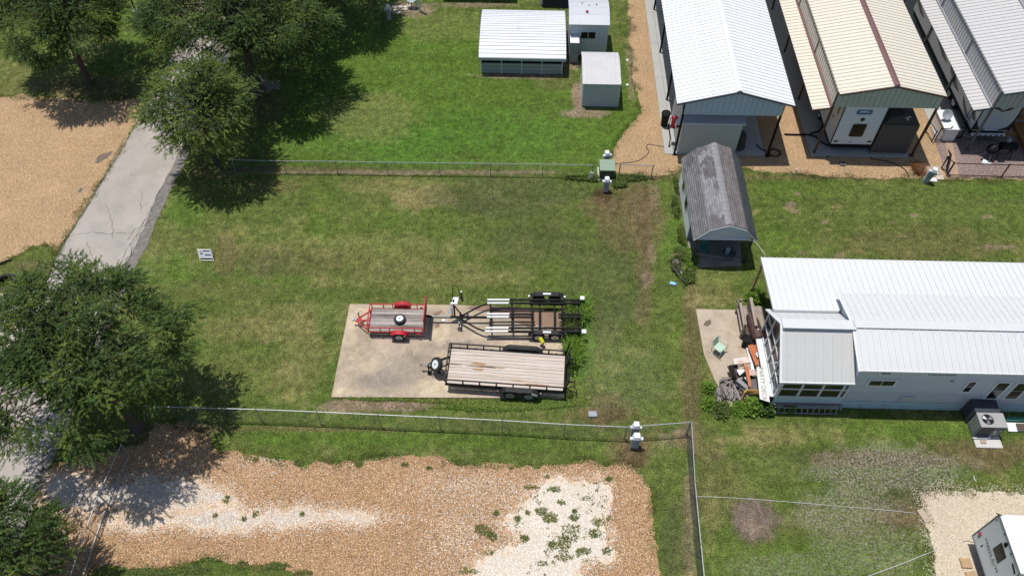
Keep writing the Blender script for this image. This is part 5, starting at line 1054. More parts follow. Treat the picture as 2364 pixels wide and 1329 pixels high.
# wooden deck, kettle grill, smoker
DECKM=M('amber_deck_plank',(.30,.145,.04),.7,var=.2,scale=2,stretch=(4,.5,1))
t=thing('timber_deck','amber timber deck at the right edge beside the striped camper','deck',(31.2,36.3,0))
for k in range(10):
    mb=MB();a=P(2338+k*7.0,411);x=30.35+k*.2;mb.b2((x-.09,34.2,.22),(x+.09,39.0,.26));mb.build('plank',DECKM,t)
mb=MB();mb.b2((30.2,34.1,.0),(32.6,34.16,.24));mb.b2((30.2,34.16,0),(30.26,39,.24));mb.build('deck_skirt',DECKM,t)
t=thing('deck_steps','amber timber bench with a slatted back in the shade under the grey carport','bench',(30.9,39.3,0))
for k in range(7):
    mb=MB();mb.bar((30.7+k*.32,39.4,.6),(30.7+k*.32,39.7,1.9),.16,.03,up=(0,1,0));mb.build('back_slat',DECKM,t)
mb=MB();mb.b2((30.4,38.9,.5),(33.2,39.35,.56));mb.build('seat',DECKM,t)
mb=MB();mb.b2((28.0,37.9,.05),(31.5,38.15,.17));tag(mb.build('timber_beam',M('yellow_timber',(.30,.19,.06),.8)),'long yellow timber lying across the slab behind the kettle grill','timber')
mb=MB();mb.b2((30.2,36.6,.02),(30.55,38.,.1));tag(mb.build('grey_plank',M('grey_timber',(.14,.15,.17),.8)),'grey plank lying beside the smoker grill at the deck edge','plank')
c=P(2277,366);t=thing('kettle_grill','round black kettle grill with chrome legs on the granite yard','grill',c)
mb=MB();mb.lathe([(.03,.45),(.2,.5),(.3,.62),(.32,.75),(.3,.85),(.18,.98),(.03,1.02)],18,c);mb.build('bowl',BLACK,t,smooth=True)
for k in range(3):
    a=k*2.09+.5;mb=MB();mb.cyl(c+Vector((.15*math.cos(a),.15*math.sin(a),.5)),c+Vector((.4*math.cos(a),.4*math.sin(a),.02)),.018,6);mb.build('leg',STEEL,t)
mb=MB();mb.tube([c+Vector((-.1,-.05,1.0)),c+Vector((0,-.05,1.07)),c+Vector((.1,-.05,1.0))],.015,6);mb.build('handle',STEEL,t)
wheel(t,c+Vector((-.38,-.2,.09)),(1,0,0),.09,.05,STEEL,'grill_wheel',3,world=True)
c=P(2312,362);t=thing('smoker_grill','black barrel smoker grill on crossed legs, right of the kettle grill','grill',c)
mb=MB();mb.cyl(c+Vector((-.45,0,.85)),c+Vector((.45,0,.85)),.27,16);mb.build('barrel',BLACK,t,smooth=True)
for x in(-.38,.38):
    for y in(-.25,.25): mb=MB();mb.bar(c+Vector((x,-y*.4,.7)),c+Vector((x,y,0)),.04);mb.build('leg',BLACK,t)
mb=MB();mb.b2(c+Vector((-.55,-.4,.8)),c+Vector((-.1,-.27,.83)));mb.build('shelf',BLACK,t)
mb=MB();mb.lathe([(.1,1.1),(.12,1.2),(.1,1.35),(.02,1.4)],8,c+Vector((-.1,.1,0)));mb.build('jug',M('pale_blue_jug',(.25,.3,.32),.5),t)
mb=MB();a=P(2273,375);mb.lathe([(.02,.0),(.2,.02),(.16,.1),(.02,.13)],9,a);mb.box(a+Vector((.28,-.05,.02)),(.25,.15,.04),.3);tag(mb.build('white_rock',WHITE),'white lump and scrap on the granite below the kettle grill','rock')
mb=MB();mb.bar(P(2226,313,.12),P(2252,316,.12),.2,.08);tag(mb.build('loading_board',M('pale_grey_board',(.3,.32,.34),.7)),'pale grey board lying in the shade behind the grey carport post','board')
c=P(2190,381);t=thing('dark_plant','black ornamental iron figure leaning beside the gate','ornament',c);mb=MB();mb.tube([c+Vector((-.3,-.6,.05)),c+Vector((-.15,-.1,.3)),c+Vector((.05,.4,.45)),c+Vector((0,.8,.5))],[.05,.09,.07,.03],6);mb.build('figure',BLACK,t)
# ============================================================ SHEDS
# ---- shingled shed with a front porch
SHG=[M('shingle_grey_a',(.2,.19,.2),.9,var=.22,scale=7),M('shingle_grey_b',(.24,.235,.245),.9,var=.2,scale=7)]
t=thing('shingled_shed','grey shingled barn-roofed shed with an open front porch, left of the white-roofed home','shed',(10.5,27.35,0))
y0,y1=27.35,33.25
prof=[(8.86,2.02),(9.57,2.82),(10.46,3.20),(11.42,2.86),(12.14,2.0)]
shm=bpy.data.materials.new('asphalt_shingle');shm.use_nodes=True
n=shm.node_tree.nodes;l=shm.node_tree.links;at=n.new('ShaderNodeAttribute');at.attribute_name='col';l.new(at.outputs[0],n['Principled BSDF'].inputs[0]);n['Principled BSDF'].inputs['Roughness'].default_value=.9
for si in range(4):
    A=Vector((prof[si][0],0,prof[si][1]));B=Vector((prof[si+1][0],0,prof[si+1][1]))
    if si>=2: A,B=B,A      # A is always the lower edge
    sl_=B-A;Ls=sl_.length;sl_.normalize();nn=sl_.cross(Vector((0,1,0)));nn=nn if nn.z>0 else -nn
    mb=MB();mb.ext([A+Vector((0,y0,-.0)),B+Vector((0,y0,0)),B+Vector((0,y1,0)),A+Vector((0,y1,0))],-nn*.04);mb.build('roof_board',M('roof_underlay',(.08,.075,.07),.9),t)
    V=[];Fc=[];Cc=[];row=0;s=0;ex=.13;tw=.30
    while s<Ls:
        off=(row%2)*tw/2;y=y0-.05-off
        while y<y1+.05:
            a=max(y,y0-.05);b=min(y+tw-.008,y1+.05)
            if b>a:
                dark=fbm(np.array([s*1.1+si*2.3]),np.array([y*.8]),31,3)[0];ct=(.215,.207,.218)
                if si==1 and dark>.5 : ct=(.125,.117,.122)
                if si==0 and dark>.56: ct=(.13,.127,.137)
                if si==2: ct=(.175,.155,.147)
                if si==3: ct=(.145,.145,.152)
                ct=np.array(ct)*random.uniform(.9,1.36)
                p0=A+sl_*s+nn*.022;p1=A+sl_*min(s+ex*1.15,Ls)+nn*.008;k=len(V)
                V+=[tuple(p0+Vector((0,a,0))),tuple(p0+Vector((0,b,0))),tuple(p1+Vector((0,b,0))),tuple(p1+Vector((0,a,0))),tuple(p0-nn*.016+Vector((0,a,0))),tuple(p0-nn*.016+Vector((0,b,0)))]
                Fc+=[(k,k+1,k+2,k+3),(k+4,k+5,k+1,k)];Cc+=[ct]*6
            y+=tw
        s+=ex;row+=1
    npmesh('shingles',np.array(V)-np.array(t.location),np.array(Fc),shm,np.array(Cc),parent=t,kind='stuff')
mb=MB();k=0
y=y0
while y<y1:
    mb.ext([(10.28,y,3.15),(10.46,y,3.235),(10.64,y,3.15),(10.46,y,3.20)],(0,.29,0));y+=.3
o=mb.build('ridge_shingles',SHG[1],t);o['kind']='stuff'
SHW2=M('white_wood_siding',(.75,.76,.75),.7,var=.06,scale=2,stain=(.32,.30,.26),stamt=.25,sscale=2);SHB=M('pale_blue_gable',(.55,.62,.69),.6,var=.05)
for k in range(14):
    x=9.12+k*.19;
    def hz(x):
        for (xa,za),(xb,zb) in zip(prof[:-1],prof[1:]):
            if xa<=x<=xb: return za+(zb-za)*(x-xa)/(xb-xa)
        return 2
    mb=MB();pts=[(x,y0+.06,2.0),(x+.187,y0+.06,2.0),(x+.187,y0+.06,hz(x+.187)-.03),(x,y0+.06,hz(x)-.03)];mb.ext(pts,(0,.02,0));mb.build('gable_board',SHB,t)
for (a,b) in zip(prof[:-1],prof[1:]):
    mb=MB();mb.bar((a[0],y0-.02,a[1]-.06),(b[0],y0-.02,b[1]-.06),.03,.12,up=(0,1,0));mb.build('rake_board',WHITE,t)
    mb=MB();mb.bar((a[0],y1+.03,a[1]-.05),(b[0],y1+.03,b[1]-.05),.03,.10,up=(0,1,0));mb.build('rake_board',WHITE,t)
mb=MB();mb.bar((8.93,y0+.04,1.99),(12.07,y0+.04,1.99),.06,.07);mb.build('porch_beam',WHITE,t)
mb=MB();mb.bar((8.86,y0,1.98),(8.86,y1,1.98),.02,.1);mb.build('eave_board',WHITE,t)
yb=28.95
for k in range(11):
    ya=yb+k*(y1-yb-.1)/11;yy=ya+(y1-yb-.1)/11-.01
    mb=MB();mb.b2((8.98,ya,.1),(9.02,yy,2.0));mb.build('side_board',SHW2,t)
for (ya,za,zb,w) in((30.2,.9,1.75,.75),(31.6,.9,1.75,.6)):
    mb=MB();mb.b2((8.955,ya,za),(8.975,ya+w,zb));o=mb.build('side_window',SHW2,t);sub(o);ROOTM[o.name]=ROOTM[t.name];mb=MB();mb.b2((8.94,ya+.07,za+.07),(8.954,ya+w-.07,zb-.07));mb.build('pane',GLASS,o)
mb=MB();mb.ext([(9.02,yb,.1),(11.98,yb,.1),(11.98,yb,2.05),(11.42,yb,2.7),(10.46,yb,3.05),(9.57,yb,2.68),(9.02,yb,2.05)],(0,.05,0));mb.build('back_wall',M('porch_back_wall',(.25,.27,.28),.7),t)
mb=MB();mb.b2((11.98,yb,.1),(12.02,y1-.1,2.0));mb.ext([(9.02,y1-.15,.1),(11.98,y1-.15,.1),(11.98,y1-.15,2.05),(11.42,y1-.15,2.7),(10.46,y1-.15,3.05),(9.57,y1-.15,2.68),(9.02,y1-.15,2.05)],(0,.05,0));mb.build('wall',SHW2,t)
mb=MB();mb.b2((9.9,yb-.03,.12),(10.7,yb,2.0));o=mb.build('door',M('dark_shed_door',(.06,.07,.075),.6),t)
for x,y in((9.1,27.4),(11.95,27.5)):
    mb=MB();mb.bar((x,y,0),(x,y,1.96),.10);mb.build('porch_post',M('dark_porch_post',(.06,.05,.045),.8),t)
for s_,x in((1,9.16),(-1,11.9)):
    mb=MB();mb.bar((x-.02*s_,y0+.1,1.55),(x+.35*s_,y0+.1,1.95),.05);mb.build('brace',M('dark_porch_post',(.06,.05,.045),.8),t)
mb=MB();mb.prism([(9.05,27.2),(9.5,27.05),(10.4,27.15),(11.75,27.2),(11.95,28.95),(9.05,28.95)],.0,.09);structure('porch_slab',mb,M('old_porch_concrete',(.24,.21,.19),.9,var=.2,stain=(.12,.11,.1),stamt=.4),bevel=.01)
mb=MB();mb.bar((8.95,28.0,.14),(11.75,27.55,.14),.14,.05);tag(mb.build('loose_board',M('old_grey_board',(.30,.27,.24),.85)),'long grey board lying across the porch floor of the shingled shed','board')
# chair and pot on the porch
GCH=M('sea_green_chair',(.035,.17,.14),.6,var=.1)
def gchair(name,label,c,rz,matf,mats,rock=False):
    t=thing(name,label,'chair',c,rz)
    mb=MB();mb.box((0,0,.42),(.48,.46,.05));mb.build('seat',mats,t,False,bevel=.02)
    mb=MB();mb.hexa([(-.25,.20,.44),(.25,.20,.44),(.25,.25,.44),(-.25,.25,.44),(-.23,.34,.9),(.23,.34,.9),(.23,.38,.9),(-.23,.38,.9)]);mb.build('backrest',mats,t,False,bevel=.03)
    for s in(-1,1):
        mb=MB();mb.tube([(s*.27,.30,.85),(s*.29,.2,.66),(s*.30,-.2,.64),(s*.30,-.27,.55),(s*.29,-.25,.05)],.018,6);mb.build('armrest',matf,t,False,smooth=True)
        mb=MB();mb.tube([(s*.28,-.30,.05),(s*.28,-.1,.02),(s*.28,.25,.03),(s*.28,.38,.08)],.02,6);mb.build('runner',matf,t,False,smooth=True)
        mb=MB();mb.tube([(s*.27,.28,.5),(s*.27,.22,.05)],.018,6);mb.build('leg',matf,t,False)
    return t
gchair('metal_chair','sea-green metal chair in the shade on the porch of the shingled shed',(9.78,28.05,.09),.1,GCH,GCH)
c=Vector((11.1,27.85,.09));t=thing('planter_tub','round galvanised tub full of oddments on the porch of the shingled shed','tub',c);mb=MB();mb.lathe([(.33,0),(.40,.3),(.43,.32),(.40,.33),(.36,.3),(.34,.12),(.01,.1)],20,c);mb.build('tub',M('grey_green_tub',(.16,.18,.16),.6,.2,var=.15),t,smooth=True)
mb=MB();mb.bar(c+Vector((-.1,.0,.1)),c+Vector((-.02,.12,.55)),.2,.1);tag(mb.build('grey_scoop',M('grey_blue_tin',(.3,.34,.38),.5)),'grey-blue tin object standing in the tub on the porch','tin')
# debris left of the porch
cable('bent_branch','bent brown stick arched over the weeds beside the shingled shed','stick',[(1543,600,.1),(1552,588,.35),(1566,587,.4),(1568,594,.2)],.02,M('stick_tan',(.32,.2,.1),.9),.1)
for i,(u,v,s) in enumerate(((1560,607,.22),(1567,622,.17),(1574,630,.15))):
    a=P(u,v);mb=MB();cs=[[(a.x+s*r*math.cos(k)*(1+.2*math.sin(3*k+i)),a.y+s*r*math.sin(k),z*s) for k in (0,1.05,2.1,3.14,4.2,5.2)] for z,r in((0,.9),(.5,1),(.9,.4))];mb.rings(cs);tag(mb.build('grey_rock',M('grey_rock',(.22,.2,.18),.9,var=.2,bump=.4)),'grey stone lying in the weeds left of the porch','rock','stones in the weeds left of the porch')
cable('leaning_pole','dark pole lying in the weeds towards the blue tub','pole',[(1550,612,.25),(1568,635,.2),(1585,655,.08)],.04,M('dark_pole',(.07,.07,.06),.8),.1)
cable('overhead_wire','thin pale wire strung from the shingled shed to the corner of the white roof','wire',[(1738,553,2.1),(1745,560,2.3),(1755,572,2.6),(1768,590,2.85)],.012,ROPE,2.3)
# ---- open picnic shed with white barrel roof, top centre
t=thing('garden_shed','long white-roofed shed with a row of open bays above ribbed grey walls','shed',(-.2,43.1,0))
ROOFW=M('white_shed_roof',(.70,.71,.73),.45,var=.03,stain=(.42,.38,.3),stamt=.10,sscale=.7)
N=20;pr=[]
for k in range(N+1):
    a=k/N;y=42.95+a*5.2;z=1.34+.55*(1-abs(2*a-1)**2.6);pr.append((y,z))
for k in range(N):
    (ya,za),(yb_,zb)=pr[k],pr[k+1]
    mb=MB();mb.ext([(-3.04,ya,za),(2.55,ya,za),(2.55,yb_,zb),(-3.04,yb_,zb)],(0,0,.015));mb.bar((-3.04,ya+.015,za+.03),(2.55,ya+.015,za+.03),.05,.045);mb.build('roof_sheet',ROOFW,t)
mb=MB();mb.b2((-3.06,42.90,1.16),(2.57,42.945,1.36));mb.build('eave_flange',M('grey_eave_metal',(.40,.43,.46),.5),t)
for k in range(N):
    pass
mb=MB();mb.ext([(-3.05,y,z-.02) for y,z in pr]+[(-3.05,48.15,1.28),(-3.05,42.95,1.28)],(-.03,0,0));mb.build('end_trim',DGREY,t)
mb=MB();mb.ext([(2.56,y,z-.02) for y,z in pr]+[(2.56,48.15,1.28),(2.56,42.95,1.28)],(.03,0,0));mb.build('end_trim',DGREY,t)
GSD=M('grey_green_ribbed_wall',(.30,.345,.35),.6,var=.06,scale=2)
for k in range(3):
    z=.03+k*.27
    mb=MB();mb.b2((-2.92,43.1,z),(2.36,43.14,z+.255));mb.bar((-2.92,43.09,z+.245),(2.36,43.09,z+.245),.05,.03);mb.build('wall_panel',GSD,t)
for k in range(5):
    x=-2.92+k*5.28/4;mb=MB();mb.bar((x,43.12,0),(x,43.12,1.3),.05);mb.build('post',WHITE,t)
mb=MB()
for x0_,x1_ in((-2.92,-2.89),(2.33,2.36)): mb.b2((x0_,43.15,0),(x1_,47.9,1.25))
mb.b2((-2.92,47.9,0),(2.36,47.94,1.25));mb.build('wall_sheets',GSD,t)
mb=MB();mb.b2((-2.9,43.15,.0),(2.34,47.88,.04));mb.build('floor',M('shed_floor_dark',(.08,.075,.07),.9),t)
mb=MB();mb.b2((-1.6,43.5,.05),(-.5,44.9,1.0));tag(mb.build('blue_tarp_stack',M('blue_tarp',(.03,.06,.14),.6,var=.3),bevel=.08),'dark blue covered stack inside the open bays of the long white-roofed shed','tarp')
mb=MB();mb.b2((-2.7,43.6,.05),(-1.9,44.8,.9));tag(mb.build('stored_crate',M('dark_crate',(.035,.03,.03),.8),bevel=.04),'dark crate at the left end inside the long white-roofed shed','crate')
# ---- white shed with a window beside it
t=thing('garden_shed','pale shed with a two-pane window and curved patched roof, beside the long white-roofed shed','shed',(4.05,45,0))
SB=M('pale_blue_shed_siding',(.56,.62,.68),.6,var=.04)
xx=2.80
for k in range(9):
    mb=MB();x=2.82+k*.28;mb.b2((x,45.15,.05),(x+.272,45.2,2.5));mb.build('siding_board',SB,t)
mb=MB();mb.b2((2.82,45.21,.05),(2.87,47.7,2.5));mb.b2((5.27,45.21,.05),(5.32,47.7,2.5));mb.b2((2.88,47.66,.05),(5.26,47.7,2.5));mb.build('walls',SB,t)
for k in range(4):
    a0=k/4;a1=(k+1)/4;mb=MB()
    y_a,y_b=44.95+a0*2.85,44.95+a1*2.85;za,zb=2.5+.34*(1-abs(2*a0-1)**2.2),2.5+.34*(1-abs(2*a1-1)**2.2)
    mb.ext([(2.72,y_a,za),(5.36,y_a,za),(5.36,y_b-.01,zb),(2.72,y_b-.01,zb)],(0,0,.03));mb.build('roof_sheet',M('dull_white_roof',(.50,.52,.55),.5,var=.04,stain=(.35,.2,.17),stamt=.02,sscale=2),t)
for (x,y,s) in((3.9,45.9,.09),(4.05,46.6,.04),(4.55,46.7,.05),(3.6,46.85,.04)):
    mb=MB();mb.prism([(x+s*math.cos(k*1.05)*(1+.3*(k%2)),y+s*1.5*math.sin(k*1.05)) for k in range(6)],2.88,2.885 if s<.06 else 2.89);mb.build('rust_patch',M('red_rust',(.25,.06,.05),.8),t)
w_=MB();w_.b2((3.52,45.11,1.35),(4.54,45.15,1.9));o=w_.build('window',WHITE,t);ROOTM[o.name]=ROOTM[t.name]
for a_,b_ in((3.56,4.01),(4.05,4.50)):
    mb=MB();mb.b2((a_,45.09,1.39),(b_,45.108,1.86));mb.build('pane',GLASS,o)
mb=MB();mb.b2((2.86,44.3,.05),(3.42,45.05,1.55));mb.bar((2.84,44.28,.85),(3.44,44.28,.85),.02,.03);o=mb.build('water_heater_closet',M('grey_closet',(.33,.36,.37),.6,var=.05));tag(o,'narrow grey metal closet between the two sheds, left of the window','closet')
mb=MB();mb.b2((2.84,44.28,1.56),(3.44,45.08,1.62));tag(mb.build('closet_lid',WHITE),'white lid sheet on top of the narrow grey closet','lid')
# ---- small metal shed
t=thing('metal_shed','small ribbed metal shed with faded white roof standing alone on the lawn','shed',(4.7,39.9,0))
WS=M('weathered_blue_metal',(.45,.52,.56),.6,var=.05,scale=2,stain=(.16,.14,.12),stamt=.12,sscale=1.4)
for k in range(8):
    x=3.58+k*.2865
    mb=MB();mb.b2((x,39.95,.03),(x+.282,39.98,1.82));mb.bar((x+.03,39.935,.03),(x+.03,39.935,1.82),.05,.03,up=(0,1,0));mb.bar((x+.17,39.935,.03),(x+.17,39.935,1.82),.05,.03,up=(0,1,0));mb.build('wall_panel',WS,t)
mb=MB();mb.b2((3.56,39.985,.03),(3.6,42.75,1.85));mb.b2((5.85,39.985,.03),(5.89,42.75,1.85));mb.b2((3.6,42.72,.03),(5.85,42.76,1.85));mb.build('side_walls',M('white_siding',(.62,.63,.62),.6,var=.04),t)
RF=M('faded_white_ribs',(.53,.52,.53),.6,var=.05,scale=2)
for k in range(8):
    x=3.5+k*.295
    mb=MB()
    for (ya,za,yb_,zb) in((39.85,1.84,41.2,2.12),(41.2,2.12,42.2,2.10),(42.2,2.10,43.0,1.86)):
        mb.ext([(x,ya,za),(x+.292,ya,za),(x+.292,yb_,zb),(x,yb_,zb)],(0,0,.012))
        for q in(.05,.15,.25): mb.bar((x+q,ya,za+.02),(x+q,yb_,zb+.02),.035,.03)
    mb.build('roof_panel',RF,t)
# ---- bottoms of two more sheds at the top edge
t=thing('garden_shed','grey ribbed shed cut off by the top edge, left of two','shed',(-5.0,50.4,0))
for k in range(6):
    mb=MB();x=-6.3+k*.86;mb.b2((x,51.4,.03),(x+.85,51.45,2.2));mb.build('wall_panel',GSD,t)
mb=MB();mb.b2((-6.35,51.3,2.2),(-1.1,55,2.3));mb.build('roof',WHITE,t)
mb=MB();mb.b2((-6.3,51.5,.0),(-6.25,55,2.2));mb.b2((-1.2,51.5,0),(-1.15,55,2.2));mb.build('side_walls',GSD,t)
t=thing('carport_frame','dark open carport with a white corner post, cut off by the top edge','carport',(2.5,50.6,0))
for x in(.95,4.9):
    mb=MB();mb.bar((x,50.9,0),(x,50.9,2.4),.12);mb.build('post',WHITE,t)
mb=MB();mb.b2((.7,50.8,2.4),(5.2,55,2.5));mb.build('roof',WHITE,t)
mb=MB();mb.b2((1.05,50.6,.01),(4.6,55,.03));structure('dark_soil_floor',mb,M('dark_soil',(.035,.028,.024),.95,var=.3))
# ============================================================ WHITE-ROOFED HOME
def text(root,name,s,mat,size,Mw,extr=.004,space=1.):
    cu=bpy.data.curves.new('lettering','FONT');cu.body=s;cu.size=size;cu.extrude=extr;cu.align_x='CENTER';cu.align_y='CENTER';cu.space_character=space
    o=bpy.data.objects.new('lettering',cu);C.objects.link(o);bpy.context.view_layer.update()
    me=bpy.data.meshes.new_from_object(o.evaluated_get(bpy.context.evaluated_depsgraph_get()));bpy.data.objects.remove(o);bpy.data.curves.remove(cu)
    me.materials.clear();me.materials.append(mat);me.name=name
    ob=bpy.data.objects.new(name,me);C.objects.link(ob)
    if root is not None: ob.parent=root;Mw=ROOTM[root.name].inverted()@Mw
    me.transform(Mw);return ob
t=thing('mobile_home','long white-roofed home with pale blue-grey siding and a glassed sunroom end','house',(15,18.85,0));H_=t
HRP=M('porch_roof_white',(.62,.625,.635),.45,var=.03,scale=.8);HR=M('home_roof_white',(.585,.59,.60),.45,var=.03,scale=.8,stain=(.50,.49,.46),stamt=.12,sscale=.5);HR2=M('sunroom_roof_panel',(.55,.545,.53),.45,var=.03,scale=.8,stain=(.42,.39,.34),stamt=.06,sscale=.8)
SID=M('home_siding_blue_grey',(.56,.60,.68),.55,var=.05,scale=.9,stain=(.42,.46,.53),stamt=.25,sscale=.6);SIDL=M('home_skirting_blue',(.40,.53,.61),.5,var=.06,scale=1,stain=(.2,.24,.26),stamt=.2)
# main roof
nR=16
ribsheet(t,'roof_panel',(14.9,18.7,3.47),(nR*.9,0,0),(0,2.06,.53),nR,HR,ribs=3,rh=.03)
ribsheet(t,'roof_panel',(14.9,22.9,3.47),(nR*.9,0,0),(0,-2.10,.53),nR,HR,ribs=3,rh=.03)
mb=MB();mb.bar((14.86,20.78,4.04),(29.4,20.78,4.04),.42,.03);mb.build('ridge_cap',HR,t)
for a,b in(((18.68,3.42),(20.78,3.98)),((22.92,3.42),(20.78,3.98))):
    mb=MB();mb.bar((14.88,a[0],a[1]),(14.88,b[0],b[1]),.05,.13,up=(1,0,0));mb.build('rake_trim',WHITE,t)
mb=MB();mb.b2((14.9,18.66,3.38),(29.3,18.70,3.50));mb.build('gutter',WHITE,t)
mb=MB();mb.cyl((25.1-1.2,19.3,3.55),(25.1-1.2,19.3,3.85),.05,8);mb.build('vent_pipe',STEEL,t)
# main walls: tall sheets above, lap boards below, skirting
for k in range(12):
    x=15.0+k*1.2;mb=MB();mb.b2((x,18.84,1.45),(x+1.194,18.90,3.42));mb.build('siding_sheet',SID,t)
for k in range(4):
    for j in range(4):
        mb=MB();x=15.0+j*3.6;z=.62+k*.207;mb.hexa([(x,18.815,z),(x+3.595,18.815,z),(x+3.595,18.87,z),(x,18.87,z),(x,18.835,z+.205),(x+3.595,18.835,z+.205),(x+3.595,18.87,z+.205),(x,18.87,z+.205)]);mb.build('lap_board',M('lower_siding_lilac',(.50,.51,.60),.55,var=.06,scale=1.,stain=(.31,.31,.38),stamt=.3),t)
for k in range(3):
    mb=MB();z=.0+k*.2;mb.hexa([(15.,18.78,z),(29.4,18.78,z),(29.4,18.86,z),(15.,18.86,z),(15.,18.80,z+.195),(29.4,18.80,z+.195),(29.4,18.86,z+.195),(15.,18.86,z+.195)]);mb.build('skirting',SIDL,t)
mb=MB();mb.b2((15.0,18.91,0),(15.05,22.6,3.42));mb.b2((15.05,22.55,0),(29.4,22.6,3.42));mb.ext([(15.0,18.9,3.42),(15.0,22.6,3.42),(15.0,20.78,3.93)],(.05,0,0));mb.build('walls',SID,t)
def window(x0,x1,z0,z1,cols=1,rows=1,y=18.835,grid=None,name='window',sash=None,zoff=0):
    mb=MB();mb.b2((x0-.08,y-.035,z0-.08),(x1+.08,y,z1+.08));o=mb.build(name,WHITE,t,bevel=.004);ROOTM[o.name]=ROOTM[t.name]
    dx=(x1-x0)/cols;dz=(z1-z0)/rows
    for i in range(cols):
        for j in range(rows):
            mb=MB();mb.b2((x0+i*dx+.02,y-.045,z0+j*dz+.02),(x0+(i+1)*dx-.02,y-.037,z0+(j+1)*dz-.02));mb.build('pane',GLASS,o)
            if grid and (grid=='all' or j==rows-1):
                mb=MB();cx_,cz_=x0+(i+.5)*dx,z0+(j+.5)*dz;mb.b2((cx_-.012,y-.052,z0+j*dz+.02),(cx_+.012,y-.047,z0+(j+1)*dz-.02));mb.b2((x0+i*dx+.02,y-.052,cz_-.012),(x0+(i+1)*dx-.02,y-.047,cz_+.012));mb.build('muntin',M('muntin_tan',(.12,.11,.09),.6),o)
    return o
window(15.72,16.86,2.07,2.48,2,1,grid='all')
window(15.95,16.4,3.05,3.25);window(20.1,20.42,1.70,2.55,1,2)
window(21.4,21.93,1.15,2.53,1,2,grid='top');window(22.27,22.82,1.15,2.53,1,2,grid='top');window(24.4,25.2,1.15,2.53,2,2,grid='top')
mb=MB();mb.b2((17.6,18.79,.68),(18.28,18.812,1.14));mb.build('access_panel',M('pale_access_panel',(.48,.50,.52),.5),t,bevel=.004)
mb=MB();mb.lathe([(.09,0),(.06,.03),(.001,.03)],10,(19.3,18.83,2.55),'Y');mb.build('vent_cap',GREYPL,t)
for x in(17.9,25.3):
    mb=MB();mb.b2((x,18.65,3.28),(x+1.2,18.84,3.36));mb.build('soffit_vent',M('soffit_grey',(.3,.3,.3),.6),t)
# sunroom
sx0,sx1=11.85,15.0
ribsheet(t,'sunroom_roof_panel',(11.72,18.62,2.5),(3.26,0,0),(0,2.05,1.45),8,HR2,ribs=1,rh=.03,rw=.03)
ribsheet(t,'sunroom_roof_panel',(11.72,22.52,2.6),(3.26,0,0),(0,-1.72,1.36),4,HR,ribs=2,rh=.02,rw=.03)
mb=MB();mb.bar((11.70,20.72,4.03),(14.95,20.72,4.03),.5,.05);mb.build('sunroom_ridge',HR,t)
mb=MB();mb.bar((11.70,20.60,3.95),(14.98,20.60,3.95),.08,.1);mb.build('ridge_flange',WHITE,t)
for a,b in(((18.6,2.45),(20.74,3.98)),((22.55,2.55),(20.74,3.98))):
    mb=MB();mb.bar((11.72,a[0],a[1]),(11.72,b[0],b[1]),.06,.2,up=(1,0,0));mb.build('rake_trim',WHITE,t)
mb=MB();mb.b2((11.7,18.57,2.40),(14.98,18.62,2.52));mb.build('gutter',WHITE,t)
FR=M('sunroom_frame_white',(.62,.63,.64),.5,var=.04)
# front (south) windows 3 x 2
for z in(1.02,1.70,2.36):
    mb=MB();mb.b2((sx0,18.72,z-.045),(sx1,18.80,z+.045));mb.build('window_rail',FR,t)
for x in(11.88,12.82,13.76,14.70,14.95):
    mb=MB();mb.b2((x-.05,18.71,.98),(x+.05,18.81,2.4));mb.build('window_post',FR,t)
for i in range(3):
    for z0,z1 in((1.07,1.655),(1.75,2.31)):
        mb=MB();mb.b2((11.94+i*.94,18.75,z0),(12.76+i*.94,18.765,z1));mb.build('pane',GLASS,t)
for k in range(5):
    z=.0+k*.2;mb=MB();mb.hexa([(sx0,18.70,z),(sx1,18.70,z),(sx1,18.78,z),(sx0,18.78,z),(sx0,18.72,z+.195),(sx1,18.72,z+.195),(sx1,18.78,z+.195),(sx0,18.78,z+.195)]);mb.build('lap_board',SIDL,t)
# glazed end wall
def ztop(y): return 2.5+(y-18.62)*1.45/2.05-.14 if y<20.72 else 2.6+(22.52-y)*1.36/1.72-.14
ys=[18.80,19.72,20.66,21.58,22.42]
for y in ys:
    mb=MB();mb.b2((11.80,y-.045,.85),(11.90,y+.045,ztop(y)));mb.build('window_post',FR,t)
for a,b in zip(ys[:-1],ys[1:]):
    for z in(.90,1.62):
        mb=MB();mb.b2((11.81,a+.046,z-.04),(11.89,b-.046,z+.04));mb.build('window_rail',FR,t)
    mb=MB();mb.ext([(11.85,a+.046,.95),(11.85,b-.046,.95),(11.85,b-.046,1.57),(11.85,a+.046,1.57)],(.01,0,0));mb.build('pane',GLASS,t)
    mb=MB();mb.ext([(11.85,a+.046,1.67),(11.85,b-.046,1.67),(11.85,b-.046,ztop(b-.046)),(11.85,a+.046,ztop(a+.046))],(.01,0,0));mb.build('pane',GLASS,t)
    if ztop((a+b)/2)>2.5:
        mb=MB();mb.b2((11.81,a+.046,2.30),(11.84,b-.046,2.38));mb.build('window_rail',FR,t)
    mb=MB();mb.b2((11.82,a+.046,0),(11.87,b-.046,.85));mb.build('end_wall_board',M('dull_plum_boards',(.14,.10,.095),.7,var=.15),t)
mb=MB();mb.b2((11.50,18.8,.80),(11.80,22.2,.88));mb.build('window_sill',FR,t,bevel=.008)
mb=MB();mb.b2((11.5,18.8,.38),(11.56,22.2,.44));mb.bar((11.53,20.2,0),(11.53,20.2,.8),.06);mb.build('lower_rail',FR,t)
mb=MB();mb.b2((11.9,22.4,0),(15.0,22.45,2.5));mb.build('walls',SID,t)
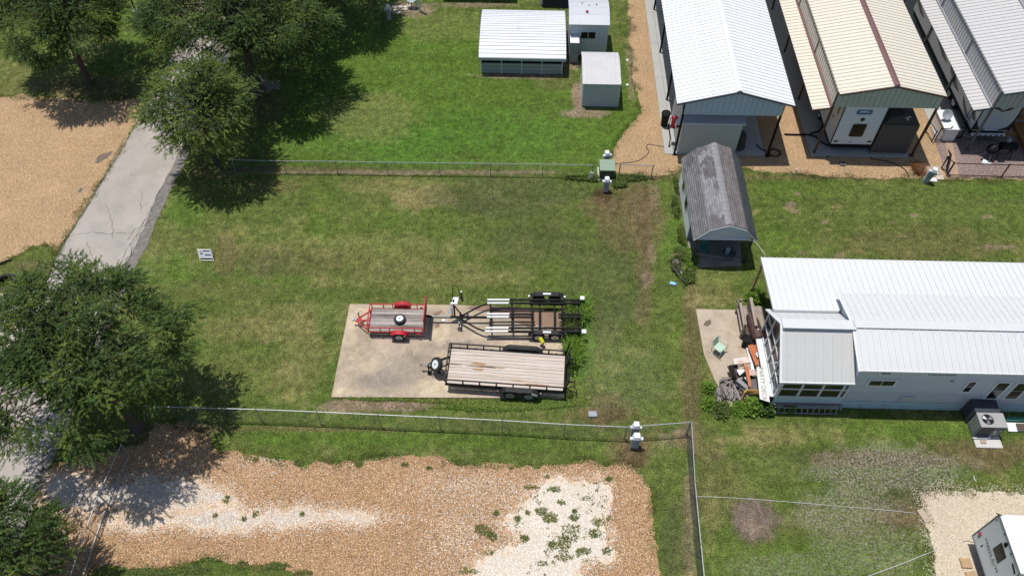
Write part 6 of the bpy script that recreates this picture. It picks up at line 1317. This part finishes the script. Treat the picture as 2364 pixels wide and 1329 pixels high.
# long roof on the far side
ribsheet(t,'porch_roof_panel',(11.85,25.5,2.85),(17.6,0,0),(0,-3.28,.22),20,HRP,ribs=3,rh=.04)
mb=MB();mb.b2((11.85,22.16,2.92),(14.86,22.215,3.11));mb.build('porch_fascia',WHITE,t)
mb=MB();mb.bar((11.83,22.2,3.02),(11.83,25.5,2.82),.04,.14);mb.build('porch_fascia',WHITE,t)
mb=MB();mb.b2((11.85,25.42,2.7),(29.4,25.47,2.84));mb.build('porch_beam',M('tan_timber',(.34,.22,.12),.8,var=.15),t)
for x in(11.93,15.5,19.2,23,27):
    mb=MB();mb.bar((x,25.3,0),(x,25.3,2.8),.10);mb.build('porch_post',M('tan_timber',(.34,.22,.12),.8,var=.15),t)
# satellite dish at the corner
t=thing('satellite_dish','grey satellite dish on a bracket over the near corner of the sunroom','satellite dish',P(1803,845,1.9));b=t.location
mb=MB();mb.lathe([(.03,0),(.18,.03),(.33,.10),(.345,.11),(.19,.045),(.02,.015)],22);mb.xf(Matrix.Translation(b+Vector((-.05,.15,.1)))@Matrix.Rotation(.75,4,'X')@Matrix.Rotation(.5,4,'Y'));mb.build('dish',M('dish_blue_grey',(.19,.23,.30),.5),t,smooth=True)
mb=MB();mb.lathe([(.03,0),(.2,.03),(.38,.12),(.395,.13),(.21,.05),(.02,.015)],22);mb.xf(Matrix.Translation(b+Vector((-.15,-.55,-.55)))@Matrix.Rotation(.5,4,'X')@Matrix.Rotation(.7,4,'Y'));mb.build('lower_dish',M('dish_blue_grey',(.19,.23,.30),.5),t,smooth=True)
mb=MB();mb.bar(b+Vector((-.55,-.1,.35)),b+Vector((.45,.12,.45)),.04);mb.tube([b+Vector((0,0,-.9)),b+Vector((0,0,0)),b+Vector((-.1,.1,.3))],.03,6);mb.tube([b+Vector((-.15,-.45,-.5)),b+Vector((-.1,-.3,-1.2))],.03,6);mb.build('bracket',STEEL,t)
# ---- deck and railing
PW=M('grey_weathered_timber',(.33,.27,.22),.85,var=.2,scale=3,bump=.3,stain=(.15,.11,.09),stamt=.3)
t=thing('porch_deck','small grey timber deck with railing under the porch roof, beside the sunroom','deck',(11.4,23.3,0))
for k in range(9):
    mb=MB();mb.b2((10.95+k*.15,22.5,.52),(11.09+k*.15,24.2,.56));mb.build('plank',PW,t)
for x,y in((11.0,22.6),(11.0,24.1),(11.55,24.15),(11.5,22.55)):
    mb=MB();mb.bar((x,y,0),(x,y,1.25),.10);mb.build('post',PW,t)
mb=MB();mb.bar((11.5,22.5,1.25),(11.5,24.2,1.25),.14,.05);mb.build('handrail',PW,t)
mb=MB();mb.bar((11.0,22.55,1.05),(11.0,24.2,1.05),.12,.05);mb.build('handrail',PW,t)
for k in range(9):
    y=22.7+k*.17;mb=MB();mb.bar((11.1,y,.56),(11.1,y,1.02),.04);mb.bar((11.45,y,.56),(11.45,y,1.2),.04);mb.build('baluster',PW,t)
# ---- junk by the sunroom
t=thing('barrel_smoker','rusty brown barrel smoker lying lengthwise beside the deck','smoker',P(1745,765));b=P(1743,762,.75)
a0_,a1_=P(1738,742,.78),P(1752,783,.78);BRN2=M('brown_barrel_steel',(.085,.045,.04),.6,.2,var=.25,scale=4,bump=.1)
mb=MB();mb.cyl(a0_.lerp(a1_,-.05),a1_,.29,18);mb.build('barrel',BRN2,t,smooth=True)
mb=MB();mb.cyl(a0_.lerp(a1_,-.35),a0_.lerp(a1_,-.04),.24,16);mb.build('firebox',BRN2,t,smooth=True)
mb=MB();d=(a1_-a0_).normalized();mb.lathe([(.03,0),(.035,.03),(.001,.04)],8,a0_.lerp(a1_,.62)+Vector((0,-.02,.29)));mb.build('gauge',WHITE,t)
for q in(.1,.9):
    p=a0_.lerp(a1_,q);mb=MB();mb.bar(p+Vector((-.2,0,-.25)),p+Vector((-.25,0,-.76)),.04);mb.bar(p+Vector((.2,0,-.25)),p+Vector((.25,0,-.76)),.04);mb.build('leg',BLACK,t)
mb=MB();mb.bar(P(1722,752,.55),P(1734,781,.55),.34,.03);tag(mb.build('brown_board',M('brown_plank_board',(.12,.075,.06),.85,var=.2)),'brown board leaning along the left side of the barrel smoker','board')
mb=MB();c=P(1733,790,.35);mb.box(c,(.75,.5,.5),-.35);tag(mb.build('black_box',BLACK,bevel=.02),'open black metal box below the barrel smoker','box')
for i,(p,q,lb) in enumerate((((1715,732,1.0),(1741,787,.4),'thin rusty rod leaning across the barrel smoker'),((1713,753,.8),(1722,768,.3),'short rusty rod beside the brown board'))):
    mb=MB();mb.cyl(P(*p),P(*q),.015,5);tag(mb.build('rusty_rod',RUST),lb,'rod')
OR=M('orange_painted_steel',(.46,.15,.055),.55,var=.15,scale=5,stain=(.3,.08,.03),stamt=.2)
for i in range(5):
    mb=MB();o=i*4.2;p=P(1728+o,797-(i%3)*1.5,.45+.05*i);q=P(1747+o*.85,844-i*2,.50+.03*(i%2)) if i<3 else P(1741+o*.7,822,.55);mb.bar(p,q,.085,.05);tag(mb.build('orange_bar',OR),'long orange steel bar in the bundle beside the hand-lettered board','bar','orange bars in the junk pile')
mb=MB();mb.hexa([P(1722,800,.1),P(1728,799,.1),P(1745,865,.1),P(1738,868,.1),P(1722,800,.2),P(1728,799,.2),P(1745,865,.2),P(1738,868,.2)]);tag(mb.build('white_strip',WHITE),'long white trim strip lying beside the orange bars','strip')
mb=MB();mb.ext([P(1743,818,.6),P(1763,797,.6),P(1768,806,.6),P(1748,827,.6)],(0,0,.08));tag(mb.build('white_tray',M('dull_white_enamel',(.5,.5,.48),.5,var=.08),bevel=.01),'small pale tray leaning by the sunroom sill','tray')
# hand-lettered board
sg0,sg1,sg2,sg3=P(1746,847,1.0),P(1765,850,1.0),P(1777,928,.85),P(1754,921,.85)
t=thing('lettered_board','white board hand-lettered PARTY DECK lying on the junk pile','sign',P(1762,890))
nn=(sg1-sg0).cross(sg3-sg0).normalized();nn=nn if nn.z>0 else -nn
mb=MB();mb.ext([sg0,sg1,sg2,sg3],nn*.02);mb.build('board',M('board_white',(.66,.66,.62),.6,var=.04,stain=(.45,.4,.3),stamt=.15,sscale=3),t)
cen=(sg0+sg1+sg2+sg3)/4+nn*.024;xd=((sg3+sg2)-(sg0+sg1)).normalized();yd=nn.cross(xd).normalized()
Mt=Matrix(((xd.x,yd.x,nn.x,cen.x),(xd.y,yd.y,nn.y,cen.y),(xd.z,yd.z,nn.z,cen.z),(0,0,0,1)))
text(t,'lettering','PARTY DECK',M('faded_letter_ink',(.17,.16,.14),.8),.29,Mt,.002,1.0)
# table of old sinks, panels, boards
def panel(name,label,cat,pts,th,mat,bev=0.005,group=None):
    mb=MB();W=[P(*p) for p in pts];n_=(W[1]-W[0]).cross(W[2]-W[0]).normalized();n_=n_ if n_.z>0 else -n_;mb.ext(W,n_*th);return tag(mb.build(name,mat,bevel=bev),label,cat,group)
panel('white_tray','white rust-stained tray lying on top of the junk pile','tray',[(1691,830,.75),(1727,825,.75),(1733,839,.75),(1694,843,.75)],.10,M('rust_stained_enamel',(.62,.55,.5),.5,var=.05,stain=(.45,.16,.07),stamt=.5,sscale=4))
mb=MB();mb.bar(P(1690,842,.55),P(1702,872,.45),.5,.05);tag(mb.build('dark_tray',M('dark_red_brown',(.05,.022,.018),.6)),'dark red-brown open drawer at the left of the junk pile','drawer')
mb=MB();mb.bar(P(1686,845,.6),P(1695,873,.5),.14,.35);tag(mb.build('metal_sheet',BLACK),'black panel edge-on at the left of the junk pile','panel')
panel('white_triangle','white triangular sheet poking out between the dark drawer and the orange frame','sheet',[(1700,853,.8),(1724,852,.75),(1707,867,.7)],.03,WHITE)
panel('beige_board','beige board under the stained tray','board',[(1703,845,.6),(1720,841,.6),(1722,852,.6),(1705,855,.6)],.03,M('beige_board',(.40,.34,.26),.8))
mb=MB();mb.bar(P(1719,838,.95),P(1731,893,.85),.09,.05);tag(mb.build('orange_bar',OR),'single orange bar lying down the middle of the junk pile','bar')
mb=MB();mb.bar(P(1726,846,.90),P(1733,891,.85),.06,.05);tag(mb.build('orange_bar',OR),'thinner orange bar beside the middle one on the junk pile','bar')
panel('striped_rack','white and red slatted rack between the orange bars and the lettered board','rack',[(1729,853,.7),(1744,853,.7),(1745,866,.7),(1730,867,.7)],.03,M('pink_rack',(.5,.36,.33),.6,var=.2,scale=14,stretch=(1,8,1)))
panel('grey_tarp_board','dark grey roofing sheet under the junk pile','sheet',[(1731,868,.4),(1748,868,.4),(1752,910,.4),(1735,912,.4)],.03,M('roofing_grey',(.13,.115,.11),.9,var=.3,scale=5))
panel('dark_sheet','dark sheet behind the leaning trough','sheet',[(1712,868,.5),(1728,853,.5),(1738,870,.45),(1722,888,.45)],.03,BLACK)
panel('white_sheet','small white sheet behind the leaning trough','sheet',[(1718,871,.6),(1726,868,.6),(1733,886,.6),(1730,889,.6)],.02,WHITE)
mb=MB();mb.bar(P(1702,875,.75),P(1732,901,.5),.22,.09);tag(mb.build('steel_trough',M('grey_steel_trough',(.38,.39,.39),.4,.3,var=.1),bevel=.01),'long pale grey steel trough leaning over the woodpile end','trough')
mb=MB();mb.bar(P(1700,880,.5),P(1722,905,.35),.16,.16);tag(mb.build('grey_duct',M('grey_duct',(.17,.17,.17),.5,var=.1)),'darker grey duct lying just under the steel trough','duct')
t=thing('metal_bucket','round galvanised bucket at the near end of the junk pile','bucket',P(1713,905));c=P(1713,902,.45);mb=MB();mb.lathe([(.11,-.3),(.14,0),(.15,.01),(.14,.01),(.12,-.02),(.10,-.28),(.01,-.28)],16,c);mb.build('bucket_body',M('worn_steel',(.22,.21,.2)),t,smooth=True)
mb=MB();f=[P(1710,925,.15),P(1720,904,.7),P(1724,900,.75),P(1752,901,.6)];mb.tube(f,.06,6);tag(mb.build('bent_pipe',M('amber_frame',(.40,.23,.06),.6,var=.15)),'bent amber-orange frame standing at the near edge of the junk pile','frame')
panel('amber_panel','amber board fixed across the bent frame beside the lettered board','board',[(1724,903,.62),(1752,904,.62),(1753,909,.5),(1724,908,.5)],.03,M('amber_frame',(.40,.23,.06),.6))
mb=MB();mb.lathe([(.01,0),(.10,.02),(.12,.14),(.09,.2),(.01,.2)],8,P(1712,928));tag(mb.build('tan_pot',M('amber_frame',(.40,.23,.06),.6)),'small tan pot at the foot of the bent frame','pot')
for i,(u0,v0,u1,v1,lb) in enumerate(((1703,905,1716,921,'grey plank lying beside the bucket'),(1727,905,1722,925,'short grey plank standing below the bucket'))):
    mb=MB();mb.bar(P(u0,v0,.2),P(u1,v1,.15),.12,.04);tag(mb.build('grey_plank',PW),lb,'plank')
# firewood
LOGM=[M('firewood_bark_%s'%n_,c_,.95,var=.3,scale=9,bump=.4) for n_,c_ in(('dark',(.15,.125,.115)),('mid',(.21,.18,.165)),('pale',(.28,.25,.23)))]
r_=random.Random(5);k=0
for layer,cnt in((0,20),(1,17),(2,12)):
    for i in range(cnt):
        u=1652+i*(56/cnt)+layer*2.5+r_.uniform(-2,2);v=908+r_.uniform(-5,5)-layer*2;z=.06+layer*.10
        c=P(u,v,z);a=1.57+r_.gauss(.12,.22);l=r_.uniform(.22,.42);r=r_.uniform(.03,.055)
        d=Vector((math.cos(a),math.sin(a),r_.gauss(0,.12)))*l
        mb=MB();m=c+Vector((r_.gauss(0,.03),0,r_.gauss(0,.02)));mb.tube([c-d,m,c+d],[r,r*1.05,r*.85],6);tag(mb.build('firewood_log',LOGM[r_.randrange(3)]),'grey split stick stacked side by side in the woodpile on the patio corner','firewood','firewood in the woodpile')
for i in range(12):
    u=1676+r_.uniform(-10,16);v=882+r_.uniform(-7,8);c=P(u,v,.12+.1*(i%3));a=r_.uniform(-.4,.9);d=Vector((math.cos(a),math.sin(a),r_.gauss(0,.15)))*r_.uniform(.15,.3);r=r_.uniform(.04,.08)
    mb=MB();mb.tube([c-d,c+Vector((0,.03,.03)),c+d],[r,r*1.1,r*.8],7);tag(mb.build('firewood_log',LOGM[r_.randrange(3)]),'gnarled grey log tossed loosely behind the stacked woodpile','firewood','loose logs behind the woodpile')
# glider chair on the patio
gchair('glider_chair','mint green metal rocking chair alone on the patio slab',P(1657,812,.06),math.radians(48),M('cream_tube',(.62,.66,.58),.5),M('mint_seat',(.40,.55,.44),.6,var=.08,scale=4,stain=(.42,.30,.12),stamt=.3,sscale=3))
# ladder along the wall
t=thing('ladder','grey ladder lying on edge in the shade along the sunroom wall','ladder',(12.5,18.4,0))
for y,z in((18.52,.36),(18.40,.06)):
    mb=MB();mb.bar((11.95,y,z),(14.95,y,z),.03,.07);mb.build('side_rail',M('ladder_grey',(.32,.31,.33),.5,.3),t)
for k in range(11):
    mb=MB();x=12.15+k*.27;mb.bar((x,18.52,.36),(x,18.40,.06),.035);mb.build('rung',M('ladder_grey',(.32,.31,.33),.5,.3),t)
mb=MB();mb.bar((11.9,18.63,.48),(15,18.63,.48),.1,.05);tag(mb.build('wall_plank',M('plum_plank',(.22,.15,.15),.8,var=.2)),'long dull pink plank along the foot of the sunroom wall above the ladder','plank')
t=thing('faucet_stand','dark water spigot with a coiled cord against the siding right of the sunroom','faucet',P(1942,935));b=t.location
mb=MB();mb.bar(b+Vector((0,.05,0)),b+Vector((.1,.1,.75)),.12,.1);mb.build('spigot_box',BLACK,t)
mb=MB();mb.tube([b+Vector((-.45,.12,.75)),b+Vector((-.3,.12,.82)),b+Vector((-.1,.12,.78)),b+Vector((.1,.1,.7))],.02,5);mb.tube([b+Vector((.0,0,.5)),b+Vector((-.12,-.3,.05))],.03,6);mb.build('pipe',STEEL,t)
# ---- heat pump
t=thing('heat_pump','large grey packaged heat pump with fan on top, standing against the home wall','heat pump',(21.45,17.8,0))
slabm=M('white_pad',(.52,.50,.47),.8,var=.06);mb=MB();mb.b2((20.90,16.85,0),(22.12,18.7,.08));mb.build('pad',slabm,t,bevel=.02)
HG=M('heat_pump_grey',(.17,.175,.19),.5,var=.05);HD=M('heat_pump_dark',(.035,.04,.055),.5)
mb=MB();mb.b2((20.88,17.40,.1),(22.04,18.10,1.0));mb.build('cabinet',HG,t,bevel=.01)
# top plate with a round opening
cy_,cx0=17.78,21.27;mb=MB();seg=24;rr0=.27;out=[];inn=[]
for k in range(seg):
    a=2*math.pi*k/seg;ca,sa=math.cos(a),math.sin(a);inn.append((cx0+rr0*ca,cy_+rr0*sa))
    s_=.30/max(abs(ca),abs(sa));out.append((cx0+ca*s_,cy_+sa*s_))
TP=M('heat_pump_top',(.33,.325,.32),.5,var=.05)
for k in range(seg):
    j=(k+1)%seg;mb.hexa([(*inn[k],1.0),(*out[k],1.0),(*out[j],1.0),(*inn[j],1.0),(*inn[k],1.03),(*out[k],1.03),(*out[j],1.03),(*inn[j],1.03)])
# corner fillers
mb.b2((20.86,17.38,1.0),(cx0-.3,18.12,1.03));mb.b2((cx0+.3,17.38,1.0),(22.06,18.12,1.03));mb.b2((cx0-.3,17.38,1.0),(cx0+.3,cy_-.3,1.03));mb.b2((cx0-.3,cy_+.3,1.0),(cx0+.3,18.12,1.03))
mb.build('top_plate',TP,t)
mb=MB();mb.lathe([(.265,1.0),(.265,1.004),(.001,1.005)],24,(cx0,cy_,0));mb.build('fan_well',M('fan_well_black',(.006,.006,.006),.9),t)
for k in range(3):
    a=k*2.094+.4;mb=MB();p=Vector((cx0,cy_,1.012));d=Vector((math.cos(a),math.sin(a),0));n_=Vector((-d.y,d.x,0));mb.ext([p+d*.04-n_*.02,p+d*.23-n_*.09+Vector((0,0,.012)),p+d*.23+n_*.09,p+d*.04+n_*.04],(0,0,.006));mb.build('fan_blade',M('fan_blade_white',(.55,.55,.55),.4) if k==1 else HG,t)
for k in range(4):
    mb=MB();mb.b2((20.862,17.47+k*.155,.18),(20.878,17.60+k*.155,.94));mb.build('side_louvre',M('louvre_grey',(.24,.25,.25),.5),t)
for k in range(5):
    mb=MB();mb.b2((20.95,17.385,.2+k*.15),(21.55,17.398,.3+k*.15));mb.build('front_louvre',HD,t)
for x,z in((21.62,.55),(21.68,.38),(21.85,.6)):
    mb=MB();mb.b2((x,17.388,z),(x+.09,17.398,z+.12));mb.build('label_plate',M('plate_white',(.7,.7,.68),.5),t)
mb=MB();mb.hexa([(20.80,18.13,.1),(22.0,18.13,.1),(22.0,18.76,.1),(20.72,18.76,.1),(20.86,18.13,1.0),(21.98,18.13,1.0),(21.95,18.76,1.08),(20.8,18.76,1.08)]);mb.build('duct_box',HD,t)
mb=MB();mb.tube([(20.85,17.28,.14),(21.45,17.28,.14),(21.58,17.30,.2),(21.6,17.38,.24)],.035,6);mb.build('drain_pipe',WHITE,t)
mb=MB();mb.box((21.28,17.12,.11),(.24,.16,.06),0);tag(mb.build('pad_brick',M('pinkish_brick',(.42,.3,.25),.85)),'small pinkish block lying on the white pad of the heat pump','block')
panel('green_board','long green painted board on the ground at the wall, far right','board',[(2322,962,.15),(2380,964,.15),(2380,972,.15),(2322,971,.15)],.05,M('green_board',(.05,.22,.17),.7,var=.15))
panel('white_panel_sheet','white flat panel on the grass at the far right, under the brown pallet','panel',[(2322,975,.05),(2380,977,.05),(2380,997,.05),(2328,996,.05)],.04,WHITE)
t=thing('pallet','dark brown slatted pallet on the white panel at the far right edge','pallet',P(2358,985))
for k in range(5):
    mb=MB();mb.ext([P(2345+k*1.0,977+k*3.6,.14),P(2385,978+k*3.6,.14),P(2385,980.6+k*3.6,.14),P(2345.6+k*1.0,979.6+k*3.6,.14)],(0,0,.03));mb.build('slat',M('brown_pallet',(.13,.09,.07),.85,var=.2),t)
# ============================================================ CAMPER, BOTTOM RIGHT
t=thing('travel_trailer','white travel trailer cut off by the bottom right corner, with lettering on its end','camper',(19.0,11.4,0))
x0,x1,ya,yb_,z0,z1=19.02,26.5,10.18,12.48,.72,3.02
BODY=M('trailer_cool_grey_white',(.56,.60,.63),.35,var=.02)
mb=MB();mb.b2((x0,ya,z0),(x1,yb_,z1-.04));mb.build('body',BODY,t)
RW=M('trailer_roof_white',(.72,.72,.72),.5,var=.02);mb=MB();mb.b2((x0+.01,ya+.01,z1-.04),(x1,yb_-.01,z1));mb.build('roof',RW,t)
mb=MB();mb.b2((x0+.25,ya+.2,.4),(x1,yb_-.2,z0));mb.build('chassis',BLACK,t)
for p,q in(((x0-.01,ya,z0),(x0-.01,ya,z1)),((x0-.01,yb_,z0),(x0-.01,yb_,z1)),((x0-.01,ya,z1),(x0-.01,yb_,z1)),((x0-.01,ya,z0),(x0-.01,yb_,z0))):
    mb=MB();mb.bar(p,q,.035);mb.build('edge_trim',DGREY,t)
def onend(pts,name,mat,dx=.006):
    mb=MB();W=[PX(u,v,x0) for u,v in pts];mb.ext([(x0-dx,w_.y,w_.z) for w_ in W],(-.006,0,0));return mb.build(name,mat,t)
onend([(2313,1251),(2323.6,1286),(2303.6,1299.8),(2292.6,1265)],'rear_window',GLASS,.008)
c0=PX(2290,1281,x0);Mt=Matrix(((0,0,-1,x0-.012),(-1,0,0,PX(2290,1281,x0).y),(0,1,0,1.30),(0,0,0,1)))
pA,pB=PX(2277,1241,x0),PX(2302,1322,x0);zc=(pA.z+pB.z)/2;yc=(pA.y+pB.y)/2
Mt=Matrix(((0,0,-1,x0-.012),(-1,0,0,yc),(0,1,0,zc),(0,0,0,1)))
text(t,'lettering','FOREST RIVER',M('decal_charcoal',(.05,.05,.055),.5),.17,Mt,.002,1.32)
def dot(u,v,r,mat,name,n=12):
    c=PX(u,v,x0);mb=MB();mb.ext([(x0-.01,c.y+r*math.cos(k*2*math.pi/n),c.z+r*math.sin(k*2*math.pi/n)) for k in range(n)],(-.012,0,0));return mb.build(name,mat,t)
dot(2263,1232,.10,M('red_badge',(.42,.02,.07),.4),'red_lamp')
for u,v in((2302,1199),(2320.5,1232),(2327,1254),(2335,1277)): dot(u,v,.035,BLACK,'marker_lamp',8)
dot(2322.5,1256.5,.10,BLACK,'round_vent');dot(2323,1257,.06,BODY,'vent_centre')
onend([(2336,1300),(2339,1299),(2345,1322),(2342,1325)],'dark_decal',BLACK)
onend([(2264,1260),(2268,1256),(2270,1258.5),(2265,1262)],'tail_lamp',BLACK)
onend([(2257,1235),(2260,1233),(2262,1240),(2260,1242)],'small_badge',DGREY)
for k in range(9):
    onend([(2278+k*1.55,1258+k*5.4),(2281+k*1.55,1256+k*5.4),(2281.8+k*1.55,1259+k*5.4),(2278.8+k*1.55,1261+k*5.4)],'faint_letter',M('faint_grey_decal',(.33,.35,.37),.5))
mb=MB();mb.b2((19.95,11.25,z1+.0),(20.9,12.1,z1+.12));mb.build('roof_skylight',M('skylight_blue_white',(.45,.52,.62),.25),t,bevel=.03)
mb=MB();mb.b2((21.3,10.8,z1+.0),(21.35,11.5,z1+.04));mb.build('roof_rail',BODY,t)
wheel(t,(24.,12.4,.35),(0,1,0),.35,.22,world=True)
mb=MB();mb.bar((x0-.12,yb_+.05,z1+.02),(x0+.08,yb_-.05,z1+.02),.03);mb.build('antenna',BLACK,t)
